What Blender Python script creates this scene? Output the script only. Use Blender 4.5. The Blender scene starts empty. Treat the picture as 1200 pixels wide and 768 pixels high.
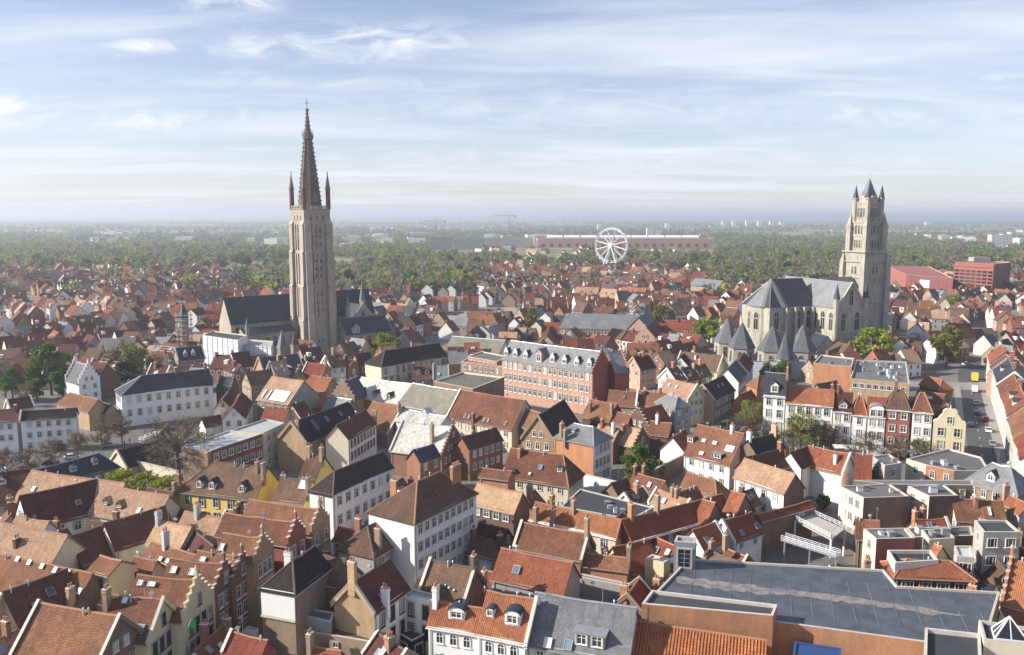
import bpy, math, random
from mathutils import Vector, Matrix, noise
R = math.radians
random.seed(7)
SC = bpy.context.scene
COL = SC.collection
V = Vector

# ---------------------------------------------------------------- camera
CAMZ, PITCH, FPX = 66.0, math.atan(131.0 / 966.0), 966.0
CAM = V((0, 0, CAMZ))
cd = bpy.data.cameras.new('camera')
cam = bpy.data.objects.new('camera', cd)
COL.objects.link(cam)
cam.location = CAM
cam.rotation_euler = (math.pi / 2 - PITCH, 0, 0)
cd.sensor_width = 36.0
cd.lens = 36.0 * FPX / 1200.0
cd.clip_start = 1.0
cd.clip_end = 60000.0
SC.camera = cam

# ---------------------------------------------------------------- sky, sun, exposure
SUN_EL, SUN_AZ = R(28), R(-5)            # azimuth: degrees from the left-hand side, negative towards the viewer
sun_dir = V((-math.cos(SUN_EL) * math.cos(SUN_AZ), math.cos(SUN_EL) * math.sin(SUN_AZ), math.sin(SUN_EL)))
sd = bpy.data.lights.new('sun', 'SUN')
sd.energy = 5.0
sd.angle = R(0.55)
sd.color = (1.0, 0.93, 0.82)
sun = bpy.data.objects.new('sun', sd)
COL.objects.link(sun)
sun.rotation_euler = (-sun_dir).to_track_quat('-Z', 'Y').to_euler()
sun.location = (-300, 100, 400)
W = bpy.data.worlds.new('World')
SC.world = W
W.use_nodes = True


def mathn(nt, op, a, b=None, clamp=False):
    n = nt.nodes.new('ShaderNodeMath')
    n.operation = op
    n.use_clamp = clamp
    for i, x in enumerate((a, b)):
        if x is None: continue
        if isinstance(x, (int, float)): n.inputs[i].default_value = x
        else: nt.links.new(x, n.inputs[i])
    return n.outputs[0]


def world():
    nt = W.node_tree
    nt.nodes.clear()
    N = nt.nodes.new
    L = nt.links.new
    out = N('ShaderNodeOutputWorld')
    bg = N('ShaderNodeBackground')
    sky = N('ShaderNodeTexSky')
    sky.sky_type = 'NISHITA'
    sky.sun_disc = False
    sky.sun_elevation = SUN_EL
    sky.sun_rotation = math.atan2(sun_dir.x, sun_dir.y)
    sky.altitude = 60
    sky.air_density = 1.0
    sky.dust_density = 0.5
    sky.ozone_density = 3.0
    tc = N('ShaderNodeTexCoord')
    sep = N('ShaderNodeSeparateXYZ')
    L(tc.outputs['Generated'], sep.inputs[0])
    mx = N('ShaderNodeMath'); mx.operation = 'MAXIMUM'; mx.inputs[1].default_value = 0.0
    L(sep.outputs[2], mx.inputs[0])
    ad = N('ShaderNodeMath'); ad.operation = 'ADD'; ad.inputs[1].default_value = 0.055
    L(mx.outputs[0], ad.inputs[0])
    dx = N('ShaderNodeMath'); dx.operation = 'DIVIDE'
    dy = N('ShaderNodeMath'); dy.operation = 'DIVIDE'
    L(sep.outputs[0], dx.inputs[0]); L(ad.outputs[0], dx.inputs[1])
    L(sep.outputs[1], dy.inputs[0]); L(ad.outputs[0], dy.inputs[1])
    cmb = N('ShaderNodeCombineXYZ')
    L(dx.outputs[0], cmb.inputs[0]); L(dy.outputs[0], cmb.inputs[1])

    def cloud(scale, sx, sy, rot, off, lo, hi, det, dist, rough=0.55):
        mp = N('ShaderNodeMapping')
        mp.inputs['Scale'].default_value = (sx, sy, 1)
        mp.inputs['Rotation'].default_value = (0, 0, R(rot))
        mp.inputs['Location'].default_value = off
        L(cmb.outputs[0], mp.inputs[0])
        n = N('ShaderNodeTexNoise')
        n.inputs['Scale'].default_value = scale
        n.inputs['Detail'].default_value = det
        n.inputs['Roughness'].default_value = rough
        n.inputs['Distortion'].default_value = dist
        L(mp.outputs[0], n.inputs['Vector'])
        r = N('ShaderNodeMapRange')
        r.interpolation_type = 'SMOOTHSTEP'
        r.inputs[1].default_value = lo
        r.inputs[2].default_value = hi
        L(n.outputs[0], r.inputs[0])
        return r.outputs[0]
    c1 = cloud(0.55, 0.55, 1.3, 14, (3.1, 0.7, 0), 0.38, 0.78, 9, 0.6, 0.6)      # broad veil
    c2 = cloud(1.5, 0.45, 1.7, -10, (1.3, 5.2, 0), 0.50, 0.82, 10, 1.2, 0.62)  # streaks
    c3 = cloud(3.6, 0.8, 1.2, 10, (7.7, 2.2, 0), 0.60, 0.80, 8, 0.5, 0.6)     # small puffs
    a = N('ShaderNodeMath'); a.operation = 'MULTIPLY'; a.inputs[1].default_value = 0.62
    L(c1, a.inputs[0])
    b = N('ShaderNodeMath'); b.operation = 'MULTIPLY'; b.inputs[1].default_value = 0.6
    L(c2, b.inputs[0])
    c = N('ShaderNodeMath'); c.operation = 'MULTIPLY'; c.inputs[1].default_value = 0.5
    L(c3, c.inputs[0])
    s1 = N('ShaderNodeMath'); s1.operation = 'MAXIMUM'
    L(a.outputs[0], s1.inputs[0]); L(b.outputs[0], s1.inputs[1])
    s2 = N('ShaderNodeMath'); s2.operation = 'MAXIMUM'
    L(s1.outputs[0], s2.inputs[0]); L(c.outputs[0], s2.inputs[1])
    # separate wisps and puffs: (azimuth tangent, elevation tangent, half sizes, strength)
    ux = N('ShaderNodeMath'); ux.operation = 'DIVIDE'; vx = N('ShaderNodeMath'); vx.operation = 'DIVIDE'
    ym = N('ShaderNodeMath'); ym.operation = 'MAXIMUM'; ym.inputs[1].default_value = 0.05
    L(sep.outputs[1], ym.inputs[0])
    L(sep.outputs[0], ux.inputs[0]); L(ym.outputs[0], ux.inputs[1])
    L(sep.outputs[2], vx.inputs[0]); L(ym.outputs[0], vx.inputs[1])
    uvc = N('ShaderNodeCombineXYZ'); L(ux.outputs[0], uvc.inputs[0]); L(vx.outputs[0], uvc.inputs[1])
    mpw = N('ShaderNodeMapping'); mpw.inputs['Scale'].default_value = (9, 26, 1); L(uvc.outputs[0], mpw.inputs[0])
    wn_ = N('ShaderNodeTexNoise'); wn_.inputs['Scale'].default_value = 1.6; wn_.inputs['Detail'].default_value = 8; wn_.inputs['Roughness'].default_value = .62; wn_.inputs['Distortion'].default_value = .8
    L(mpw.outputs[0], wn_.inputs['Vector'])
    last = s2.outputs[0]
    for (cx_, cy_, hx_, hy_, k_) in ((-.32, .255, .05, .028, 1.6), (-.16, .20, .17, .022, 1.1), (-.43, .198, .06, .008, 1.2), (-.30, .193, .05, .012, 1.1), (-.60, .128, .035, .012, 1.7), (-.45, .112, .22, .014, .9), (.1, .125, .4, .02, .55), (.42, .118, .32, .018, .6), (.15, .068, .5, .012, .5), (-.2, .155, .3, .01, .5)):
        a1 = mathn(nt, 'DIVIDE', mathn(nt, 'SUBTRACT', ux.outputs[0], cx_), hx_)
        a2 = mathn(nt, 'DIVIDE', mathn(nt, 'SUBTRACT', vx.outputs[0], cy_), hy_)
        rr = mathn(nt, 'ADD', mathn(nt, 'MULTIPLY', a1, a1), mathn(nt, 'MULTIPLY', a2, a2))
        g_ = mathn(nt, 'EXPONENT', mathn(nt, 'MULTIPLY', rr, -1.0))
        nz = mathn(nt, 'MULTIPLY', mathn(nt, 'SUBTRACT', wn_.outputs[0], .36), 2.6 * k_, True)
        last = mathn(nt, 'MAXIMUM', last, mathn(nt, 'MULTIPLY', g_, nz))
    # thin veil everywhere low in the sky
    veil = N('ShaderNodeMapRange')
    veil.inputs[1].default_value = 0.0; veil.inputs[2].default_value = 0.34
    veil.inputs[3].default_value = 0.42; veil.inputs[4].default_value = 0.06
    L(mx.outputs[0], veil.inputs[0])
    s3 = N('ShaderNodeMath'); s3.operation = 'ADD'; s3.use_clamp = True
    L(last, s3.inputs[0]); L(veil.outputs[0], s3.inputs[1])
    mix = N('ShaderNodeMixRGB')
    mix.inputs[2].default_value = (7.4, 7.6, 8.0, 1)
    L(s3.outputs[0], mix.inputs[0])
    tint = N('ShaderNodeMixRGB'); tint.blend_type = 'MULTIPLY'; tint.inputs[0].default_value = 1.0
    tint.inputs[2].default_value = (1.03, 0.97, 1.08, 1)
    L(sky.outputs[0], tint.inputs[1])
    L(tint.outputs[0], mix.inputs[1])
    L(mix.outputs[0], bg.inputs[0])
    bg.inputs[1].default_value = 0.082
    L(bg.outputs[0], out.inputs[0])


world()
vs = SC.view_settings
vs.view_transform = 'Standard'
vs.look = 'None'
vs.exposure = 0.73
vs.gamma = 1.0
cy = SC.cycles
cy.max_bounces = 5
cy.diffuse_bounces = 1
cy.glossy_bounces = 2
cy.transmission_bounces = 2
cy.transparent_max_bounces = 4
cy.volume_bounces = 0
cy.use_denoising = True
cy.sample_clamp_indirect = 4.0
cy.caustics_reflective = False
cy.caustics_refractive = False


# ---------------------------------------------------------------- geometry helpers
def ray(px, py):
    x = (px - 600.0) / FPX
    y = -(py - 384.0) / FPX
    c, s = math.cos(PITCH), math.sin(PITCH)
    return V((x, c + y * s, -s + y * c))


def P(px, py, z=0.0):
    d = ray(px, py)
    t = (z - CAMZ) / d.z
    return CAM + d * t


def proj(p):
    c, s = math.cos(PITCH), math.sin(PITCH)
    q = p - CAM
    f = q.y * c - q.z * s
    u = q.y * s + q.z * c
    return (600 + FPX * q.x / f, 384 - FPX * u / f)


def autouv(pts):
    n = V((0, 0, 0))
    p0 = pts[0]
    for i in range(1, len(pts) - 1):
        n += (pts[i] - p0).cross(pts[i + 1] - p0)
    if n.length < 1e-9:
        return [(0, 0)] * len(pts)
    n.normalize()
    if abs(n.z) > 0.985:
        return [(p.x, p.y) for p in pts]
    u = V((-n.y, n.x, 0)).normalized()
    v = n.cross(u)
    if v.z < 0:
        v = -v
    return [(p.dot(u), p.dot(v)) for p in pts]


class MB:
    def __init__(s):
        s.v, s.f, s.m, s.uv = [], [], [], []

    def face(s, pts, m=0):
        pts = [V(p) for p in pts]
        i = len(s.v)
        s.v += pts
        s.f.append(tuple(range(i, i + len(pts))))
        s.m.append(m)
        s.uv += autouv(pts)

    def ext(s, poly, vec, m=0, mt=None, mb=None):
        """prism: poly extruded by vec"""
        poly = [V(p) for p in poly]
        vec = V(vec)
        n = V((0, 0, 0))
        for i in range(1, len(poly) - 1):
            n += (poly[i] - poly[0]).cross(poly[i + 1] - poly[0])
        if n.dot(vec) < 0:
            poly = poly[::-1]
        top = [p + vec for p in poly]
        s.face(top, m if mt is None else mt)
        s.face(poly[::-1], m if mb is None else mb)
        k = len(poly)
        for i in range(k):
            j = (i + 1) % k
            s.face([poly[i], poly[j], top[j], top[i]], m)

    def box(s, c, hx, hy, hz, m=0):
        """c centre, hx hy hz half vectors (or numbers)"""
        c = V(c)
        if not isinstance(hx, Vector): hx = V((hx, 0, 0))
        if not isinstance(hy, Vector): hy = V((0, hy, 0))
        if not isinstance(hz, Vector): hz = V((0, 0, hz))
        s.ext([c - hx - hy - hz, c + hx - hy - hz, c + hx + hy - hz, c - hx + hy - hz], hz * 2, m)

    def tube(s, p, q, r0, r1, n=6, m=0, cap=True):
        p, q = V(p), V(q)
        d = (q - p)
        if d.length < 1e-6: return
        d.normalize()
        a = d.orthogonal().normalized()
        b = d.cross(a)
        c0 = [p + (a * math.cos(2 * math.pi * i / n) + b * math.sin(2 * math.pi * i / n)) * r0 for i in range(n)]
        c1 = [q + (a * math.cos(2 * math.pi * i / n) + b * math.sin(2 * math.pi * i / n)) * r1 for i in range(n)]
        for i in range(n):
            j = (i + 1) % n
            s.face([c0[i], c0[j], c1[j], c1[i]], m)
        if cap:
            if r1 > 1e-4: s.face(c1, m)
            s.face(c0[::-1], m)

    def frus(s, c, ex, ey, r0, r1, z0, z1, n=8, m=0, ph=0.0, cap=True):
        """vertical polygonal frustum"""
        a0 = [c + (ex * math.cos(ph + 2 * math.pi * i / n) + ey * math.sin(ph + 2 * math.pi * i / n)) * r0 + V((0, 0, z0)) for i in range(n)]
        a1 = [c + (ex * math.cos(ph + 2 * math.pi * i / n) + ey * math.sin(ph + 2 * math.pi * i / n)) * r1 + V((0, 0, z1)) for i in range(n)]
        for i in range(n):
            j = (i + 1) % n
            if r1 > 1e-4: s.face([a0[i], a0[j], a1[j], a1[i]], m)
            else: s.face([a0[i], a0[j], a1[i]], m)
        if cap and r1 > 1e-4: s.face(a1, m)

    def mesh(s, name, mats, org=None):
        me = bpy.data.meshes.new(name)
        o = org or V((0, 0, 0))
        me.from_pydata([(p.x - o.x, p.y - o.y, p.z - o.z) for p in s.v], [], s.f)
        for m in mats:
            me.materials.append(m)
        me.polygons.foreach_set('material_index', s.m)
        uvl = me.uv_layers.new(name='UVMap')
        flat = [c for uv in s.uv for c in uv]
        uvl.data.foreach_set('uv', flat)
        me.update()
        return me

    def obj(s, name, mats, parent=None, org=None):
        if not s.f: return None
        if org is None and parent is not None:
            org = wloc(parent)
        me = s.mesh(name, mats, org)
        o = bpy.data.objects.new(name, me)
        COL.objects.link(o)
        if parent is not None:
            o.parent = parent
        elif org is not None:
            o.location = org
        return o


WL = {}


def wloc(o):
    return WL.get(o.name, V((0, 0, 0)))


def empty(name, loc, label=None, cat=None, group=None):
    o = bpy.data.objects.new(name, None)
    o.empty_display_size = 0.5
    COL.objects.link(o)
    o.location = loc
    WL[o.name] = V(loc)
    tag(o, label, cat, group)
    return o


def tag(o, label=None, cat=None, group=None, kind=None):
    if label: o['label'] = label
    if cat: o['category'] = cat
    if group: o['group'] = group
    if kind: o['kind'] = kind
    return o


def inst(name, me, parent, mat):
    """copy of shared mesh at world matrix, child of an empty that has only a location"""
    o = bpy.data.objects.new(name, me)
    COL.objects.link(o)
    if parent is not None:
        o.parent = parent
        o.matrix_basis = Matrix.Translation(-wloc(parent)) @ mat
    else:
        o.matrix_basis = mat
    return o


def frame(o, x, y, z, sx=1, sy=1, sz=1):
    return Matrix(((x.x * sx, y.x * sy, z.x * sz, o.x), (x.y * sx, y.y * sy, z.y * sz, o.y),
                   (x.z * sx, y.z * sy, z.z * sz, o.z), (0, 0, 0, 1)))


# ---------------------------------------------------------------- materials
MATS = {}


def nodes(name):
    m = bpy.data.materials.new(name)
    m.use_nodes = True
    nt = m.node_tree
    b = nt.nodes['Principled BSDF']
    return m, nt, b


def noisen(nt, vec, scale, detail=4, rough=0.55, dist=0.0):
    n = nt.nodes.new('ShaderNodeTexNoise')
    n.inputs['Scale'].default_value = scale
    n.inputs['Detail'].default_value = detail
    n.inputs['Roughness'].default_value = rough
    n.inputs['Distortion'].default_value = dist
    if vec is not None: nt.links.new(vec, n.inputs['Vector'])
    return n.outputs[0]


def ramp(nt, fac, a, b, ca, cb):
    r = nt.nodes.new('ShaderNodeMapRange')
    r.inputs[1].default_value = a
    r.inputs[2].default_value = b
    nt.links.new(fac, r.inputs[0])
    mx = nt.nodes.new('ShaderNodeMixRGB')
    nt.links.new(r.outputs[0], mx.inputs[0])
    for i, c in ((1, ca), (2, cb)):
        if isinstance(c, tuple): mx.inputs[i].default_value = (*c, 1)
        else: nt.links.new(c, mx.inputs[i])
    return mx.outputs[0]


def mixc(nt, fac, a, b, mode='MIX'):
    mx = nt.nodes.new('ShaderNodeMixRGB')
    mx.blend_type = mode
    for i, c in ((0, fac), (1, a), (2, b)):
        if isinstance(c, (int, float)): mx.inputs[i].default_value = c
        elif isinstance(c, tuple): mx.inputs[i].default_value = (*c, 1)
        else: nt.links.new(c, mx.inputs[i])
    return mx.outputs[0]


def hsv(nt, col, h=None, s=None, v=None):
    n = nt.nodes.new('ShaderNodeHueSaturation')
    nt.links.new(col, n.inputs['Color'])
    for nm, x in (('Hue', h), ('Saturation', s), ('Value', v)):
        if x is None: continue
        if isinstance(x, (int, float)): n.inputs[nm].default_value = x
        else: nt.links.new(x, n.inputs[nm])
    return n.outputs[0]


def objrand(nt):
    return nt.nodes.new('ShaderNodeObjectInfo').outputs['Random']


def rng(nt, fac, lo, hi):
    r = nt.nodes.new('ShaderNodeMapRange')
    nt.links.new(fac, r.inputs[0])
    r.inputs[3].default_value = lo
    r.inputs[4].default_value = hi
    return r.outputs[0]


def bump(nt, b, height, strength, dist):
    n = nt.nodes.new('ShaderNodeBump')
    n.inputs['Strength'].default_value = strength
    n.inputs['Distance'].default_value = dist
    nt.links.new(height, n.inputs['Height'])
    nt.links.new(n.outputs[0], b.inputs['Normal'])


def geo(nt):
    return nt.nodes.new('ShaderNodeNewGeometry').outputs['Position']


def tile_mat(name, c1, c2, moss=(0.10, 0.085, 0.06), mossamt=0.5, cw=0.25, rh=0.32, relief=0.06, rough=0.85, var=0.13, slate=False):
    m, nt, b = nodes(name)
    L = nt.links.new
    uv = nt.nodes.new('ShaderNodeUVMap').outputs[0]
    sep = nt.nodes.new('ShaderNodeSeparateXYZ')
    L(uv, sep.inputs[0])
    u = mathn(nt, 'DIVIDE', sep.outputs[0], cw)
    v = mathn(nt, 'DIVIDE', sep.outputs[1], rh)
    fv = mathn(nt, 'FLOOR', v)
    if slate:
        u = mathn(nt, 'ADD', u, mathn(nt, 'MULTIPLY', fv, 0.5))
    fu = mathn(nt, 'FLOOR', u)
    cm = nt.nodes.new('ShaderNodeCombineXYZ')
    L(fu, cm.inputs[0]); L(fv, cm.inputs[1])
    wn = nt.nodes.new('ShaderNodeTexWhiteNoise')
    wn.noise_dimensions = '2D'
    L(cm.outputs[0], wn.inputs['Vector'])
    pos = geo(nt)
    big = noisen(nt, pos, 0.22, 5, 0.6)
    med = noisen(nt, pos, 1.1, 6, 0.65)
    base = ramp(nt, big, 0.36, 0.64, c1, c2)
    pt = noisen(nt, pos, 0.45, 2, 0.4, 1.5)
    pr = nt.nodes.new('ShaderNodeMapRange')
    pr.inputs[1].default_value = 0.56; pr.inputs[2].default_value = 0.60
    pr.inputs[3].default_value = 1.0; pr.inputs[4].default_value = 1.16
    L(pt, pr.inputs[0])
    li = noisen(nt, pos, 1.9, 5, 0.7)
    lr = nt.nodes.new('ShaderNodeMapRange')
    lr.inputs[1].default_value = 0.56; lr.inputs[2].default_value = 0.72; lr.inputs[4].default_value = 0.26
    L(li, lr.inputs[0])
    base = mixc(nt, lr.outputs[0], base, tuple(min(.6, x * 1.25 + .09) for x in c1))
    mo = mathn(nt, 'MULTIPLY', mathn(nt, 'SMOOTH_MIN', med, 1.0), 1.0)
    r = nt.nodes.new('ShaderNodeMapRange')
    r.inputs[1].default_value = 0.47; r.inputs[2].default_value = 0.75
    r.inputs[4].default_value = mossamt
    L(mo, r.inputs[0])
    base = mixc(nt, r.outputs[0], base, moss)
    # streaks running down the slope
    st = nt.nodes.new('ShaderNodeMapping')
    st.inputs['Scale'].default_value = (1.6, 0.12, 1)
    L(uv, st.inputs[0])
    sn = noisen(nt, st.outputs[0], 1.0, 4, 0.6)
    fac = mathn(nt, 'ADD', rng(nt, wn.outputs[0], 1 - var, 1 + var), rng(nt, sn, -0.3, 0.3))
    fac = mathn(nt, 'MULTIPLY', fac, rng(nt, objrand(nt), 0.78, 1.16))
    fac = mathn(nt, 'MULTIPLY', fac, pr.outputs[0])
    # seams between tiles: darker joint lines
    fr = mathn(nt, 'FRACT', v)
    frx = mathn(nt, 'FRACT', u)
    line = mathn(nt, 'LESS_THAN', fr, 0.16)
    linex = mathn(nt, 'LESS_THAN', frx, 0.14)
    ln = mathn(nt, 'MAXIMUM', line, mathn(nt, 'MULTIPLY', linex, 0.8))
    fac = mathn(nt, 'MULTIPLY', fac, mathn(nt, 'SUBTRACT', 1.0, mathn(nt, 'MULTIPLY', ln, 0.36 if not slate else 0.18)))
    col = hsv(nt, base, v=fac, h=rng(nt, objrand(nt), 0.492, 0.508))
    L(col, b.inputs['Base Color'])
    b.inputs['Roughness'].default_value = rough
    b.inputs['Specular IOR Level'].default_value = 0.32 if slate else 0.15
    if slate:
        h = mathn(nt, 'ADD', mathn(nt, 'SUBTRACT', 1, fr), mathn(nt, 'MULTIPLY', wn.outputs[0], 0.4))
    else:
        h = mathn(nt, 'ADD', mathn(nt, 'MULTIPLY', mathn(nt, 'SUBTRACT', 1, fr), 0.5),
                  mathn(nt, 'MULTIPLY', mathn(nt, 'SINE', mathn(nt, 'MULTIPLY', u, 6.2832)), 0.5))
        h = mathn(nt, 'ADD', h, mathn(nt, 'MULTIPLY', wn.outputs[0], 0.35))
    h = mathn(nt, 'ADD', h, mathn(nt, 'MULTIPLY', med, 1.4))
    bump(nt, b, h, 0.9, relief)
    MATS[name] = m
    return m


def plaster_mat(name, c, dirt=0.25, rough=0.8):
    m, nt, b = nodes(name)
    L = nt.links.new
    pos = geo(nt)
    mp = nt.nodes.new('ShaderNodeMapping')
    mp.inputs['Scale'].default_value = (1, 1, 0.25)
    L(pos, mp.inputs[0])
    n1 = noisen(nt, mp.outputs[0], 0.9, 6, 0.65)
    n2 = noisen(nt, pos, 0.25, 3)
    d = tuple(x * 0.55 * y for x, y in zip(c, (1.0, 0.95, 0.86)))
    r = nt.nodes.new('ShaderNodeMapRange')
    r.inputs[1].default_value = 0.46; r.inputs[2].default_value = 0.85; r.inputs[4].default_value = dirt * 1.6
    L(n1, r.inputs[0])
    col = mixc(nt, r.outputs[0], c, d)
    fac = mathn(nt, 'MULTIPLY', rng(nt, n2, 0.88, 1.1), rng(nt, objrand(nt), 0.92, 1.04))
    col = hsv(nt, col, v=fac)
    L(col, b.inputs['Base Color'])
    b.inputs['Roughness'].default_value = rough
    b.inputs['Specular IOR Level'].default_value = 0.2
    bump(nt, b, noisen(nt, pos, 3.0, 4), 0.15, 0.03)
    MATS[name] = m
    return m


def brick_mat(name, c1, c2, mortar, sx=1.0, dirt=0.4):
    m, nt, b = nodes(name)
    L = nt.links.new
    uv = nt.nodes.new('ShaderNodeUVMap').outputs[0]
    bt = nt.nodes.new('ShaderNodeTexBrick')
    L(uv, bt.inputs['Vector'])
    bt.inputs['Scale'].default_value = 4.0 / sx
    bt.inputs['Color1'].default_value = (*c1, 1)
    bt.inputs['Color2'].default_value = (*c2, 1)
    bt.inputs['Mortar'].default_value = (*mortar, 1)
    bt.inputs['Mortar Size'].default_value = 0.02
    bt.inputs['Bias'].default_value = 0.0
    bt.inputs['Brick Width'].default_value = 0.9
    bt.inputs['Row Height'].default_value = 0.3
    pos = geo(nt)
    mp = nt.nodes.new('ShaderNodeMapping')
    mp.inputs['Scale'].default_value = (1, 1, 0.3)
    L(pos, mp.inputs[0])
    n1 = noisen(nt, mp.outputs[0], 0.6, 6, 0.65)
    n2 = noisen(nt, pos, 2.2, 5, 0.7)
    fac = mathn(nt, 'MULTIPLY', rng(nt, n1, 1 - dirt, 1 + dirt), rng(nt, n2, 0.75, 1.25))
    fac = mathn(nt, 'MULTIPLY', fac, rng(nt, objrand(nt), 0.88, 1.12))
    col = hsv(nt, bt.outputs[0], v=fac)
    L(col, b.inputs['Base Color'])
    b.inputs['Roughness'].default_value = 0.9
    b.inputs['Specular IOR Level'].default_value = 0.2
    bump(nt, b, mathn(nt, 'ADD', mathn(nt, 'MULTIPLY', bt.outputs[1], -1.0), n2), 0.4, 0.03)
    MATS[name] = m
    return m


def plain(name, c, rough=0.6, metal=0.0, var=0.12, nscale=1.5, spec=None):
    m, nt, b = nodes(name)
    pos = geo(nt)
    n = noisen(nt, pos, nscale, 5, 0.6)
    fac = mathn(nt, 'MULTIPLY', rng(nt, n, 1 - var * 2, 1 + var * 2), rng(nt, objrand(nt), 1 - var, 1 + var))
    rgb = nt.nodes.new('ShaderNodeRGB')
    rgb.outputs[0].default_value = (*c, 1)
    nt.links.new(hsv(nt, rgb.outputs[0], v=fac), b.inputs['Base Color'])
    b.inputs['Roughness'].default_value = rough
    b.inputs['Metallic'].default_value = metal
    if spec is not None: b.inputs['Specular IOR Level'].default_value = spec
    MATS[name] = m
    return m


# roofs
tile_mat('tile', (0.25, 0.108, 0.062), (0.175, 0.08, 0.05))                 # common brown-red tile
tile_mat('orange', (0.33, 0.118, 0.062), (0.255, 0.094, 0.052), mossamt=0.25)   # fresh orange tile
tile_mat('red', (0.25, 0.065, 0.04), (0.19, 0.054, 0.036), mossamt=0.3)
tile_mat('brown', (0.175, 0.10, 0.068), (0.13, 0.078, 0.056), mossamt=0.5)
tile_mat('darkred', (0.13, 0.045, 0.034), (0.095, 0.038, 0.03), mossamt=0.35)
tile_mat('tan', (0.50, 0.325, 0.21), (0.42, 0.265, 0.17), moss=(0.3, 0.2, 0.13), mossamt=0.45)  # brown-red tile with raking sunlight put into its paler colour
tile_mat('grey_tile', (0.25, 0.235, 0.19), (0.20, 0.19, 0.155), moss=(0.13, 0.13, 0.10), mossamt=0.4, var=0.1)
tile_mat('pale_tile', (0.62, 0.60, 0.54), (0.5, 0.49, 0.45), moss=(0.25, 0.24, 0.2), mossamt=0.8, var=0.12)
tile_mat('slate', (0.042, 0.048, 0.062), (0.03, 0.035, 0.046), moss=(0.06, 0.06, 0.06), mossamt=0.3, cw=0.22, rh=0.24, relief=0.02, rough=0.55, var=0.14, slate=True)
tile_mat('slate_pale', (0.20, 0.21, 0.22), (0.16, 0.165, 0.175), moss=(0.13, 0.13, 0.12), mossamt=0.4, cw=0.3, rh=0.28, relief=0.02, rough=0.55, var=0.14, slate=True)
tile_mat('slate_mid', (0.125, 0.132, 0.145), (0.10, 0.106, 0.118), moss=(0.09, 0.09, 0.085), mossamt=0.4, cw=0.3, rh=0.28, relief=0.02, rough=0.6, var=0.14, slate=True)
tile_mat('blackroof', (0.035, 0.028, 0.027), (0.046, 0.035, 0.032), mossamt=0.3, moss=(0.055, 0.046, 0.04))
tile_mat('pantile', (0.38, 0.125, 0.055), (0.30, 0.10, 0.048), mossamt=0.22, cw=0.42, rh=0.42, relief=0.22)
# walls
plaster_mat('white', (0.80, 0.79, 0.76), 0.18)
plaster_mat('cream', (0.68, 0.60, 0.46), 0.3)
plaster_mat('yellow', (0.80, 0.59, 0.17), 0.2)
plaster_mat('paleyellow', (0.66, 0.58, 0.38), 0.35)
plaster_mat('greywall', (0.34, 0.33, 0.32), 0.35)
plaster_mat('concrete', (0.42, 0.40, 0.36), 0.4)
plaster_mat('stone', (0.43, 0.385, 0.315), 0.8)
plaster_mat('stone_dark', (0.20, 0.175, 0.15), 0.6)
plaster_mat('stonegrey', (0.40, 0.375, 0.315), 1.0)
brick_mat('brick', (0.30, 0.125, 0.075), (0.22, 0.095, 0.06), (0.3, 0.25, 0.2))
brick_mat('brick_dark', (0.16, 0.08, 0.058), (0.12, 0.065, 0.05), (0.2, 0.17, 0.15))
brick_mat('brick_brown', (0.24, 0.155, 0.105), (0.18, 0.12, 0.085), (0.25, 0.21, 0.17))
brick_mat('brick_ochre', (0.42, 0.28, 0.15), (0.34, 0.22, 0.125), (0.4, 0.34, 0.26))
brick_mat('brick_orange', (0.46, 0.20, 0.095), (0.38, 0.16, 0.08), (0.4, 0.3, 0.22))
brick_mat('brick_pink', (0.60, 0.35, 0.25), (0.52, 0.29, 0.21), (0.46, 0.36, 0.3))
brick_mat('brick_red', (0.34, 0.085, 0.06), (0.27, 0.07, 0.05), (0.3, 0.2, 0.17))
brick_mat('brick_tan', (0.36, 0.25, 0.17), (0.29, 0.20, 0.14), (0.38, 0.32, 0.26))
brick_mat('church_brick', (0.43, 0.365, 0.30), (0.33, 0.275, 0.23), (0.42, 0.36, 0.3), dirt=0.55)
brick_mat('spire_brick', (0.15, 0.11, 0.09), (0.11, 0.085, 0.07), (0.25, 0.2, 0.17), dirt=0.4)
# other
plain('zinc', (0.30, 0.32, 0.34), 0.45, 0.3)
plain('zinc_pale', (0.52, 0.54, 0.55), 0.5, 0.1)
plain('lead', (0.085, 0.094, 0.115), 0.55, 0.1, 0.4, 0.35, 0.35)
plain('flatroof', (0.125, 0.125, 0.122), 0.85, 0, 0.2, 0.4)
plain('flatroof_pale', (0.42, 0.43, 0.42), 0.8, 0, 0.15, 0.4)
plain('flatroof_dark', (0.04, 0.044, 0.05), 0.85, 0, 0.2, 0.4)
plain('coping', (0.52, 0.48, 0.42), 0.8)
plain('whitewood', (0.78, 0.77, 0.74), 0.5, 0, 0.04)
plain('darkwood', (0.05, 0.045, 0.04), 0.5)
plain('gutter', (0.30, 0.29, 0.27), 0.6)
plain('ridge_tile', (0.34, 0.17, 0.10), 0.85)
plain('ridge_dark', (0.12, 0.085, 0.07), 0.85)
plain('black', (0.02, 0.02, 0.022), 0.5)
plain('bluemetal', (0.03, 0.07, 0.20), 0.6)
plain('steel', (0.42, 0.43, 0.44), 0.4, 0.5)
plain('whitesteel', (0.82, 0.82, 0.82), 0.5, 0, 0.03)
plain('tarp', (0.62, 0.66, 0.72), 0.6, 0, 0.1)
plain('pot', (0.42, 0.17, 0.09), 0.8)
plain('redroof', (0.30, 0.10, 0.075), 0.8, 0, 0.2)
plain('redclad', (0.17, 0.05, 0.045), 0.7, 0, 0.2)
plain('bark', (0.13, 0.10, 0.075), 0.95, 0, 0.25)
plain('rubber', (0.02, 0.02, 0.02), 0.8)
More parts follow.
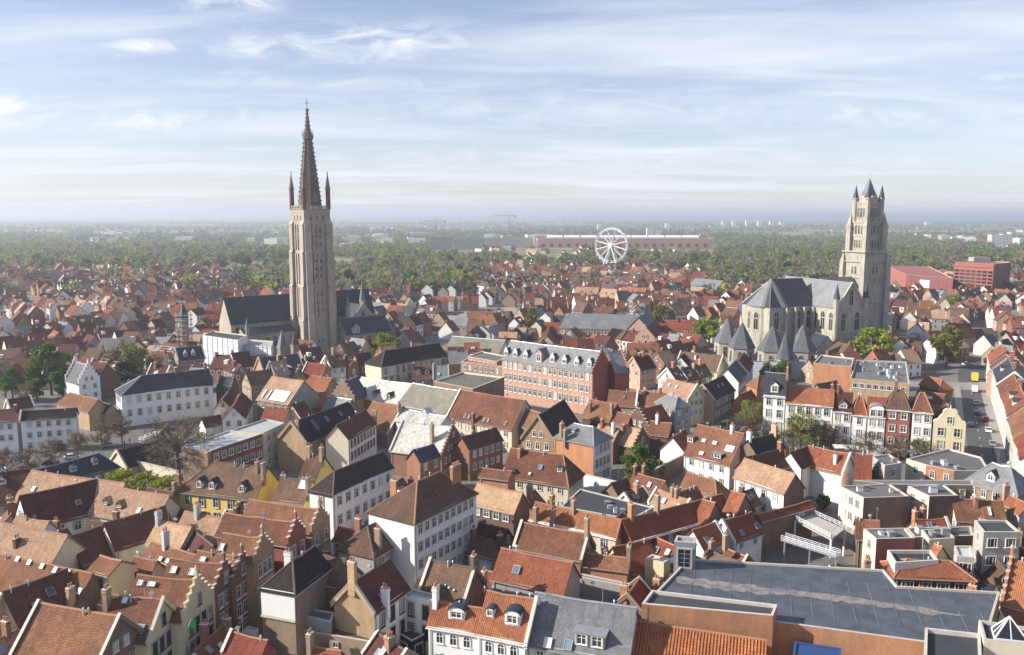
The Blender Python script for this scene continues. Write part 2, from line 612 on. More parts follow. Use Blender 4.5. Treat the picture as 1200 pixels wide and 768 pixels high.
plain('carblack', (0.025, 0.028, 0.035), 0.25)
plain('carwhite', (0.75, 0.75, 0.74), 0.3)
plain('caryellow', (0.75, 0.50, 0.06), 0.4)
plain('carred', (0.3, 0.03, 0.03), 0.3)
plain('carsilver', (0.4, 0.42, 0.44), 0.3, 0.4)
plain('greenflag', (0.03, 0.30, 0.10), 0.7)
plain('cloth_blue', (0.05, 0.08, 0.2), 0.9)
plain('cloth_dark', (0.04, 0.04, 0.045), 0.9)
plain('cloth_red', (0.4, 0.05, 0.05), 0.9)
plain('awning', (0.62, 0.58, 0.50), 0.8)
plain('craneyellow', (0.6, 0.3, 0.12), 0.6)
plain('copper', (0.25, 0.42, 0.36), 0.7)


def glass_mat(name, c, rough, var=0.5):
    m, nt, b = nodes(name)
    rgb = nt.nodes.new('ShaderNodeRGB')
    rgb.outputs[0].default_value = (*c, 1)
    nt.links.new(hsv(nt, rgb.outputs[0], v=rng(nt, objrand(nt), 1 - var, 1 + 2.2 * var)), b.inputs['Base Color'])
    b.inputs['Roughness'].default_value = rough
    b.inputs['Specular IOR Level'].default_value = 0.6
    MATS[name] = m


glass_mat('glass', (0.028, 0.032, 0.038), 0.08)
glass_mat('skyglass', (0.10, 0.14, 0.20), 0.06)
glass_mat('curtain', (0.34, 0.33, 0.30), 0.25, 0.35)
glass_mat('paleglass', (0.55, 0.58, 0.62), 0.25, 0.15)


def leaf_mat(name, c1, c2, trans=0.5):
    m, nt, b = nodes(name)
    L = nt.links.new
    g = nt.nodes.new('ShaderNodeNewGeometry')
    n = noisen(nt, g.outputs['Position'], 0.5, 3)
    f = mathn(nt, 'ADD', mathn(nt, 'MULTIPLY', g.outputs['Random Per Island'], 0.55), mathn(nt, 'MULTIPLY', n, 0.5))
    col = ramp(nt, f, 0.2, 0.85, c1, c2)
    col = hsv(nt, col, v=rng(nt, objrand(nt), 0.8, 1.2), h=rng(nt, objrand(nt), 0.488, 0.512))
    L(col, b.inputs['Base Color'])
    b.inputs['Roughness'].default_value = 0.75
    b.inputs['Specular IOR Level'].default_value = 0.2
    tr = nt.nodes.new('ShaderNodeBsdfTranslucent')
    L(col, tr.inputs['Color'])
    mx = nt.nodes.new('ShaderNodeMixShader')
    mx.inputs[0].default_value = trans
    L(b.outputs[0], mx.inputs[1]); L(tr.outputs[0], mx.inputs[2])
    L(mx.outputs[0], nt.nodes['Material Output'].inputs['Surface'])
    MATS[name] = m


leaf_mat('leaf_green', (0.07, 0.13, 0.022), (0.16, 0.26, 0.04))
leaf_mat('leaf_lime', (0.17, 0.20, 0.02), (0.36, 0.37, 0.045), 0.4)
leaf_mat('leaf_olive', (0.15, 0.155, 0.035), (0.28, 0.27, 0.065))
leaf_mat('leaf_brown', (0.16, 0.11, 0.06), (0.26, 0.175, 0.085))
leaf_mat('leaf_grey', (0.19, 0.175, 0.13), (0.27, 0.245, 0.18))
leaf_mat('leaf_purple', (0.07, 0.025, 0.028), (0.15, 0.05, 0.05))
leaf_mat('leaf_dark', (0.02, 0.04, 0.018), (0.045, 0.075, 0.03))


def wood_mat(name, c1, c2):
    m, nt, b = nodes(name)
    L = nt.links.new
    pos = geo(nt)
    mp = nt.nodes.new('ShaderNodeMapping')
    mp.inputs['Scale'].default_value = (1, 1, .5)
    L(pos, mp.inputs[0])
    col = ramp(nt, noisen(nt, mp.outputs[0], .045, 3, .5), .35, .65, c1, c2)
    L(col, b.inputs['Base Color'])
    b.inputs['Roughness'].default_value = .9
    b.inputs['Specular IOR Level'].default_value = .1
    tr = nt.nodes.new('ShaderNodeBsdfTranslucent')
    L(col, tr.inputs['Color'])
    mx = nt.nodes.new('ShaderNodeMixShader')
    mx.inputs[0].default_value = .5
    L(b.outputs[0], mx.inputs[1]); L(tr.outputs[0], mx.inputs[2])
    L(mx.outputs[0], nt.nodes['Material Output'].inputs['Surface'])
    MATS[name] = m


wood_mat('wood_olive', (.17, .175, .055), (.27, .265, .075))
wood_mat('wood_green', (.10, .165, .038), (.17, .25, .05))
wood_mat('wood_grey', (.19, .18, .135), (.26, .24, .175))
wood_mat('wood_brown', (.20, .155, .10), (.27, .205, .125))
wood_mat('wood_dark', (.05, .075, .035), (.08, .11, .045))
wood_mat('wood_lime', (.26, .29, .045), (.36, .38, .06))


def ground_mat():
    m, nt, b = nodes('town_ground')
    L = nt.links.new
    pos = geo(nt)
    sep = nt.nodes.new('ShaderNodeSeparateXYZ')
    L(pos, sep.inputs[0])
    n1 = noisen(nt, pos, 0.05, 5)
    n2 = noisen(nt, pos, 0.8, 6, 0.65)
    town = ramp(nt, n1, 0.35, 0.65, (0.13, 0.125, 0.115), (0.20, 0.18, 0.155))
    town = hsv(nt, town, v=rng(nt, n2, 0.7, 1.3))
    mp = nt.nodes.new('ShaderNodeMapping')
    mp.inputs['Scale'].default_value = (1, 0.45, 1)
    L(pos, mp.inputs[0])
    n3 = noisen(nt, mp.outputs[0], 0.004, 6, 0.6)
    field = ramp(nt, n3, 0.38, 0.62, (0.09, 0.13, 0.05), (0.25, 0.25, 0.14))
    far = nt.nodes.new('ShaderNodeMapRange')
    far.inputs[1].default_value = 700; far.inputs[2].default_value = 1000
    L(mathn(nt, 'ADD', sep.outputs[1], mathn(nt, 'MULTIPLY', n1, 260)), far.inputs[0])
    col = mixc(nt, far.outputs[0], town, field)
    L(col, b.inputs['Base Color'])
    b.inputs['Roughness'].default_value = 0.95
    bump(nt, b, n2, 0.3, 0.05)
    MATS['ground'] = m


ground_mat()
plain('asphalt', (0.075, 0.075, 0.08), 0.9, 0, 0.15, 0.6)
brick_mat('cobble', (0.22, 0.205, 0.185), (0.16, 0.15, 0.14), (0.10, 0.095, 0.09), 1.3, 0.3)
plain('pavement', (0.27, 0.255, 0.235), 0.9, 0, 0.12, 0.8)
plain('lawn', (0.06, 0.11, 0.025), 0.95, 0, 0.2, 0.5)
plain('paint', (0.75, 0.75, 0.72), 0.7)
# ---------------------------------------------------------------- shared small parts
def M(n): return MATS[n]


CACHE = {}


def win_mesh(kind, fm, sep, gl='glass'):
    key = ('win', kind, fm, sep, gl)
    if key in CACHE: return CACHE[key]
    fr, pa = MB(), MB()
    d = 0.10

    def bar(x0, x1, z0, z1, dd=d):
        fr.box(((x0 + x1) / 2, dd / 2, (z0 + z1) / 2), (x1 - x0) / 2, dd / 2, (z1 - z0) / 2, 0)
    if kind == 'a':      # arched top
        n = 8
        pts_o = [(-0.5, 0), (0.5, 0)] + [(0.5 * math.cos(t), 0.72 + 0.28 * math.sin(t)) for t in [math.pi * i / n for i in range(n + 1)]]
        pts_i = [(-0.38, 0.06), (0.38, 0.06)] + [(0.38 * math.cos(t), 0.72 + 0.21 * math.sin(t)) for t in [math.pi * i / n for i in range(n + 1)]]
        k = len(pts_o)
        for i in range(k):
            j = (i + 1) % k
            a, b, c, e = pts_o[i], pts_o[j], pts_i[j], pts_i[i]
            fr.ext([(a[0], 0, a[1]), (b[0], 0, b[1]), (c[0], 0, c[1]), (e[0], 0, e[1])], (0, d, 0), 0)
        pa.ext([(p[0], 0.005, p[1]) for p in pts_i], (0, 0.02, 0), 0)
        bar(-0.03, 0.03, 0.06, 0.92, 0.07)
        bar(-0.38, 0.38, 0.60, 0.64, 0.065)
    else:
        fx = {'w': 0.09, 'd': 0.06, 'g': 0.07, 's': 0.07, 'o': 0.05}[kind]
        fz = fx * 0.65
        bar(-0.5, -0.5 + fx, 0, 1); bar(0.5 - fx, 0.5, 0, 1)
        bar(-0.5 + fx, 0.5 - fx, 0, fz, d - .004); bar(-0.5 + fx, 0.5 - fx, 1 - fz, 1, d - .004)
        if kind in 'wdg': bar(-0.035, 0.035, fz, 1 - fz, 0.07)
        if kind in 'wd': bar(-0.5 + fx, 0.5 - fx, 0.63, 0.67, 0.062)
        if kind == 'g':
            for z in (0.27, 0.5, 0.74): bar(-0.5 + fx, 0.5 - fx, z - .012, z + .012, 0.06)
        if kind == 's':
            for x in (-0.2, 0.2): bar(x - .02, x + .02, fz, 1 - fz, 0.07)
        pa.box((0, 0.015, 0.5), 0.5 - fx, 0.01, 0.5 - fz, 0)
    if kind != 'o':
        fr.box((0, 0.09, -0.03), 0.60, 0.09, 0.03, 0)     # sill
    if kind in 'wdg':      # stone surround, deeper than the sash so the glass sits back
        for sx in (-1, 1):
            fr.box((sx * 0.545, 0.08, 0.5), 0.043, 0.08, 0.5, 2 if not sep else 1)
        fr.box((0, 0.085, 1.035), 0.60, 0.085, 0.034, 2 if not sep else 1)
    if sep:
        r = (fr.mesh('window', [M(fm), M('coping')]), pa.mesh('pane', [M(gl)]))
    else:
        for f, m in ((pa, 1),):
            off = len(fr.v)
            fr.v += f.v; fr.uv += f.uv
            fr.f += [tuple(i + off for i in q) for q in f.f]
            fr.m += [1] * len(f.f)
        r = (fr.mesh('window', [M(fm), M(gl), M('coping')]), None)
    CACHE[key] = r
    return r


NEAR = 205.0
WR = random.Random(17)


def window(parent, o, d, nrm, w, h, kind='w', fm='whitewood', near=None):
    """o: bottom centre on the wall"""
    dist = (o - CAM).length
    sep = dist < NEAR if near is None else near
    fr, pa = win_mesh(kind, fm, sep, 'curtain' if kind in 'wdg' and WR.random() < .22 else 'glass')
    ob = inst('window', fr, parent, frame(o, d, nrm, V((0, 0, 1)), w, 1, h))
    if pa is not None:
        po = bpy.data.objects.new('pane', pa)
        COL.objects.link(po)
        po.parent = ob
    return ob


def chimney_mesh(w, dpt, h, m):
    key = ('ch', w, dpt, h, m)
    if key in CACHE: return CACHE[key]
    b = MB()
    b.box((0, 0, h / 2 - 1.0), w / 2, dpt / 2, h / 2 + 1.0, 0)
    b.box((0, 0, h - 0.35), w / 2 + 0.07, dpt / 2 + 0.07, 0.12, 0)
    b.box((0, 0, h + 0.04), w / 2 + 0.05, dpt / 2 + 0.05, 0.05, 1)
    CACHE[key] = b.mesh('chimney', [M(m), M('coping')])
    return CACHE[key]


def pot_mesh():
    if 'pot' in CACHE: return CACHE['pot']
    b = MB()
    b.tube((0, 0, 0), (0, 0, 0.55), 0.15, 0.12, 7)
    b.tube((0, 0, 0.5), (0, 0, 0.62), 0.16, 0.16, 7)
    CACHE['pot'] = b.mesh('chimney_pot', [M('pot')])
    return CACHE['pot']


def chimney(parent, o, u, m='brick', h=1.8, w=1.0, dpt=0.6, pots=2):
    h = max(1.0, round(h * 2) / 2)
    me = chimney_mesh(w, dpt, h, m)
    n = V((-u.y, u.x, 0))
    c = inst('chimney', me, parent, frame(o, u, n, V((0, 0, 1))))
    if (o - CAM).length < 260:
        for i in range(pots):
            p = bpy.data.objects.new('chimney_pot', pot_mesh())
            COL.objects.link(p)
            p.parent = c
            p.location = ((i - (pots - 1) / 2) * 0.45, 0, h + 0.08)
    return c


def sky_mesh(w, h, gm):
    key = ('sk', w, h, gm)
    if key in CACHE: return CACHE[key]
    f, p = MB(), MB()
    t = 0.09
    for x0, x1, z0, z1 in ((-w / 2, -w / 2 + t, 0, h), (w / 2 - t, w / 2, 0, h), (-w / 2 + t, w / 2 - t, 0, t), (-w / 2 + t, w / 2 - t, h - t, h)):
        f.box(((x0 + x1) / 2, 0.04, (z0 + z1) / 2), (x1 - x0) / 2, 0.1, (z1 - z0) / 2)
    p.box((0, 0.06, h / 2), w / 2 - t, 0.02, h / 2 - t)
    CACHE[key] = (f.mesh('skylight', [M('zinc_pale' if gm != 'skyglass' else 'zinc')]), p.mesh('pane', [M(gm)]))
    return CACHE[key]


def skylight(parent, o, u, nrm, up, w=0.9, h=1.3, gm='skyglass'):
    f, p = sky_mesh(w, h, gm)
    ob = inst('skylight', f, parent, frame(o - up * h / 2, u, nrm, up))
    po = bpy.data.objects.new('pane', p)
    COL.objects.link(po)
    po.parent = ob


def dormer_mesh(kind, w, h, dep, wm, rm):
    key = ('dm', kind, w, h, dep, wm, rm)
    if key in CACHE: return CACHE[key]
    b = MB()
    hw = w / 2
    y0 = -dep
    if kind == 'g':
        hp = hw * 0.95
        b.ext([(-hw, 0, -0.6), (hw, 0, -0.6), (hw, 0, h), (0, 0, h + hp), (-hw, 0, h)], (0, -dep, 0), 0)
        o = 0.18
        for s in (-1, 1):
            b.ext([(0, 0.16, h + hp + 0.17), (s * (hw + o), 0.16, h - o + 0.12), (s * (hw + o), 0.16, h - o), (0, 0.16, h + hp + 0.03)], (0, -dep - 0.3, 0), 1)
    elif kind == 'a':
        n = 8
        arc = [(hw * math.cos(math.pi * i / n), h + hw * 0.55 * math.sin(math.pi * i / n)) for i in range(n + 1)]
        b.ext([(-hw, 0, -0.6), (hw, 0, -0.6)] + [(x, 0, z) for x, z in arc], (0, -dep, 0), 0)
        for i in range(n):
            (x0, z0), (x1, z1) = arc[i], arc[i + 1]
            k = 1.10
            b.ext([(x0 * 1.02, 0.15, z0 + .02), (x1 * 1.02, 0.15, z1 + .02), (x1 * k, 0.15, z1 + 0.14), (x0 * k, 0.15, z0 + 0.14)], (0, -dep - 0.2, 0), 1)
    elif kind == 'b':
        b.box((0, -dep / 2, h / 2 - 0.3), hw, dep / 2, h / 2 + 0.3, 0)
        b.box((0, -dep / 2 + 0.1, h + 0.08), hw + 0.15, dep / 2 + 0.15, 0.08, 1)
    elif kind == 'p':   # pointed white stone dormer
        hp = hw * 1.7
        b.ext([(-hw, 0, -0.6), (hw, 0, -0.6), (hw, 0, h), (0.12, 0, h + hp), (-0.12, 0, h + hp), (-hw, 0, h)], (0, -0.3, 0), 0)
        b.ext([(-hw * .9, -.3, -0.6), (hw * .9, -.3, -0.6), (hw * .9, -.3, h), (0, -.3, h + hp * .85), (-hw * .9, -.3, h)], (0, -dep + .3, 0), 1)
    CACHE[key] = b.mesh('dormer', [M(wm), M(rm)])
    return CACHE[key]


def dormer(parent, o, u, out, tp, kind='g', w=1.5, h=1.4, wm='whitewood', rm='slate', wk='w', fm='whitewood'):
    tall = h + (w * .5 if kind in 'ga' else 0.2) + (w * .4 if kind == 'p' else 0)
    dep = round(tall / tp + 0.3, 1)
    me = dormer_mesh(kind, w, h, dep, wm, rm)
    ob = inst('dormer', me, parent, frame(o, u, out, V((0, 0, 1))))
    nwin = max(1, int(w / 1.6))
    for i in range(nwin):
        cx = (i - (nwin - 1) / 2) * (w / nwin)
        fr, pa = win_mesh(wk, fm, False)
        wo = bpy.data.objects.new('window', fr)
        COL.objects.link(wo)
        wo.parent = ob
        wo.matrix_basis = frame(V((cx, 0.0, 0.15)), V((1, 0, 0)), V((0, 1, 0)), V((0, 0, 1)), w / nwin * 0.66, 1, h * 0.82)
    return ob


# ---------------------------------------------------------------- occupancy (ground plan already built on)
OCC = set()
CELL = 2.0


def occ_poly(pts, grow=0.0):
    xs = [p[0] for p in pts]; ys = [p[1] for p in pts]
    cx, cyy = sum(xs) / len(xs), sum(ys) / len(ys)
    for i in range(int((min(xs) - grow) // CELL), int((max(xs) + grow) // CELL) + 1):
        for j in range(int((min(ys) - grow) // CELL), int((max(ys) + grow) // CELL) + 1):
            x, y = (i + .5) * CELL, (j + .5) * CELL
            ins = False
            k = len(pts)
            for a in range(k):
                x0, y0 = pts[a][0], pts[a][1]
                x1, y1 = pts[(a + 1) % k][0], pts[(a + 1) % k][1]
                if (y0 > y) != (y1 > y) and x < (x1 - x0) * (y - y0) / (y1 - y0) + x0:
                    ins = not ins
            if ins: OCC.add((i, j))


def occ_free(pts):
    """share of a quad's cells that are taken"""
    a, b, c, d = [V((p[0], p[1])) for p in pts]
    hit = tot = 0
    for i in range(6):
        for j in range(6):
            p = a.lerp(b, (i + .5) / 6).lerp(d.lerp(c, (i + .5) / 6), (j + .5) / 6)
            tot += 1
            if (int(p.x // CELL), int(p.y // CELL)) in OCC: hit += 1
    return hit / tot


# ---------------------------------------------------------------- walls with windows
def wall_windows(parent, O, d, Lw, nrm, z0, z1, k, gable=0.0):
    """O: ground corner; d: unit direction; windows in rows from the eave down; gable: triangle height above z1"""
    mid = O + d * (Lw / 2) + V((0, 0, z1))
    if (CAM - mid).dot(nrm) <= 0: return
    kind, fm = k.get('wk', 'w'), k.get('fm', 'whitewood')
    st, ws = k.get('st', 3.2), k.get('ws', 2.5)
    ww, wh = k.get('ww', 1.05), k.get('wh', 1.65)
    mg = k.get('mg', 0.7)
    n = int((Lw - 2 * mg + 0.6) / ws)
    if n < 1: n = 1 if Lw > 2.2 else 0
    z = z1 - k.get('wt', 0.75) - wh
    row = 0
    while z > 0.6 and n and row < k.get('rows', 9):
        for i in range(n):
            x = Lw * (i + .5) / n if n < 3 else mg + (Lw - 2 * mg) * (i + .5) / n
            o = O + d * x + nrm * 0.003
            o.z = z
            pp = proj(o)
            if -40 < pp[0] < 1240 and pp[1] < 800:
                window(parent, o, d, nrm, ww, wh, kind, fm)
        z -= st
        row += 1
    if gable > 2.0:
        z = z1 + 0.5
        while z + wh * 0.9 < z1 + gable * 0.85:
            half = (Lw / 2) * (1 - (z + wh - z1) / gable)
            m = max(1, int(half * 2 / 2.1)) if half > 0.7 else 0
            for i in range(m):
                x = Lw / 2 + (i - (m - 1) / 2) * 1.9
                o = O + d * x + nrm * 0.003
                o.z = z
                window(parent, o, d, nrm, ww * .85, wh * .85, kind, fm)
            z += st * 0.9
            if not m: break


HOUSES = []
SAGD = 330


def sag(p, ta, tb):
    z = noise.noise(p * 0.3) * 0.17 + noise.noise(p * 0.9) * 0.06
    return z * (0.35 + 0.65 * math.sin(math.pi * ta)) - 0.16 * math.sin(math.pi * tb) * math.sin(math.pi * ta) - 0.14 * math.sin(math.pi * ta)


WARN = []


def house(A, B, zr, of, ob, tp, roof, wall, name='house', label=None, cat='house', group='old town houses', parent=None, k={}, tpb=None):
    """gabled or hipped house on a world ridge A-B"""
    A = V((A.x, A.y, zr)); B = V((B.x, B.y, zr))
    u = B - A; u.z = 0
    L = u.length
    u.normalize()
    n = V((-u.y, u.x, 0))
    if k.get('flip'): n = -n
    tpb = tpb or tp
    hip = k.get('hip', '')
    ha = k.get('ha', of * 0.9) if 'a' in hip else 0.0
    hb = k.get('hb', of * 0.9) if 'b' in hip else 0.0
    ends = k.get('ends', '..')
    oh = 0.32
    zef, zeb = zr - of * tp, zr - ob * tpb
    wf_, wb_ = of - oh, ob - oh
    zwf, zwb = zr - wf_ * tp - 0.08, zr - wb_ * tpb - 0.08
    ctr = A + u * (L / 2)
    dist = (ctr - CAM).length
    zb = k.get('zb', 0.0)
    if parent is None:
        root = empty(name, V((ctr.x, ctr.y, zb)), label, cat, group)
        if k.get('lv'): root['label'] = label
    else:
        root = parent

    def Q(s, v, z): return V((A.x + u.x * s + n.x * v, A.y + u.y * s + n.y * v, z))
    s0, s1 = -ha + (oh if ha else 0.12), L + hb - (oh if hb else 0.12)
    # ---- walls
    mats = [wall, k.get('wallb', wall), k.get('wa', wall), k.get('wB', wall)]
    wm = MB()
    z_ = zb - 0.4
    wm.face([Q(s0, wf_, z_), Q(s1, wf_, z_), Q(s1, wf_, zwf), Q(s0, wf_, zwf)], 0)
    wm.face([Q(s1, -wb_, z_), Q(s0, -wb_, z_), Q(s0, -wb_, zwb), Q(s1, -wb_, zwb)], 1)
    for s, hp, mi in ((s0, ha, 2), (s1, hb, 3)):
        if hp: pts = [Q(s, -wb_, z_), Q(s, wf_, z_), Q(s, wf_, zwf), Q(s, -wb_, zwb)]
        else: pts = [Q(s, -wb_, z_), Q(s, wf_, z_), Q(s, wf_, zwf), Q(s, 0, zr - 0.1), Q(s, -wb_, zwb)]
        wm.face(pts if s == s1 else pts[::-1], mi)
    wm.obj('wall', [M(x) for x in mats], root)
    # ---- roof
    rm = MB()
    og = 0.16
    r0, r1 = (0 if ha else -og), (L if hb else L + og)
    e0, e1 = (-ha if ha else -og), (L + hb if hb else L + og)
    if ends[0] != '.': r0 = e0 = -0.02
    if ends[1] != '.': r1 = e1 = L + 0.02
    polys = [[Q(r0, 0, zr), Q(r1, 0, zr), Q(e1, of, zef), Q(e0, of, zef)],
             [Q(r1, 0, zr), Q(r0, 0, zr), Q(e0, -ob, zeb), Q(e1, -ob, zeb)]]
    if ha: polys.append([Q(0, 0, zr), Q(-ha, of, zef), Q(-ha, -ob, zeb)])
    if hb: polys.append([Q(L, 0, zr), Q(L + hb, -ob, zeb), Q(L + hb, of, zef)])
    dn = V((0, 0, -0.2))
    for q in polys:
        if len(q) == 4 and dist < SAGD:
            nx, ny = max(2, int(L / 2.2)), max(2, int(of / 1.6))
            uvp = autouv(q)
            for i in range(nx):
                for j in range(ny):
                    pts, uvs = [], []
                    for a, b in ((i, j), (i + 1, j), (i + 1, j + 1), (i, j + 1)):
                        ta, tb = a / nx, b / ny
                        p = q[0].lerp(q[1], ta).lerp(q[3].lerp(q[2], ta), tb)
                        p.z += sag(p, ta, tb)
                        pts.append(p)
                        uu = [uvp[0][c] * (1 - ta) + uvp[1][c] * ta for c in (0, 1)]
                        vv = [uvp[3][c] * (1 - ta) + uvp[2][c] * ta for c in (0, 1)]
                        uvs.append((uu[0] * (1 - tb) + vv[0] * tb, uu[1] * (1 - tb) + vv[1] * tb))
                    rm.face(pts)
                    rm.uv[-4:] = uvs
        else:
            rm.face(q)
        m = len(q)
        lo = [p + dn for p in q]
        rm.face(lo[::-1])
        for i in range(m):
            j = (i + 1) % m
            rm.face([q[i], lo[i], lo[j], q[j]])
    rm.obj('roof', [M(roof)], root)
    if dist < 420:
        cap = MB()
        cm = 'ridge_tile' if roof in ('tile', 'orange', 'red', 'tan', 'pantile') else ('ridge_dark' if roof in ('brown', 'darkred', 'blackroof') else 'zinc')
        up = V((0, 0, 0.0))

        def ridge(p, q):
            d = (q - p)
            ln = d.length
            if ln < 0.2: return
            d.normalize()
            side = V((-d.y, d.x, 0)).normalized()
            prof = [p + side * 0.17 + V((0, 0, -0.06)), p + side * 0.09 + V((0, 0, 0.12)), p - side * 0.09 + V((0, 0, 0.12)), p - side * 0.17 + V((0, 0, -0.06))]
            cap.ext(prof, d * ln)
        nx_ = max(2, int(L / 2.2)) if dist < SAGD else 1
        for i in range(nx_):
            pa_, pb_ = Q(r0 + (r1 - r0) * i / nx_, 0, zr), Q(r0 + (r1 - r0) * (i + 1) / nx_, 0, zr)
            if nx_ > 1:
                pa_.z += sag(Q(r0 + (r1 - r0) * i / nx_, 0, zr), i / nx_, 0); pb_.z += sag(Q(r0 + (r1 - r0) * (i + 1) / nx_, 0, zr), (i + 1) / nx_, 0)
            ridge(pa_, pb_)
        if ha: ridge(Q(0, 0, zr), Q(-ha, of, zef)); ridge(Q(0, 0, zr), Q(-ha, -ob, zeb))
        if hb: ridge(Q(L, 0, zr), Q(L + hb, of, zef)); ridge(Q(L, 0, zr), Q(L + hb, -ob, zeb))
        cap.obj('ridge_cap', [M(k.get('cap', cm))], root)
        g = MB()
        g.box(Q((e0 + e1) / 2, of + 0.06, zef - 0.12), u * ((e1 - e0) / 2), n * 0.08, V((0, 0, 0.07)))
        if k.get('cornice'):
            g.box(Q((s0 + s1) / 2, wf_ + 0.13, zwf - 0.30), u * ((s1 - s0) / 2 + .1), n * 0.13, V((0, 0, 0.16)))
        g.obj('gutter', [M(k.get('gut', 'gutter'))], root)
    if dist < 230 and zwf - zb > 3:
        dp = MB()
        q_ = Q(s0 + .35, wf_ + .1, 0)
        dp.tube(V((q_.x, q_.y, zb)), V((q_.x, q_.y, zef - .1)), .06, .06, 5)
        dp.obj('downpipe', [M('gutter')], root)
    # ---- gable ends
    for e, s, hp, sg, mi in ((ends[0], 0.0, ha, -1, 2), (ends[1], L, hb, 1, 3)):
        if hp or e == '.': continue
        gm = MB()
        th = u * (sg * 0.38)
        base = s - sg * 0.10
        if e == 'p':
            for o_, z_e in ((of, zef), (-ob, zeb)):
                q = [Q(base, o_, z_e - 0.5), Q(base, o_, z_e + 0.30), Q(base, 0, zr + 0.38), Q(base, 0, zr - 0.4)]
                gm.ext(q, th, 0)
                q2 = [Q(base - sg * .05, o_ * 1.01, z_e + 0.303), Q(base - sg * .05, o_ * 1.01, z_e + 0.40), Q(base - sg * .05, 0, zr + 0.48), Q(base - sg * .05, 0, zr + 0.383)]
                gm.ext(q2, u * (sg * 0.48), 1)
            nm = 'gable_parapet'
        elif e == 's':
            ns = max(4, int(of / 0.75))
            poly = [Q(base, -wb_, zb - 0.4), Q(base, -wb_, zwb)]
            tops = []
            for i in range(ns):
                v0, v1 = wb_ * (1 - i / ns), wb_ * (1 - (i + 1) / ns)
                zt = zwb + (zr - zwb) * (i + 1) / ns + 0.45
                if i == ns - 1: v1 = 0.0
                poly += [Q(base, -v0, zt), Q(base, -v1, zt)] if i < ns - 1 else [Q(base, -v0, zt)]
                tops.append((-v0, -v1, zt))
            rp = []
            for i in range(ns):
                v0, v1 = wf_ * (1 - i / ns), wf_ * (1 - (i + 1) / ns)
                zt = zwf + (zr - zwf) * (i + 1) / ns + 0.45
                if i == ns - 1: rp.append([Q(base, v0, zt)])
                else: rp.append([Q(base, v1, zt), Q(base, v0, zt)])
                tops.append((v1, v0, zt))
            for r in rp[::-1]: poly += r
            poly += [Q(base, wf_, zwf), Q(base, wf_, zb - 0.4)]
            gm.ext(poly, th, 0)
            for v0, v1, zt in tops:
                gm.box(Q(base + sg * .19, (v0 + v1) / 2, zt + 0.06), u * 0.26, n * (abs(v1 - v0) / 2 + 0.06), V((0, 0, 0.055)), 1)
            gm.box(Q(base + sg * .19, 0, zr + 0.45 + 0.7), u * 0.2, n * 0.22, V((0, 0, 0.62)), 0)
            gm.frus(Q(base + sg * .19, 0, 0), u, n, 0.3, 0.0, zr + 1.75, zr + 2.4, 4, 1)
            nm = 'stepped_gable'
        elif e == 'c':   # bell-shaped gable
            pr = [(1.0, -(zwf - zb) / (zr - zwf + 0.9)), (1.0, 0.15), (0.93, 0.30), (0.78, 0.32), (0.70, 0.40), (0.62, 0.52), (0.52, 0.62), (0.44, 0.68), (0.42, 0.86), (0.34, 0.94), (0.2, 1.0)]
            h = zr - zwf + 0.9
            poly = [Q(base, wf_ * a, zwf + h * b) for a, b in pr] + [Q(base, -wf_ * a, zwf + h * b) for a, b in pr[::-1]]
            gm.ext(poly, th, 0)
            for i in range(1, len(pr) - 1):
                for sd_ in (1, -1):
                    p, q = Q(base + sg * .2, sd_ * wf_ * pr[i][0], zwf + h * pr[i][1]), Q(base + sg * .2, sd_ * wf_ * pr[i + 1][0], zwf + h * pr[i + 1][1])
                    gm.tube(p, q, 0.16, 0.16, 5, 1)
            gm.tube(Q(base + sg * .2, 0, zwf + h), Q(base + sg * .2, 0, zwf + h + 1.0), 0.2, 0.05, 6, 1)
            nm = 'bell_gable'
        gm.obj(nm, [M(mats[mi]), M(k.get('cop', 'coping'))], root)
    # ---- windows
    win = k.get('win', 'f')
    if 'f' in win: wall_windows(root, Q(s1, wf_, 0), -u if not k.get('flip') else -u, s1 - s0, n, zb, zwf, k)
    if 'r' in win: wall_windows(root, Q(s0, -wb_, 0), u, s1 - s0, -n, zb, zwb, k)
    ek = dict(k)
    off = 0.40 if True else 0
    if 'a' in win:
        ext = 0.285 if (ends[0] in 'sc' and not ha) else 0.0
        wall_windows(root, Q(s0 - 0.41 if ext else s0, wf_, 0), -n, wf_ + wb_, -u, zb, zwf, ek, 0 if ha else zr - zwf)
    if 'b' in win:
        ext = 0.285 if (ends[1] in 'sc' and not hb) else 0.0
        wall_windows(root, Q(s1 + 0.41 if ext else s1, -wb_, 0), n, wf_ + wb_, u, zb, zwf, ek, 0 if hb else zr - zwf)
    if ends[0] in 'sc' and not ha: pass
    if k.get('band'):
        bm_, bh = k['band']
        b_ = MB()
        b_.box(Q(s0 - .04, (wf_ - wb_) / 2, zwf - bh / 2), u * .06, n * ((wf_ + wb_) / 2 + .03), V((0, 0, bh / 2)), 0)
        b_.box(Q(s0 - .1, (wf_ - wb_) / 2, zwf - bh - .2), u * .16, n * ((wf_ + wb_) / 2 + .1), V((0, 0, .16)), 1)
        b_.obj('plaster_band', [M(bm_), M('coping')], root)
    # ---- roof furniture
    nf = (n * tp + V((0, 0, 1))).normalized()
    upf = (V((0, 0, tp)) - n).normalized()
    nb = (-n * tpb + V((0, 0, 1))).normalized()
    upb = (V((0, 0, tpb)) + n).normalized()
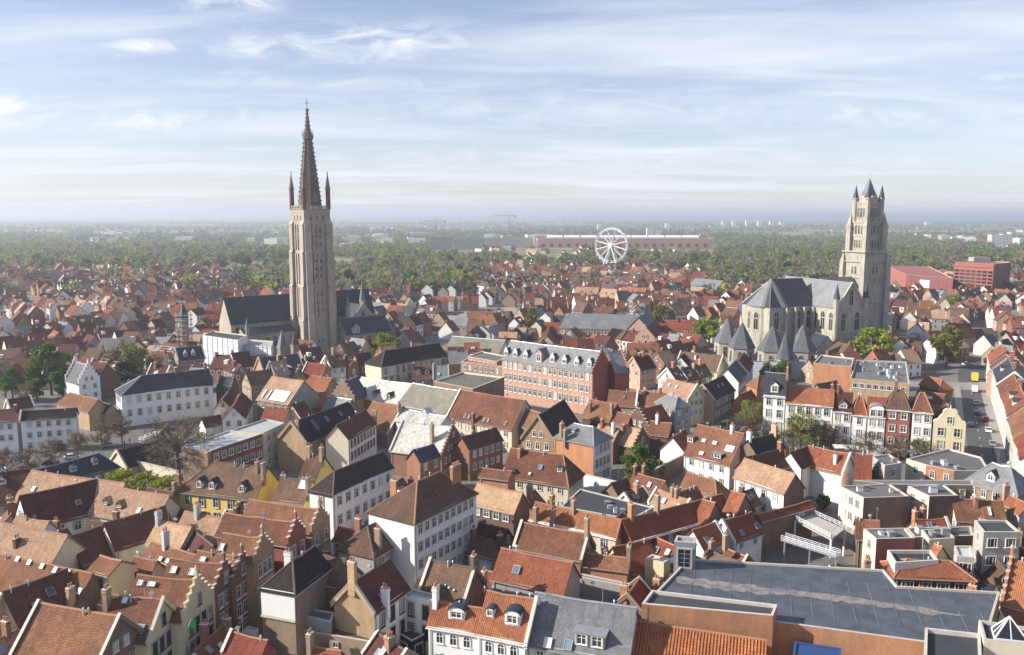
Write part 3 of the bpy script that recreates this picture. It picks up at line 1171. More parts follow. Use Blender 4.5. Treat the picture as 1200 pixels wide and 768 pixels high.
    for c in k.get('ch', ()):
        s, o = c[0], c[1]
        hh = c[2] if len(c) > 2 else 1.6
        cmn = c[3] if len(c) > 3 else k.get('cm', 'brick')
        v = o * (of if o > 0 else ob)
        zc = zr - abs(v) * (tp if o > 0 else tpb)
        along = c[4] if len(c) > 4 else 0
        chimney(root, Q(s * L, v, zc), n if along == 0 else u, cmn, hh + 0.2, 1.1 if len(c) < 6 else c[5], 0.65, 2 if len(c) < 6 else max(2, int(c[5] / .5)))
    for c in k.get('sk', ()):
        s, t = c[0], c[1]
        w, h = (c[2], c[3]) if len(c) > 3 else (0.85, 1.2)
        gm_ = c[4] if len(c) > 4 else 'skyglass'
        if t >= 0: skylight(root, Q(s * L, t * of, zr - t * of * tp) + nf * 0.06, u, nf, upf, w, h, gm_)
        else: skylight(root, Q(s * L, t * ob, zr + t * ob * tpb) + nb * 0.06, u, nb, upb, w, h, gm_)
    for c in k.get('dm', ()):
        s, t, kd = c[0], c[1], c[2]
        w = c[3] if len(c) > 3 else 1.5
        h = c[4] if len(c) > 4 else 1.4
        wmn = c[5] if len(c) > 5 else 'whitewood'
        rmn = c[6] if len(c) > 6 else 'slate'
        if t >= 0: dormer(root, Q(s * L, t * of, zr - t * of * tp), -u, n, tp, kd, w, h, wmn, rmn)
        else: dormer(root, Q(s * L, t * ob, zr + t * ob * tpb), u, -n, tpb, kd, w, h, wmn, rmn)
    occ_poly([Q(s0, -wb_, 0), Q(s1, -wb_, 0), Q(s1, wf_, 0), Q(s0, wf_, 0)])
    HOUSES.append((ctr, u, label, dist))
    return root, Q, L


def H(label, ax, ay, bx, by, ex, ey, zr, roof, wall, p=47, **k):
    """house from its ridge ends (a left, b right) and one point of the visible eave, in photo pixels"""
    A, B = P(ax, ay, zr), P(bx, by, zr)
    u = (B - A); u.z = 0; u.normalize()
    n = V((-u.y, u.x, 0))
    d = ray(ex, ey)
    tp = math.tan(R(p))
    best = None
    for sg in (1, -1):
        den = d.z + tp * sg * n.dot(d)
        if abs(den) < 1e-6: continue
        t = (zr - CAMZ - tp * sg * n.dot(CAM - A)) / den
        Qp = CAM + d * t
        off = sg * n.dot(Qp - A)
        fac = sg * n.dot(CAM - A)
        if t > 0 and off > 0.3:
            sc = (0 if fac > 0 else 10) + (0 if 1.5 < off < 12 else 5)
            if best is None or sc < best[0]: best = (sc, sg, off)
    if best is None:
        WARN.append(('noE', label)); best = (0, 1 if n.dot(CAM - A) > 0 else -1, 4.0)
    sg, off = best[1], best[2]
    if k.get('w'): off = k['w']
    if off > 10.5 or off < 1.8 or zr - off * tp < 2.0 or (B - A).length > 60:
        WARN.append((label, 'off %.1f ze %.1f L %.1f d %.0f' % (off, zr - off * tp, (B - A).length, (A - CAM).length)))
        off = min(off, 12)
        if zr - off * tp < 2.0:
            tp = max(0.3, (zr - 2.5) / off)
    k = dict(k)
    ob = k.get('ob', off)
    # keep a on the left: flip the frame so that +n is the E side
    if sg < 0: k['flip'] = True
    return house(A, B, zr, off, ob, tp, roof, wall, label=label, k=k, parent=k.get('parent'), name=k.get('name', 'house'), cat=k.get('cat', 'house'), group=k.get('group', 'old town houses'))


def flat(label, pts, z, roofm, wallm, par=0.45, win=(), name='flat_roofed_building', cat='building', group='flat roofed buildings', zb=0.0, world_pts=False, sidem={}, clutter=0, parent=None, **k):
    """flat-roofed block from the roof outline in photo pixels"""
    Wp = [V((p[0], p[1], 0)) for p in pts] if world_pts else [P(p[0], p[1], z + par) for p in pts]
    for p in Wp: p.z = 0
    c = sum(Wp, V()) / len(Wp)
    area = sum(Wp[i].x * Wp[(i + 1) % len(Wp)].y - Wp[(i + 1) % len(Wp)].x * Wp[i].y for i in range(len(Wp)))
    idx = list(range(len(Wp)))
    if area < 0: Wp = Wp[::-1]
    root = parent or empty(name, V((c.x, c.y, zb)), label, cat, group)
    nE = len(Wp)
    sides = {}
    names = [wallm] + sorted(set(sidem.values()))
    wm, cm, rm = MB(), MB(), MB()
    edges = []
    for i in range(nE):
        a, b = Wp[i], Wp[(i + 1) % nE]
        oi = i if area > 0 else (nE - 2 - i) % nE      # index of the edge in the order given
        d = (b - a); ln = d.length
        if ln < 0.05: continue
        d = d / ln
        nr = V((d.y, -d.x, 0))
        wm.face([a + V((0, 0, zb - .4)), b + V((0, 0, zb - .4)), b + V((0, 0, z + par)), a + V((0, 0, z + par))], names.index(sidem.get(oi, wallm)))
        edges.append((a, b, d, ln, nr, oi))
    wm.obj('wall', [M(x) for x in names], root)
    inn = []
    for i in range(nE):
        a, b, cc = Wp[i - 1], Wp[i], Wp[(i + 1) % nE]
        d1, d2 = (b - a).normalized(), (cc - b).normalized()
        n1, n2 = V((-d1.y, d1.x, 0)), V((-d2.y, d2.x, 0))
        m = (n1 + n2)
        if m.length < .3: m = n1
        m.normalize()
        inn.append(b + m * (0.32 / max(0.35, m.dot(n1))))
    for i in range(nE):
        j = (i + 1) % nE
        a, b, ia, ib = Wp[i], Wp[j], inn[i], inn[j]
        t, l = V((0, 0, z + par)), V((0, 0, z - 0.05))
        cm.face([ia + t, ib + t, ib + l, ia + l])
        up = V((0, 0, 0.07))
        o = (a - c); 
        cm.ext([a + t, b + t, ib + t, ia + t], up)
    cm.obj('parapet', [M(k.get('cop', 'coping'))], root)
    rm.face([p + V((0, 0, z)) for p in inn])
    rm.obj('roof', [M(roofm)], root)
    for a, b, d, ln, nr, oi in edges:
        if win == 'all' or oi in win:
            wall_windows(root, a, d, ln, nr, zb, z, k)
    for i in range(clutter):
        a = random.random(); b_ = random.random()
        q = inn[0].lerp(inn[1], a).lerp(inn[3 % nE].lerp(inn[2], a), b_) * 0.8 + c * 0.2
        bx = MB()
        w, dd, h = random.uniform(.5, 1.6), random.uniform(.5, 1.4), random.uniform(.4, 1.3)
        q.z = z
        bx.box(q + V((0, 0, h / 2)), w / 2, dd / 2, h / 2, 0)
        bx.box(q + V((0, 0, h + .04)), w / 2 + .06, dd / 2 + .06, 0.04, 1)
        bx.obj('roof_vent', [M(random.choice(['zinc', 'zinc_pale', 'whitesteel', 'gutter'])), M('zinc')], root)
    occ_poly(Wp)
    HOUSES.append((c, (Wp[1] - Wp[0]).normalized(), label, c.length))
    return root, inn
# ---------------------------------------------------------------- the setting: ground, streets, squares
def sheet(name, pts, z, mat, label=None, world_pts=False, grow=0.0, occ=True, kind='structure'):
    Wp = [V((p[0], p[1], z)) if world_pts else P(p[0], p[1], z) for p in pts]
    b = MB()
    b.face(Wp)
    o = b.obj(name, [M(mat)], None, V((Wp[0].x, Wp[0].y, 0)))
    tag(o, kind=kind)
    if occ: occ_poly(Wp)
    return Wp


gb = MB()
gb.face([V((-24000, -300, 0)), V((24000, -300, 0)), V((24000, 26000, 0)), V((-24000, 26000, 0))])
g = gb.obj('ground', [M('ground')], None, V((0, 0, 0)))
tag(g, kind='structure')
# shopping street running away on the right
ST = sheet('shopping_street', [(1128, 418), (1150, 418), (1156, 446), (1194, 580), (1150, 580), (1137, 546), (1122, 440)], 0.004, 'asphalt')
sheet('street_crossing', [(1060, 447), (1180, 449), (1180, 458), (1060, 456)], 0.008, 'pavement')
# square before the row of white houses
sheet('tree_square', [(848, 526), (935, 552), (1060, 566), (1140, 566), (1135, 546), (1000, 532), (890, 520), (858, 510)], 0.004, 'cobble')
# cobbled street in front of the white mansion
sheet('mansion_street', [(-10, 562), (-10, 530), (120, 512), (165, 497), (262, 482), (268, 492), (205, 527), (140, 535), (40, 552)], 0.004, 'cobble')
# narrow street in front of the stepped gables
sheet('gable_street', [(236, 768), (300, 740), (405, 655), (432, 640), (420, 624), (380, 652), (295, 722), (205, 775), (150, 830), (200, 860)], 0.004, 'cobble')
# hidden street behind the bottom centre row and courts
sheet('school_court', [(500, 372), (600, 360), (625, 372), (560, 385)], 0.004, 'pavement')
sheet('paved_yard', [(950, 566), (985, 567), (985, 600), (948, 600)], 0.004, 'flatroof')

# ---------------------------------------------------------------- houses, nearest rows first
BR = dict(win='')
# --- bottom left
H('big brown tiled house with a dark brick gable beside the cream gabled house', 46, 706, 140, 722, 62, 822, 14, 'tile', 'brick_brown', ends='pp', win='b', wk='d', ws=2.4)
H('cream gabled house with a round gable window next to the taller stepped yellow gable', 131, 697, 191, 702, 176, 757, 13.5, 'tile', 'paleyellow', ends='.p', win='b', wk='d', fm='darkwood', wh=2.2, ww=1.15, ws=1.7, st=3.0, sk=[(.55, .66, 1.1, 1.3), (.78, .68, 1.1, 1.3), (.3, .1, .8, .9, 'paleglass')], ch=[(0.0, .25, 2.4, 'brick_ochre')])
H('pale yellow stepped gable house with a green flag on its front', 162, 673, 230, 680, 212, 731, 14, 'tile', 'paleyellow', ends='.s', win='b', wk='d', fm='darkwood', wh=2.3, ww=1.1, ws=1.7, st=3.0, cop='paleyellow', sk=[(.7, .75, 1.2, 1.2, 'paleglass'), (.1, .2, .8, .8, 'paleglass'), (.3, .2, 1.2, .7, 'paleglass')])
H('narrow red brick house with small crow steps and white window frames', 200, 654, 262, 661, 252, 700, 13, 'tile', 'brick', ends='.s', win='b', wk='w', wh=2.1, ww=1.1, ws=1.6, st=3.0, sk=[(.5, .35, 1, 1.1, 'paleglass'), (.15, .35, 1, 1.1, 'paleglass')])
H('red brick stepped gable house over a dark arched gateway', 232, 645, 283, 652, 275, 690, 13, 'tile', 'brick', ends='.s', win='b', wk='w', wh=2.1, ww=1.1, ws=1.6, st=3.0, sk=[(.2, .3, 1, 1.2, 'paleglass')])
H('tall ochre brick stepped gable house with narrow white framed windows', 262, 625, 307, 630, 296, 663, 15, 'tile', 'brick_ochre', ends='.s', win='b', wk='w', wh=2.2, ww=1.1, ws=1.6, st=3.1, sk=[(.1, .5, .8, 1.2, 'paleglass')])
H('fiery red brick stepped gable house between two ochre ones', 264, 601, 346, 612, 330, 640, 15, 'tile', 'brick_red', ends='.s', win='b', wk='w', wh=2.1, ww=1.1, ws=1.6, st=3.1)
H('dark weathered ochre stepped gable house at the end of the gabled row', 293, 585, 374, 597, 352, 624, 15, 'tile', 'brick_ochre', ends='.s', win='b', wk='a', wh=2.2, ww=1.1, ws=1.6, st=3.1)
H('sunlit tan tiled house with three skylights and a small red gable end', 217, 599, 321, 617, 262, 640, 13, 'tan', 'cream', wB='redclad', ch=[(.16, .1, 1.6, 'zinc_pale')], sk=[(.48, .28, 1.0, 1.1), (.63, .28, 1.0, 1.1), (.78, .28, 1.0, 1.1)], win='')
H('sunlit tan tiled house behind the white gable with two small dark holes', 186, 609, 224, 617, 196, 645, 12.5, 'tan', 'cream', win='', ch=[(0.05, .1, 1.8, 'zinc_pale')])
H('small house with white plaster gable and two tiny dark openings', 222, 617, 250, 640, 236, 655, 11.5, 'darkred', 'white', w=3.4, win='b', ww=.5, wh=.6, ws=9, rows=0)
H('brown tiled back house beside the white plaster gable', 178, 635, 234, 651, 206, 668, 11, 'tile', 'white', win='', sk=[(.35, .7, .7, .7, 'paleglass'), (.5, .7, .7, .7, 'paleglass')], ch=[(.3, .0, 2.4, 'zinc_pale')])
H('zinc fronted attic house with yellow side wall above brown roofs', 118, 651, 142, 657, 118, 674, 13, 'tile', 'paleyellow', wallb='paleyellow', p=30, win='f', wk='g', ww=2.4, wh=1.7, ws=3, rows=1, fm='zinc')
H('little house with brown roof and cream gable behind the attic window', 158, 652, 184, 657, 176, 682, 11, 'tile', 'cream', win='')
H('long low brown roof with a row of white skylights', -12, 646, 108, 672, 66, 722, 12, 'tile', 'brick_brown', win='', sk=[(.30, .04, .7, .8, 'paleglass'), (.42, .06, .7, .8, 'paleglass'), (.55, .08, .7, .8, 'paleglass'), (.68, .1, .7, .9, 'paleglass'), (.80, .1, .7, .9, 'paleglass'), (.86, .36, .8, 1.0, 'paleglass'), (.98, .42, .7, 1.0, 'paleglass'), (.93, .66, .7, 1.2, 'paleglass')], ch=[(.98, .75, 2.6, 'brick_ochre')])
H('dark red roof with two blue skylights beside the big brown roof', 3, 694, 78, 667, 80, 714, 12.4, 'darkred', 'cream', win='', sk=[(.62, .42, 1.2, 1.3), (.35, .62, 1.1, 1.3)])
H('yellow gabled house end with a dark sagging roof at the corner', -26, 690, 1, 698, 6, 752, 12, 'darkred', 'paleyellow', win='', ends='.p')
H('sunlit tan roof with a row of small roof windows along its eave', -10, 610, 79, 627, 40, 664, 12, 'tan', 'cream', win='', ch=[(.48, .5, .6, 'brick_dark')])
H('upper sunlit tan roof with a pale plaster end beside the white courtyard house', 20, 605, 57, 611, 40, 627, 12.8, 'tan', 'white', win='')
H('dark red house roof sloping into the hidden courtyard', 80, 629, 126, 614, 118, 655, 10.5, 'darkred', 'brick_dark', win='')
H('dark red roof with a stepped ridge beside the tan roofs', 122, 613, 193, 593, 158, 640, 11.5, 'darkred', 'cream', win='', sk=[(.8, .6, .8, 1.0)])
H('white courtyard house under a dark red roof with white end gable', 23, 581, 112, 562, 96, 607, 12, 'darkred', 'white', win='fa', wk='w', ws=2.6, wh=1.9, ww=1.5, sk=[(.68, .55, 1.1, 1.2)])
H('long sunlit tan roof behind the white courtyard house', 37, 551, 146, 566, 92, 600, 12, 'tan', 'cream', win='', sk=[(.14, .55, .8, 1.1, 'paleglass'), (.93, .75, .8, 1.1, 'paleglass')])
H('sunlit tan roof with two dark sharp dormers beside the bright hedge', 122, 568, 198, 581, 150, 612, 11.5, 'tan', 'cream', win='', dm=[(.18, .62, 'g', 1.8, .5, 'brick_dark', 'tan'), (.40, .64, 'g', 1.8, .5, 'brick_dark', 'tan')], sk=[(.7, .6, .8, 1.1, 'paleglass')])
H('dark roofed house with two skylights and a small white dormer near the cobbled street', -22, 556, 36, 549, 12, 592, 12, 'darkred', 'cream', win='f', dm=[(.42, .35, 'g', 1.4, .8)], sk=[(.55, .8, 1, 1.2), (.8, .66, 1, 1.2)])
H('low house with long navy slate roof and white round dormer', 42, 550, 116, 531, 112, 556, 7.5, 'slate', 'white', win='f', rows=1, hip='b', dm=[(.86, .5, 'a', 1.3, 1.1), (.5, .55, 'a', 1.6, .8)], wh=1.2)
H('low black roofed coach house along the cream garden wall', 137, 528, 186, 516, 186, 543, 6.5, 'blackroof', 'cream', win='', ends='p.')
# --- yellow house and long white house
H('yellow rendered house with brown hipped roof and three white dormers', 250, 541, 314, 547, 252, 582, 13, 'brown', 'yellow', hip='a', ha=6.0, win='f', wk='d', ww=1.2, wh=2.1, ws=3.4, dm=[(-.05, .80, 'g', 1.5, 1.3), (.18, .80, 'g', 1.5, 1.3), (.72, .80, 'g', 1.5, 1.3)], ch=[(-.1, .0, 2.0, 'brick_tan'), (.85, .15, 2.0, 'brick_tan'), (.99, .3, 3.0, 'brick_tan')], gut='gutter')
H('lower yellow wing with brown roof and large gridded skylight', 330, 559, 366, 563, 332, 589, 11.5, 'brown', 'yellow', win='', sk=[(.8, .22, 2.2, 2.0, 'paleglass')], ch=[(1.0, .45, 3.0, 'brick_tan')])
H('brown roof with ridge chimneys behind the lower yellow wing', 361, 533, 380, 535, 352, 560, 13.5, 'brown', 'yellow', win='', ch=[(.1, 0, 2, 'brick_tan'), (.9, .1, 2.4, 'brick_tan')])
H('long white neoclassical house with dark hipped roof and tall windows', 392, 552, 448, 529, 440, 560, 15.5, 'blackroof', 'white', hip='a', ha=4.5, win='fa', wk='w', ws=2.55, st=3.9, ww=1.15, wh=2.0, cornice=True, gut='whitewood')
H('big square white house with brown hipped roof and broad brick chimney', 489, 564, 515, 553, 531, 593, 19.5, 'brown', 'white', p=40, hip='ab', ha=7.5, win='f', wk='w', ws=1.9, st=3.1, ww=1.05, wh=1.75, ch=[(1.3, .42, 2.6, 'brick_orange', 1, 2.6), (-.1, -.9, 3.4, 'brick_orange', 0, 1.4)], cap='ridge_tile', dm=[(-.2, -.55, 'b', 1.4, 1.0)])
H('grey walled house under a dark hipped roof in front of the square white house', 431, 617, 450, 607, 470, 637, 13.5, 'brown', 'greywall', p=42, hip='ab', win='f', wk='w', ww=1.1, wh=1.7, ws=2.8, ch=[(-.2, .7, 2.6, 'brick_tan'), (.1, -.6, 2.6, 'brick')])
H('brown roof ending against the grey walled house', 397, 617, 428, 623, 414, 640, 11.5, 'tile', 'brick_brown', win='', ch=[(.95, .5, 2.2, 'brick')])
H('tall brick house with white plaster band and dark hipped roof at the street corner', 343, 657, 368, 640, 372, 679, 16, 'blackroof', 'brick_tan', wa='brick_tan', p=45, hip='a', ha=4.2, win='', band=('white', 4.0), ch=[(.05, -.3, 1.6, 'white')])
H('dark roof wing meeting the corner house', 380, 650, 405, 655, 400, 690, 14, 'brown', 'brick_brown', win='')
H('white house with black tall windows and an ochre brick gable with chimney', 413, 682, 456, 655, 457, 709, 14.5, 'darkred', 'white', wa='brick_ochre', ends='p.', win='f', wk='g', fm='darkwood', ww=1.1, wh=2.3, ws=2.5, st=3.3, ch=[(0.0, .0, 2.6, 'brick_ochre', 0, 1.2), (.32, .93, 2.2, 'white')], sk=[(.35, .75, .9, 1.6)])
H('brown roofed house with end chimney beside the white courtyard wing', 505, 656, 556, 666, 520, 703, 12.5, 'brown', 'brick', ends='pp', win='', ch=[(.98, 0, 2.0, 'brick_brown')], sk=[(.5, .62, .3, .3, 'paleglass'), (.6, .66, .3, .3, 'paleglass'), (.72, .7, .3, .3, 'paleglass')])
H('white house with orange roof and broad arched dormer', 508, 704, 568, 713, 529, 740, 12, 'orange', 'white', win='f', wk='a', ww=1.15, wh=1.75, ws=2.0, dm=[(.52, .52, 'a', 2.4, 1.0)], cornice=True, ch=[(.06, .1, 2.2, 'white')], gut='whitewood')
H('white house with taller orange roof, arched dormer and round dormer', 572, 692, 628, 702, 588, 751, 14.2, 'orange', 'white', win='f', wk='a', ww=1.15, wh=1.75, ws=2.0, dm=[(.66, .62, 'a', 2.2, 1.3), (.18, .55, 'a', 1.1, .9)], cornice=True, ends='.p', gut='whitewood')
H('white house under a wide smooth grey slate roof with a box dormer', 628, 694, 745, 712, 655, 764, 14.2, 'slate_pale', 'white', win='f', dm=[(.62, .82, 'b', 4.2, 1.7, 'zinc', 'zinc')], sk=[(.22, .88, 1.1, 1.4, 'paleglass'), (.42, .86, 1.1, 1.4)], ends='..', cap='zinc')
H('broad orange roofed house with one skylight and grey gable', 588, 642, 671, 659, 612, 688, 12.5, 'orange', 'greywall', win='', sk=[(.30, .55, 1.2, 1.3)])
H('rough brown tiled house with a tall chimney on its gable', 612, 612, 689, 626, 664, 655, 13, 'tile', 'brick_brown', ends='pp', win='', ch=[(.99, .05, 2.6, 'brick_tan')])
H('house with sunlit orange brick wall under a low brown roof', 682, 647, 738, 654, 707, 667, 10, 'tile', 'brick_orange', wB='brick', p=40, win='', ch=[(.98, 0, 2.0, 'brick_tan')])
H('long orange roofed wing with cream end wall and chimneys along the ridge', 628, 588, 728, 609, 688, 625, 11, 'orange', 'cream', win='f', ws=3.2, hip='b', hb=.3, ch=[(.08, .9, 2.2, 'brick_tan'), (.28, .85, 2.4, 'brick_tan'), (.46, .05, 1.8, 'brick_tan'), (.2, .0, 1.8, 'brick')], cornice=True, gut='whitewood')
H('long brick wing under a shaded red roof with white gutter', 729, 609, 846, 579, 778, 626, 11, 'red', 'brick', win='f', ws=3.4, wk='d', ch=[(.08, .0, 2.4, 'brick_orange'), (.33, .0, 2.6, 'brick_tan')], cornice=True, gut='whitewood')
H('red roofed cross wing with a brick gable above the long wing', 824, 585, 838, 589, 830, 608, 11.5, 'orange', 'brick_brown', win='', w=3.6)
H('second red roofed cross wing with brick gable and white finial', 858, 575, 873, 579, 862, 603, 12, 'orange', 'brick_brown', win='', w=4.2)
H('red roofed low house with two blue skylights beside the roof terrace', 847, 610, 880, 600, 878, 632, 9, 'red', 'white', win='f', ww=.6, wh=1.0, rows=1, sk=[(.35, .68, 1.1, 1.2), (.95, .62, 1.2, 1.1)], ends='p.')
H('long narrow red roof above the grey yard wall', 887, 603, 949, 587, 922, 604, 8, 'red', 'brick_brown', win='', p=40)
H('small orange roofed house with white parapet and blue skylight', 812, 621, 838, 612, 838, 641, 9.5, 'orange', 'white', win='', ends='.p', sk=[(.3, .6, 1.1, 1.3)], cop='whitewood')
H('yellow plaster gable house with red roof beside the lead roof', 718, 641, 760, 632, 752, 660, 9.5, 'red', 'paleyellow', win='', w=4.0)
H('long pale house with beige tiled roof and brown brick gable end', 873, 537, 932, 555, 883, 568, 11, 'tan', 'white', wB='brick_brown', win='f', wk='w', ww=1.2, wh=1.8, ws=3.0)
H('wide brown roof with many skylights above a flowered white terrace', 818, 497, 872, 508, 826, 540, 13, 'tile', 'white', win='f', wk='w', sk=[(.28, .45, 1.2, 1.0, 'paleglass'), (.52, .45, 1.2, 1.0, 'paleglass'), (.86, .52, 2.4, 1.8, 'paleglass'), (.35, .82, 1.2, 1.0, 'paleglass')], dm=[(.02, .58, 'b', 2.0, 1.4, 'brick_dark', 'tile'), (.70, .86, 'b', 2.6, 1.2, 'black', 'zinc')], ch=[(.75, .0, 1.4, 'white')])
H('dark roofed house with white chimneys beside the skylit brown roof', 876, 516, 909, 507, 893, 534, 12, 'blackroof', 'brick_brown', win='', ch=[(.9, .1, 2.2, 'brick_pink', 0, 1.4), (.05, 0, 1.6, 'white')])
H('dark red roof with brick chimneys below the dark roofed house', 873, 536, 915, 526, 905, 553, 11, 'darkred', 'brick', win='', ch=[(.95, .05, 2.0, 'brick'), (1.1, .4, 1.6, 'brick_orange')])
H('white annex with orange roof and a shaded red wing', 926, 530, 948, 522, 940, 550, 11, 'darkred', 'white', win='')
H('broad orange roof sloping to a white rounded annex', 948, 522, 996, 532, 962, 551, 11.2, 'orange', 'white', win='', ends='.p', ch=[(.75, .45, 1.4, 'white')])
H('house with tall blank ochre party wall', 1003, 531, 1022, 533, 1008, 556, 13, 'red', 'brick_ochre', win='', wa='brick_pink', w=6.0)
H('hipped grey slate house with white dormer on the street corner', 1163, 542, 1184, 547, 1172, 577, 13, 'slate_pale', 'brick_tan', hip='ab', win='fa', wk='w', dm=[(.35, .68, 'g', 1.7, 1.3)])
H('pink plastered house with brown tiled roof and skylight', 1116, 584, 1174, 587, 1142, 612, 10, 'tile', 'brick_pink', wa='cream', win='a', wk='w', sk=[(.7, .5, .5, 1.8, 'paleglass')], ch=[(.45, .2, 1.2, 'brick')])
H('grey house with orange roof and slim chimney', 1178, 577, 1206, 591, 1184, 599, 10, 'orange', 'concrete', win='f', ch=[(.15, .3, 2.4, 'brick_tan')])
H('low pavilion with bright orange hipped roof on the lead roof edge', 1063, 655, 1113, 657, 1088, 679, 9, 'orange', 'black', p=32, hip='ab', ha=3.2, hb=3.2, win='f', wk='s', ww=2.0, wh=1.2, ws=2.4, rows=1)
H('small orange gable beside the glazed balcony', 1096, 637, 1104, 640, 1092, 650, 9, 'orange', 'cream', w=3.0, win='')
H('orange pantiled roof filling the corner beside the brick parapet box', 741, 726, 897, 750, 800, 800, 11.5, 'pantile', 'brick_orange', p=38, win='', ends='p.')
H('orange brick stepped gable house by the glass pyramid skylight', 1186, 655, 1216, 662, 1196, 715, 15, 'orange', 'brick_orange', ends='s.', win='a', wk='a')
H('brown tiled low house with tan gable beside the roof terrace', 1003, 607, 1030, 610, 1010, 622, 8.5, 'tile', 'brick_brown', win='', w=4, p=35)
# --- middle, left
H('long white mansion with dark slate hipped roof beside the cobbled street', 166, 440, 244, 432, 206, 457, 15, 'slate', 'white', hip='a', ha=7.5, win='fa', wk='w', ws=2.9, st=4.2, ww=1.25, wh=2.3, cornice=True, gut='whitewood', p=43, ch=[(.5, 0, 1.4), (.95, 0, 1.6)], name='mansion', cat='mansion')
H('white terrace house with dark red roof beyond the brown budding trees', -25, 481, 23, 479, 8, 495, 12, 'darkred', 'white', win='f', wk='w', ws=2.3, ww=1.1, wh=1.7, ch=[(.9, .1, 1.4)])
H('long white terrace with three rows of windows under a black roof', 25, 482, 90, 478, 62, 491, 11.5, 'blackroof', 'white', win='f', wk='w', ws=2.3, ww=1.1, wh=1.7, st=3.0, ends='p.')
H('ochre house with worn orange hipped roof behind the white terrace', 82, 460, 115, 468, 103, 484, 9.5, 'tile', 'brick_ochre', hip='a', win='')
H('small dark annex joined to the ochre hipped house', 117, 470, 130, 474, 124, 486, 7.5, 'blackroof', 'brick_tan', win='f', wk='d')
H('brown roofed house with white gable copings among the dark trees', 8, 468, 35, 464, 22, 480, 9, 'darkred', 'cream', ends='pp', win='', cop='whitewood')
H('white gothic house with steep dark roof and pale stepped gables', 88, 424, 103, 428, 92, 450, 14, 'slate', 'white', w=4.0, p=58, ends='ss', win='ab', cop='whitewood', name='gothic_house')
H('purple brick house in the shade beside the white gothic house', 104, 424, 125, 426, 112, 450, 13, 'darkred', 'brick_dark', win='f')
H('broad tan roofed hall with a large white skylight', 319, 441, 356, 446, 314, 471, 15, 'tan', 'brick_tan', wB='greywall', win='f', ws=3.2, sk=[(.62, .72, 7.0, 4.0, 'paleglass'), (.12, .72, .7, 3.4, 'paleglass'), (.28, .72, .7, 3.4, 'paleglass')], p=42)
H('small bright orange roof below the tan roofed hall', 312, 476, 339, 478, 318, 494, 9.5, 'orange', 'cream', win='')
H('cream gable house with dark red roof beside the small orange roof', 342, 474, 356, 470, 352, 492, 10.5, 'darkred', 'cream', win='', w=3.6)
H('white gable house with dark red roof beside the flat white school roof', 273, 477, 283, 459, 289, 492, 10, 'darkred', 'white', win='a', w=3.5, wk='d')
H('cream gable house behind the white gable', 261, 468, 270, 455, 276, 480, 9.5, 'darkred', 'cream', win='a', w=3.2, wk='d')
H('low dark red roof between the bare tree and the white gable', 236, 490, 258, 486, 250, 500, 7, 'darkred', 'white', win='f', rows=1)
H('bright red roof with white coping behind the orange house', 360, 425, 384, 427, 372, 442, 11, 'red', 'brick_ochre', win='', ends='p.', ch=[(.9, 0, 2.4, 'brick_pink')])
H('orange roofed house with a hipped end below the red roof', 366, 440, 389, 443, 372, 458, 10.5, 'orange', 'brick_tan', hip='a', win='')
H('orange and dark red double roof beside the grey slate roof', 357, 462, 382, 459, 366, 478, 9.5, 'orange', 'brick_brown', win='')
H('low grey slate roof between orange roofs', 385, 464, 412, 468, 392, 482, 9.5, 'slate_pale', 'brick_brown', win='')
H('dark long roof with four blue skylights and ochre brick gable', 341, 495, 408, 471, 383, 511, 13, 'blackroof', 'brick_ochre', win='', ends='p.', sk=[(.28, .42, 1.0, 3.2, 'skyglass'), (.5, .38, 1.0, 1.8, 'skyglass'), (.75, .36, 1.0, 1.5, 'skyglass')], ch=[(.02, .3, 1.6, 'brick_ochre')])
H('white house with dark roof and cream gable beside the tall chimneys', 394, 498, 428, 480, 421, 509, 12.5, 'darkred', 'white', wa='cream', win='f', wk='g', fm='darkwood', ww=1.0, wh=2.0, ws=2.0, ch=[(1.0, .8, 3.0, 'brick_tan')])
H('brown hipped roof below the mossy white roof', 437, 470, 472, 477, 436, 506, 11, 'tile', 'brick_tan', win='', ends='.p', ch=[(.98, .2, 2.4, 'brick_tan')])
H('long mossy white roof with three brick dormers', 424, 442, 483, 450, 446, 471, 11.5, 'pale_tile', 'brick_tan', win='', p=38, dm=[(.2, .82, 'g', 1.6, 1.2, 'brick_ochre', 'darkred'), (.48, .82, 'g', 1.6, 1.2, 'brick_ochre', 'darkred'), (.76, .82, 'g', 1.6, 1.2, 'brick_ochre', 'darkred')])
H('ochre stepped gable house with navy roof beside the mossy white roof', 402, 447, 418, 441, 416, 464, 13, 'slate', 'brick_ochre', ends='s.', win='a', wk='a', w=4.4, p=55)
H('broad grey tiled roof behind the pale zinc roof', 484, 449, 539, 458, 500, 482, 12, 'grey_tile', 'white', win='', p=38)
H('pale zinc roofed house with a tiny gable over its eave', 474, 479, 523, 488, 484, 498, 10.5, 'pale_tile', 'white', win='', p=35, dm=[(.5, .1, 'g', 2.2, .3, 'white', 'zinc_pale')])
H('pale grey roofed house with a tall pink brick chimney and stepped brick gable', 472, 494, 530, 500, 486, 533, 12.5, 'pale_tile', 'brick', ends='ps', win='b', wk='w', p=42, ch=[(.72, .5, 3.6, 'brick_pink', 0, 1.3)])
H('dark navy roofed house squeezed behind the square white house', 484, 527, 508, 520, 503, 540, 11, 'slate', 'brick', win='f')
H('long brown roof with paired skylights and cream wall below', 540, 457, 616, 469, 562, 498, 14, 'tile', 'cream', win='f', ws=2.6, ends='p.', sk=[(.26, .82, .8, 1.2), (.32, .82, .8, 1.2), (.56, .82, .8, 1.2), (.62, .82, .8, 1.2), (.88, .82, .8, 1.2)], ch=[(.42, .95, 2.4, 'brick')])
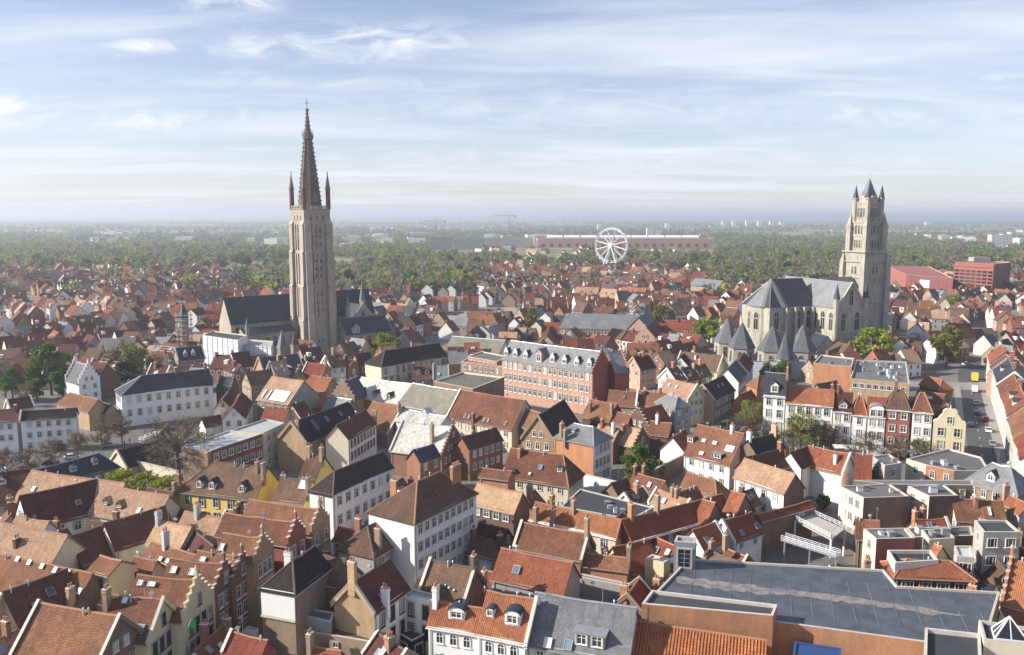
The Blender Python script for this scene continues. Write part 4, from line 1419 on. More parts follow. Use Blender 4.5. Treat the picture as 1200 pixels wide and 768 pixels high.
H('shaded red roofed house with white pillars between its windows', 541, 512, 581, 501, 569, 523, 11, 'darkred', 'brick', win='f', wk='w', ws=2.2)
H('brick house with tan roof and rows of white windows', 560, 566, 612, 577, 588, 600, 12, 'tan', 'brick_dark', win='f', wk='w', ws=2.0, ww=1.3, wh=1.4, st=3.0)
H('orange brick attic block with flat brown top behind the tan roof', 566, 548, 600, 552, 582, 562, 12.5, 'tile', 'brick_orange', p=30, win='')
H('cream walled house with brown hipped roof and small window rows', 599, 525, 660, 533, 628, 566, 12, 'tile', 'cream', hip='b', hb=3.5, win='fb', wk='w', ws=2.2, ww=.9, wh=1.3, sk=[(.66, .5, .9, 1.2), (.5, .75, .6, .7, 'paleglass')], dm=[(.16, .86, 'b', 1.7, 1.0), (1.03, .55, 'b', 1.3, 1.0)], ch=[(.2, .1, 1.0, 'brick_orange', 0, 2.0)])
H('ochre gothic house with tall arched windows in its gable', 630, 487, 661, 468, 645, 512, 12.5, 'blackroof', 'brick_ochre', ends='p.', win='a', wk='a', ww=1.4, wh=2.2, w=5.0, p=54)
H('brown roof joined to the ochre gothic house', 616, 478, 634, 484, 618, 506, 11.5, 'tile', 'brick_brown', win='', w=4)
H('white fronted house with pale slate hipped roof and orange brick side', 673, 496, 695, 500, 676, 519, 14, 'slate_pale', 'brick_orange', p=36, hip='ab', ha=3.4, hb=3.2, wB='white', win='b', wk='d', ww=1.0, wh=2.1, ws=1.7, st=3.4, ch=[(-.25, .75, 3.0, 'brick_tan', 0, 1.4), (.05, .95, 2.2, 'brick_tan', 0, 1.2)], dm=[(.2, .5, 'b', 1.4, .8, 'zinc', 'zinc')])
H('brown roofed house with dark gable beside the chimney cluster', 691, 468, 723, 473, 704, 493, 11, 'tile', 'brick_dark', win='', ch=[(.2, .6, 2.2), (.95, .5, 2.2, 'brick_tan')])
H('brown tiled house with white coping below the brick school', 714, 457, 747, 459, 722, 476, 10.5, 'tile', 'brick_tan', ends='.p', win='', sk=[(.55, .4, .8, 1)], cop='whitewood')
H('brown tiled terrace roof behind the red stepped house', 748, 457, 780, 461, 760, 477, 10.5, 'tile', 'brick_tan', win='', ends='p.', ch=[(.25, .3, 1.4), (.8, 0, 1.2)])
H('purple brick stepped gable house with red roof', 748, 480, 775, 474, 768, 494, 11.5, 'red', 'brick_dark', ends='s.', win='a', w=5.0)
H('small tan roof between the chimneys', 724, 483, 740, 486, 730, 499, 9.5, 'tile', 'brick_tan', win='')
H('low brown roofs with red chimneys behind the white fronted house', 702, 497, 726, 502, 712, 517, 9.5, 'tan', 'brick', win='', ch=[(.8, .3, 2.2, 'white'), (.2, .1, 2, 'brick_red')])
H('tan roof beside the dark stepped gable over the garden', 733, 499, 752, 503, 742, 525, 9.5, 'tan', 'brick_dark', ends='.s', win='b', wk='d', ch=[(.1, .3, 2, 'brick_red')])
H('brown roof with dark gable and white chimney near the turret house', 763, 493, 787, 496, 772, 511, 10, 'tile', 'brick_dark', win='', ch=[(.3, .0, 1.8, 'white')])
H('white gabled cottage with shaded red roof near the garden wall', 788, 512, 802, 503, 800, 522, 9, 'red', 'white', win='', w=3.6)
H('turreted house with slate hipped roof and white battlements', 784, 462, 794, 465, 790, 479, 13, 'slate_pale', 'greywall', hip='ab', win='fab', wk='g', ws=2, p=40)
H('pale yellow gabled house with orange brown roof and tall windows', 782, 443, 817, 451, 800, 468, 13, 'tan', 'paleyellow', ends='.p', win='b', wk='w', ws=1.8, sk=[(.2, .4, .9, 1.2, 'paleglass'), (.45, .4, .9, 1.2, 'paleglass')])
H('ochre gabled house with dark roof and skylights beside the yellow gable', 823, 451, 848, 440, 846, 466, 12.5, 'blackroof', 'brick_brown', wa='brick_ochre', ends='p.', win='f', wk='d', sk=[(.5, .4, .8, 1.2), (.7, .4, .8, 1.2)])
H('broad brown roofed house with ochre wall behind the yellow gable', 798, 412, 847, 417, 820, 434, 11, 'brown', 'paleyellow', win='f', ends='pp', ch=[(.4, .3, 1.0, 'white')])
H('white house with arched window and dark roof near the brown roofed house', 797, 418, 806, 409, 806, 427, 10.5, 'blackroof', 'white', w=3.4, win='a', wk='a')
H('garden shed with brown hipped roof below the terrace', 806, 553, 838, 562, 812, 575, 6, 'tile', 'brick_tan', win='', hip='b')
H('small brown roof behind the orange ridge chimneys', 790, 578, 816, 570, 812, 590, 6.5, 'tile', 'cream', win='')
H('red brick roofed outbuilding beside the garden wall', 716, 566, 734, 560, 735, 580, 6.5, 'darkred', 'brick_brown', win='', w=3.2)
# --- the two institutional brick buildings
H('long orange brick school with grey roof and a row of white dormers', 599, 399, 705, 412, 640, 429, 21, 'slate_pale', 'brick_pink', p=48, ends='.s', wB='brick_red', win='f', wk='w', ws=2.2, st=4.2, ww=1.3, wh=2.4, dm=[(.03, .78, 'p', 1.9, 1.5), (.14, .78, 'p', 1.9, 1.5), (.26, .78, 'p', 1.9, 1.5), (.42, .86, 'g', 2.8, 3.2, 'brick_pink', 'slate_pale'), (.56, .78, 'p', 1.9, 1.5), (.69, .78, 'p', 1.9, 1.5), (.82, .78, 'p', 1.9, 1.5), (.95, .78, 'p', 1.9, 1.5)], name='school_building', cat='school')  # end gable's darker red brick has its shade painted in
H('dark red brick school wing with two shaded gables', 712, 412, 728, 411, 740, 432, 20, 'slate_pale', 'brick_red', ends='.s', win='', w=6.0)  # same brick as the school front, shade put into the darker red
H('brick almshouse with long grey slate roof and two window rows', 664, 367, 748, 369, 700, 386, 15, 'slate_pale', 'brick_pink', win='f', wk='w', ws=2.7, st=4.0, ww=1.4, wh=2.2, hip='ab', ha=3, hb=3, p=42, name='almshouse')
H('dark slate wing of the brick almshouse', 748, 372, 760, 365, 763, 384, 15, 'slate', 'brick_pink', win='', w=6)
H('pink brick gabled house with dark openings beside the almshouse', 756, 385, 768, 375, 775, 395, 13, 'darkred', 'brick_pink', ends='s.', win='a', w=5)
H('pale house with long dark hall roof and tall white windows', 451, 411, 514, 402, 486, 424, 15, 'blackroof', 'cream', hip='a', ha=6, win='f', wk='g', ws=2.8, ww=1.6, wh=3.0, p=42)
H('grey roofed long hall behind the orange brick school', 530, 394, 592, 399, 556, 412, 13, 'grey_tile', 'cream', win='f', p=40)
H('brown gabled house with rows of chimneys near the car park', 640, 420, 668, 424, 652, 440, 10, 'tile', 'brick_tan', win='')
H('tan roofed stone house with dormers behind the dark alley', 735, 402, 772, 403, 750, 422, 14, 'tile', 'brick_tan', win='f', wk='d', dm=[(.25, .55, 'g', 1.4, 1.0, 'brick_tan', 'tile'), (.5, .55, 'g', 1.4, 1.0, 'brick_tan', 'tile'), (.75, .55, 'g', 1.4, 1.0, 'brick_tan', 'tile')])
H('orange roofed brick house row with dormers near the chestnut tree', 675, 336, 702, 337, 686, 351, 13, 'tan', 'brick_tan', win='f', dm=[(.3, .5, 'g', 1.6, 1.0, 'brick_tan', 'tan'), (.7, .5, 'g', 1.6, 1.0, 'brick_tan', 'tan')])
H('second orange roofed brick house with dormers near the chestnut tree', 706, 338, 728, 340, 714, 354, 13, 'tan', 'brick_tan', win='f', dm=[(.35, .5, 'g', 1.6, 1.0, 'brick_tan', 'tan'), (.7, .5, 'g', 1.6, 1.0, 'brick_tan', 'tan')])
H('third brick house with orange roof and shaded gable near the chestnut tree', 730, 336, 758, 338, 740, 350, 14, 'orange', 'brick', win='f')
H('long grey roofed hall with brick gable beyond the small red roofs', 815, 326, 848, 329, 820, 342, 14, 'slate_pale', 'brick', win='', p=40)
# --- white row on the square (facades face the camera), one continuous front
G0, G1 = P(891, 521, 0), P(1133, 546, 0)
gd = (G1 - G0).normalized()
gn = V((gd.y, -gd.x, 0))


def on_front(px):
    d = ray(px, 500)
    # intersection of the vertical plane through this column with the front line
    k_ = d.x / d.y
    t = (G0.x - k_ * G0.y) / (k_ * gd.y - gd.x)
    return G0 + gd * t


def row_house(label, px0, px1, py, roof, wall, tp=.9, dep=5.0, **k):
    a, b = on_front(px0), on_front(px1)
    m_ = (a + b) / 2
    d = ray((px0 + px1) / 2, py)
    ze = CAMZ + d.z * (m_.y / d.y)
    A, B = a - gn * dep, b - gn * dep
    k = dict(dict(win='f', st=3.55, cornice=True, gut='whitewood', mg=.35), **k)
    ha, hb = (k.get('ha', 0), k.get('hb', 0))
    house(A + gd * ha, B - gd * hb, ze + dep * tp, dep + .3, dep, tp, roof, wall, label=label, k=dict(k, flip=(V((-gd.y, gd.x, 0)).dot(gn) < 0)))


row_house('white corner house with slate mansard and stone dormer on the tree square', 893, 919, 463, 'slate', 'white', tp=2.0, dep=3.0, wk='d', ws=2.0, ww=1.25, wh=2.3, dm=[(.5, .80, 'g', 2.2, 2.0, 'white', 'slate')], ch=[(1.0, .1, 2.4, 'brick_orange')])
row_house('wide white house with orange roof on the tree square', 919, 975, 474, 'orange', 'white', tp=.75, wk='d', ws=2.3, ww=1.25, wh=2.1, ch=[(.95, -.2, 2, 'brick')])
row_house('pale grey house with dark roof and pointed dormer on the tree square', 975, 997, 482, 'darkred', 'white', wk='d', ws=1.9, ww=1.1, wh=2.1, dm=[(.55, .8, 'g', 2.4, 1.0, 'greywall', 'darkred')], ch=[(.2, 0, 2, 'brick')])
row_house('narrow white house with red hipped roof above striped awnings', 997, 1016, 486, 'red', 'white', wk='d', ws=1.8, ww=1.05, wh=2.0, hip='ab', ha=1.6, hb=1.6)
row_house('white house with curved gable dormer above striped awnings', 1016, 1037, 488, 'red', 'white', wk='d', ws=1.9, ww=1.15, wh=2.1, dm=[(.5, .98, 'a', 3.6, 2.2, 'white', 'zinc')])
row_house('red brick house with white window frames in the white row', 1037, 1067, 480, 'brown', 'brick_red', wk='w', ws=2.3, ww=1.5, wh=1.9, hip='ab', ha=2.2, hb=2.2, ch=[(.1, .0, 2.2, 'brick')])
row_house('white house with red brown roof beside the curved cream gable', 1067, 1093, 483, 'tile', 'white', wk='d', ws=2.1, ww=1.25, wh=2.0, hip='ab', ha=2.2, hb=2.2)
# --- right edge of the shopping street
H('brick house with orange stepped gable roof and tall chimney by the shopping street', 1186, 417, 1190, 408, 1166, 440, 16, 'orange', 'brick_pink', w=7.5, ends='s.', win='', ch=[(.0, .0, 1.5, 'brick_red', 0, 1.6)])
S0, S1 = P(1155, 446, 0), P(1192, 580, 0)
sdv_ = (S1 - S0).normalized()
sn_ = V((sdv_.y, -sdv_.x, 0))
if sn_.x > 0: sn_ = -sn_
SL = (S1 - S0).length
cuts = [0, .13, .25, .40, .55, .72, .88, 1.0]
SH = [('white', 'orange', 10.5, 'tall white house with orange roof at the crossing of the shopping street'), ('cream', 'brown', 9.5, 'cream house with brown roof along the right of the shopping street'), ('white', 'slate', 11.0, 'white house with dark slate roof and dormer along the shopping street'),
      ('white', 'tile', 9.5, 'white house with brown tiled roof and skylight along the shopping street'), ('white', 'orange', 10.0, 'white house with orange roof and two dormers along the shopping street'), ('greywall', 'tile', 9.0, 'grey house with brown roof facing the slate corner house'), ('white', 'red', 9.0, 'last white house with red roof along the shopping street')]
for i_, (wl_, rf_, ze_, lb_) in enumerate(SH):
    a_, b_ = S0 + sdv_ * (SL * cuts[i_]), S0 + sdv_ * (SL * cuts[i_ + 1])
    k_ = dict(win='fa', wk='d', ws=2.2, st=3.2, ww=1.15, wh=1.9, cornice=True, gut='whitewood', ch=[(.95, 0, 1.8)], flip=(V((-sdv_.y, sdv_.x, 0)).dot(sn_) < 0))
    if i_ == 2: k_['dm'] = [(.5, .6, 'g', 1.8, 1.3)]
    if i_ == 4: k_['dm'] = [(.3, .6, 'g', 1.6, 1.2), (.7, .6, 'g', 1.6, 1.2)]
    if i_ == 3: k_['sk'] = [(.5, .5)]
    house(a_ - sn_ * 4.6, b_ - sn_ * 4.6, ze_ + 4.6 * .95, 4.9, 4.6, .95, rf_, wl_, label=lb_, k=k_)
H('small red roofed house between the tree and the shopping street', 1086, 440, 1104, 445, 1094, 456, 9.5, 'orange', 'brick_brown', win='', hip='b')
H('brown roofed house beside the shopping street behind the cream gable', 1076, 457, 1108, 462, 1092, 474, 9.5, 'tile', 'brick_brown', win='', sk=[(.5, .5, 2.0, 1.0, 'paleglass')])
H('pyramid roofed brick house behind the white corner house', 889, 441, 902, 440, 895, 455, 12, 'tile', 'brick_orange', hip='ab', win='')
H('brick gabled house with dark roof behind the orange roofed white house', 957, 450, 980, 446, 975, 460, 12, 'brown', 'brick_brown', win='', w=5)
H('white house with shaded wall beside the chapel sheeting', 866, 422, 872, 413, 858, 430, 12, 'darkred', 'white', win='b', w=4)
H('terracotta annex roofs beside the budding trees', 868, 462, 884, 455, 882, 476, 7.5, 'red', 'brick_orange', win='', w=3.5)
H('shaded dark roof house along the alley by the chapels', 852, 432, 862, 422, 866, 446, 12, 'slate', 'white', win='f', w=4.5)

# bell-gabled cream house: its gable faces the square
bl, brr = on_front(1093.5), on_front(1132)
pA = (bl + brr) / 2
hw_ = (brr - bl).length / 2
house(pA - gn * .3, pA - gn * 11, 14.2, hw_ + .3, hw_ + .3, .95, 'tile', 'paleyellow', label='cream house with curved bell gable and red shutter at the street corner', k=dict(ends='c.', win='a', wk='d', ws=2.3, st=3.6, ww=1.5, wh=2.2, cop='whitewood'))

sheet('service_yard', [(872, 725), (985, 730), (990, 640), (1000, 604), (945, 594), (900, 612)], 0.004, 'flatroof')
for nm_, o0_, o1_ in (('pavement', .15, 2.6), ('pavement', 9.4, 11.6)):
    m = MB()
    p_, q_ = S0 + sn_ * o0_, S1 + sn_ * o0_
    if o0_ > 5: q_ = S0 + sdv_ * (SL * .62) + sn_ * o0_; p_ = S0 + sdv_ * (SL * .12) + sn_ * o0_
    m.ext([p_, q_, q_ + sn_ * (o1_ - o0_), p_ + sn_ * (o1_ - o0_)], (0, 0, .13))
    o_ = m.obj(nm_, [M('pavement')], None, V((p_.x, p_.y, 0)))
    tag(o_, kind='structure')
for t_ in range(14):
    m = MB()
    p_ = S0 + sdv_ * (SL * (.06 + .065 * t_)) + sn_ * 5.8 + V((0, 0, .012))
    m.face([p_, p_ + sdv_ * 2.2, p_ + sdv_ * 2.2 + sn_ * .14, p_ + sn_ * .14])
    o_ = m.obj('road_marking', [M('paint')], None, V((p_.x, p_.y, 0)))
    tag(o_, kind='structure')
# ---------------------------------------------------------------- flat-roofed buildings
flat('long flat lead roof with seams beside the brick parapet box', [(806, 655), (1036, 668), (1052, 687), (1172, 694), (1152, 762), (1078, 752), (908, 729), (758, 705)], 11.5, 'lead', 'brick_orange', par=0.25)
LEADP = HOUSES[-1][0]
flat('brick box with dark flat roof and white coping behind the pantiled roof', [(764, 692), (911, 709), (906, 722), (752, 708)], 13.2, 'flatroof_dark', 'brick_orange', par=0.4)
flat('low shed with blue metal roof against the orange brick wall', [(931, 752), (986, 760), (984, 800), (925, 800)], 9.8, 'bluemetal', 'brick_orange', par=0.1, cop='bluemetal')
flat('dark flat roof with pale parapet beside the glass pyramid', [(1084, 736), (1149, 743), (1152, 800), (1082, 800)], 12.2, 'flatroof_dark', 'greywall', par=0.5)
GP = flat('cream building with a glass pyramid skylight on its roof', [(1147, 727), (1202, 735), (1226, 758), (1153, 750)], 13, 'flatroof_dark', 'cream', par=0.35)
flat('brown brick school block with flat grey roof and white windows', [(984, 570), (1012, 584), (1066, 582), (1042, 567)], 10.5, 'flatroof', 'brick_brown', par=0.25, win=(0,), wk='g', ws=2.0, sidem={0: 'cream'}, clutter=3)
flat('brown brick block with flat roof and cream side beside the slate corner house', [(1064, 570), (1089, 582), (1123, 581), (1106, 568)], 10.5, 'flatroof', 'brick_dark', par=0.25, win=(0,), wk='w', sidem={0: 'cream'}, clutter=2)
flat('long rear block with flat grey roof linking the two brick school blocks', [(1000, 563), (1140, 563), (1140, 569), (1040, 568)], 10.5, 'flatroof', 'brick_brown', par=0.25, win=(1, 2), wk='w')
flat('bright red brick block with flat roof and cream window side', [(1012, 620), (1027, 632), (1072, 631), (1061, 619)], 9, 'flatroof', 'brick_red', par=0.3, win=(0,), wk='w', sidem={0: 'cream'}, clutter=3)
flat('low cream block with flat grey roof beside the bright red block', [(1080, 621), (1089, 633), (1119, 631), (1110, 619)], 8, 'flatroof', 'cream', par=0.3, clutter=2)
flat('rear grey flat roof with brown wall beside the glazed balcony', [(1062, 619), (1138, 617), (1141, 628), (1072, 630)], 7, 'flatroof', 'brick_brown', par=0.3, clutter=3)
flat('grey concrete block with balconies and dark flat roof', [(1142, 610), (1153, 624), (1196, 624), (1180, 610)], 12, 'flatroof_dark', 'concrete', par=0.3, win=(0, 1), wk='s', ww=1.8)
flat('lower grey annex with glazed front beside the concrete block', [(1118, 640), (1122, 652), (1142, 654), (1138, 640)], 8.5, 'zinc_pale', 'concrete', par=0.3, win=(0, 1), wk='s', ww=2)
flat('small flat roof with white parapet beside the orange pavilion', [(1040, 645), (1049, 660), (1100, 657), (1091, 645)], 8.6, 'flatroof_dark', 'white', par=0.5)
flat('curved grey flat roof block at the corner of the shopping street', [(1062, 538), (1085, 545), (1118, 552), (1160, 552), (1150, 536), (1112, 526)], 10, 'flatroof', 'cream', par=0.3, win=(0, 1), wk='w', sidem={1: 'brick_orange', 2: 'greywall'}, clutter=3)
flat('beige block with small white rooftop hatch behind the school blocks', [(1022, 535), (1037, 546), (1057, 543), (1042, 532)], 11, 'flatroof', 'concrete', par=0.3, win=(0, 1), wk='d', clutter=1)
flat('dark flat roofed court between brick wings', [(657, 594), (680, 573), (766, 595), (740, 609)], 5.5, 'flatroof_dark', 'greywall', par=0.15, clutter=4)
flat('red brick school with flat white roof beside the bare tree', [(213, 524), (246, 529), (309, 508), (268, 505)], 9.5, 'flatroof_pale', 'brick_red', par=0.3, win=(1,), wk='w', ws=2.2, ww=1.5, sidem={0: 'brick_tan'}, cop='flatroof_pale')
flat('cream school wing with flat white roof behind the red brick school', [(270, 505), (309, 507.5), (334, 496), (312, 491)], 9.8, 'flatroof_pale', 'cream', par=0.3, win=(1,), wk='w', cop='flatroof_pale')
flat('wide flat grey green roof with parapet below the tall windowed hall', [(508, 447), (542, 436), (591, 442), (554, 456)], 12, 'grey_tile', 'brick_brown', par=0.5)
flat('ochre brick theatre block with flat top behind the white row', [(953, 426), (998, 430), (1001, 420), (962, 416)], 15, 'flatroof', 'brick_orange', par=0.4, clutter=3)
flat('department store with ochre walls and rooftop machinery', [(996, 444), (1066, 450), (1062, 424), (1004, 422)], 13.5, 'flatroof', 'brick_ochre', par=0.5, win=(0,), wk='s', rows=1, ws=2.0, ww=1.6, wh=1.5, clutter=24)
flat('brown brick link block with flat roof beside the long hall', [(548, 418), (582, 424), (596, 418), (565, 412)], 12, 'flatroof', 'brick_tan', par=0.3, win=(0,), wk='w')
flat('long low block with pinkish flat roof and white windows by the brick school', [(540, 424), (588, 430), (594, 424), (552, 418)], 11, 'redroof', 'brick_tan', par=0.3, win=(0,), wk='w')
flat('white zinc roofed courtyard wing with tall windows and a round window', [(474, 697), (490, 701), (508, 704), (512, 697), (480, 690)], 9.6, 'zinc', 'white', par=0.15, win=(0, 1), wk='g', fm='darkwood', ww=1.1, wh=2.2)
flat('black glazed conservatory in the white courtyard', [(466, 742), (482, 752), (498, 744), (483, 735)], 4.2, 'flatroof_dark', 'black', par=0.2, win='all', wk='g', fm='darkwood', ws=1.6, ww=1.4, wh=2.4)
flat('low tan brick annex with a lean roof below the ochre gable', [(352, 739), (436, 753), (440, 741), (372, 729)], 6.5, 'brown', 'brick_tan', par=0.1, win=(0,), wk='d', ww=.8, wh=.8, ws=6)
flat('navy zinc bay with a pointed lantern in the dark court', [(356, 722), (388, 730), (392, 718), (366, 714)], 8.2, 'lead', 'greywall', par=0.1)
flat('grey rendered court wall below the orange brick wall', [(676, 676), (737, 688), (738, 684), (680, 672)], 7, 'flatroof', 'greywall', par=0.1)
H('small red tiled roof with pale verge in the narrow gabled street', 272, 740, 313, 750, 302, 778, 9, 'red', 'brick_red', ends='p.', win='')
flat('pale grey dome roofed van canopy in the narrow street', [(283, 741), (300, 746), (303, 737), (290, 734)], 3.2, 'zinc_pale', 'white', par=0.1)
flat('tall zinc clad lift shaft at the corner of the lead roof', [(790, 635), (815, 637), (816, 630), (793, 628)], 15.5, 'zinc', 'zinc', par=0.3, win=(0,), wk='g', fm='zinc', ww=2.0, wh=3)
flat('low yellow wall and annex between red roof and lead roof', [(756, 655), (778, 660), (786, 655), (764, 650)], 8, 'paleyellow', 'paleyellow', par=0.2)
# ---------------------------------------------------------------- landmarks
def Lf(T, ex, ey):
    return lambda x, y, z=0.0: V((T.x + ex.x * x + ey.x * y, T.y + ex.y * x + ey.y * y, z))


def brick_church():
    T = P(369, 414, 0)
    c = -T; c.z = 0; c.normalize(); c = V((c.x, c.y, 0))
    nN = Matrix.Rotation(R(27), 3, 'Z') @ c
    ex = Matrix.Rotation(R(90), 3, 'Z') @ nN
    ey = -nN
    Q = Lf(T, ex, ey)
    root = empty('brick_church', T, 'tall brick church tower with octagonal spire and slate roofed nave', 'church')
    zt = 69.0
    b = MB()
    hw = 6.7
    b.ext([Q(-hw, -hw), Q(hw, -hw), Q(hw, hw), Q(-hw, hw)], (0, 0, zt), 0)
    b.obj('tower_shaft', [M('church_brick')], root)
    # angle buttresses, stepped back in stages
    st = [(0, 17, 2.3), (17, 33, 1.95), (33, 49, 1.5), (49, 62, 1.05)]
    for sx in (-1, 1):
        for sy in (-1, 1):
            for ax in (0, 1):
                m = MB()
                for (z0, z1, pr) in st:
                    w = 1.55
                    if ax == 0:
                        x0, x1 = sx * (hw - 2 * w + .35), sx * (hw + .35)
                        y0, y1 = sy * (hw - .1), sy * (hw + pr)
                    else:
                        y0, y1 = sy * (hw - 2 * w + .35), sy * (hw + .35)
                        x0, x1 = sx * (hw - .1), sx * (hw + pr)
                    m.ext([Q(x0, y0, z0), Q(x1, y0, z0), Q(x1, y1, z0), Q(x0, y1, z0)], (0, 0, z1 - z0), 0)
                    # sloped weathering on each stage
                    k = pr - 0.5
                    if ax == 0:
                        tri = [Q(x0, y1, z1), Q(x0, y0, z1), Q(x0, y0, z1 + 1.6 + pr * .6)]
                        m.ext(tri, Q(x1, 0, 0) - Q(x0, 0, 0), 1)
                        m.ext([Q(x0, y1, z1 - .35), Q(x1, y1, z1 - .35), Q(x1, sy * (hw + pr + .18), z1 - .35), Q(x0, sy * (hw + pr + .18), z1 - .35)], (0, 0, .34), 1)
                    else:
                        tri = [Q(x1, y0, z1), Q(x0, y0, z1), Q(x0, y0, z1 + 1.6 + pr * .6)]
                        m.ext(tri, Q(0, y1, 0) - Q(0, y0, 0), 1)
                        m.ext([Q(x1, y0, z1 - .35), Q(x1, y1, z1 - .35), Q(sx * (hw + pr + .18), y1, z1 - .35), Q(sx * (hw + pr + .18), y0, z1 - .35)], (0, 0, .34), 1)
                m.obj('buttress', [M('church_brick'), M('stone')], root)
    for z in (17.2, 33.2, 49.2, 62.5, 67.6):
        m = MB()
        h = hw + .14
        m.ext([Q(-h, -h, z), Q(h, -h, z), Q(h, h, z), Q(-h, h, z)], (0, 0, .45), 0)
        m.obj('string_course', [M('stone')], root)
    # blind panels between slim pilasters, with small openings
    for fd, nr in ((ex, -ey), (-ey, -ex), (ey, ex)):
        def F(x, z, o=0.0):
            p = T + nr * (hw + o) + fd * x
            return V((p.x, p.y, z))
        for x in (-2.3, 0.0, 2.3):
            for z0, z1 in ((18.2, 32.4), (34.2, 48.4), (50.2, 62.0)):
                m = MB()
                m.box(F(x, (z0 + z1) / 2, .25), fd * .42, nr * .27, V((0, 0, (z1 - z0) / 2)))
                m.obj('pilaster', [M('church_brick')], root)
        for z in (6, 21, 24.5, 28, 37, 40.5, 44, 52, 55.5):
            for x in (-1.15, 1.15):
                window(root, F(x, z, .004), fd, nr, .62, 1.5, 'o', 'stone')
        for x in (-1.2, 1.2):
            window(root, F(x, 57.8, .004), fd, nr, 1.25, 3.6, 'a', 'stone')
        for x in (-3.2, 0, 3.2):
            window(root, F(x, 63.6, .004), fd, nr, 1.3, 2.8, 'a', 'stone')
    m = MB()
    h, hi = hw + .35, hw - .1
    for a, b_ in (((-h, -h), (h, -h)), ((h, -h), (h, h)), ((h, h), (-h, h)), ((-h, h), (-h, -h))):
        p, q = Q(*a, 69.02), Q(*b_, 69.02)
        d = (q - p).normalized()
        nr = V((-d.y, d.x, 0))
        m.box((p + q) / 2 + nr * .2 + V((0, 0, .15)), (q - p) / 2, nr * .2, V((0, 0, .15)))
        m.box((p + q) / 2 + nr * .2 + V((0, 0, 1.5)), (q - p) / 2, nr * .2, V((0, 0, .12)))
        for i in range(12):
            m.box(p.lerp(q, (i + .5) / 12) + nr * .2 + V((0, 0, .85)), d * .16, nr * .15, V((0, 0, .56)))
    m.obj('balustrade', [M('stone')], root)
    # spire with crockets, crown and finial
    m = MB()
    c0 = V((T.x, T.y, 0))
    ph = math.pi / 8
    m.frus(c0, ex, ey, 5.6, 5.3, 69.0, 72.0, 8, 0, ph)
    m.frus(c0, ex, ey, 5.05, 1.6, 72.0, 102.5, 8, 0, ph)
    m.frus(c0, ex, ey, 2.5, 2.5, 101.6, 102.9, 8, 1, ph)
    m.frus(c0, ex, ey, 1.6, .28, 102.5, 115.2, 8, 0, ph)
    m.frus(c0, ex, ey, .8, .8, 114.2, 115.4, 8, 1, ph)
    m.tube(c0 + V((0, 0, 115)), c0 + V((0, 0, 120)), .18, .12, 5, 1)
    m.box(c0 + V((0, 0, 118)), ex * .8, ey * .12, V((0, 0, .14)), 1)
    for i in range(8):
        a = ph + i * math.pi / 4
        dr = ex * math.cos(a) + ey * math.sin(a)
        m.tube(c0 + dr * 5.1 + V((0, 0, 72)), c0 + dr * 1.65 + V((0, 0, 102.5)), .22, .16, 4, 1, False)
        for k in range(15):
            t = (k + .6) / 15
            m.box(c0 + dr * (5.15 - 3.45 * t + .22) + V((0, 0, 72 + 30.5 * t)), dr * .34, V((-dr.y, dr.x, 0)) * .15, V((0, 0, .28)), 1)
        for k in range(6):
            t = (k + .6) / 6
            m.box(c0 + dr * (1.65 - 1.3 * t + .15) + V((0, 0, 102.9 + 11 * t)), dr * .2, V((-dr.y, dr.x, 0)) * .12, V((0, 0, .2)), 1)
        m.frus(c0 + dr * 2.3, ex, ey, .34, 0, 102.6, 106, 4, 1)
    m.obj('spire', [M('spire_brick'), M('stone_dark')], root)
    for i in range(4):
        a = i * math.pi / 2 - math.pi / 2
        dr = ex * math.cos(a) + ey * math.sin(a)
        window(root, c0 + dr * 4.85 + V((0, 0, 73)), V((-dr.y, dr.x, 0)), dr, 1.4, 3.4, 'a', 'stone')
    for sx in (-1, 1):
        for sy in (-1, 1):
            p = Q(sx * (hw - .5), sy * (hw - .5))
            m = MB()
            m.frus(p, ex, ey, 1.15, 1.1, 68.9, 79.0, 8, 0)
            m.frus(p, ex, ey, 1.35, 1.35, 78.4, 79.1, 8, 1)
            m.frus(p, ex, ey, 1.1, 0.05, 79.1, 86.2, 8, 1)
            m.frus(p, ex, ey, .25, .25, 85.4, 86.4, 5, 1)
            m.obj('pinnacle', [M('brick_dark'), M('stone_dark')], root)
    # nave, aisle, chapels (roof pieces of the same church)
    kk = dict(wk='a', ww=2.0, wh=5.2, ws=4.0, rows=1, fm='stone', wt=1.5)
    tall = dict(win='f', flip=True, **kk)
    for (xa, xb, yc, zr, of, pit, kw) in ((-37, 40, 17, 28, 7.5, 1.6, tall), (-34, -8.9, 6.5, 14.5, 6.0, .45, tall), (9.2, 32, 7.5, 14.5, 6.0, .45, tall)):
        house(Q(xa, yc), Q(xb, yc), zr, of, of, pit, 'slate', 'church_brick', parent=root, k=kw)
    house(Q(26, -2), Q(26, 14), 22, 6, 6, 1.2, 'slate', 'church_brick', parent=root, k=dict(win='a', ends='s.', **kk))
    house(Q(9, -9), Q(34, -9), 17, 6.5, 6.5, 1.15, 'slate', 'church_brick', parent=root, k=dict(win='fa', flip=True, wk='a', ww=1.6, wh=4, ws=4, rows=1, fm='stone', wt=1.2, dm=[(.22, .9, 'g', 4.2, 2.5, 'church_brick', 'slate')]))
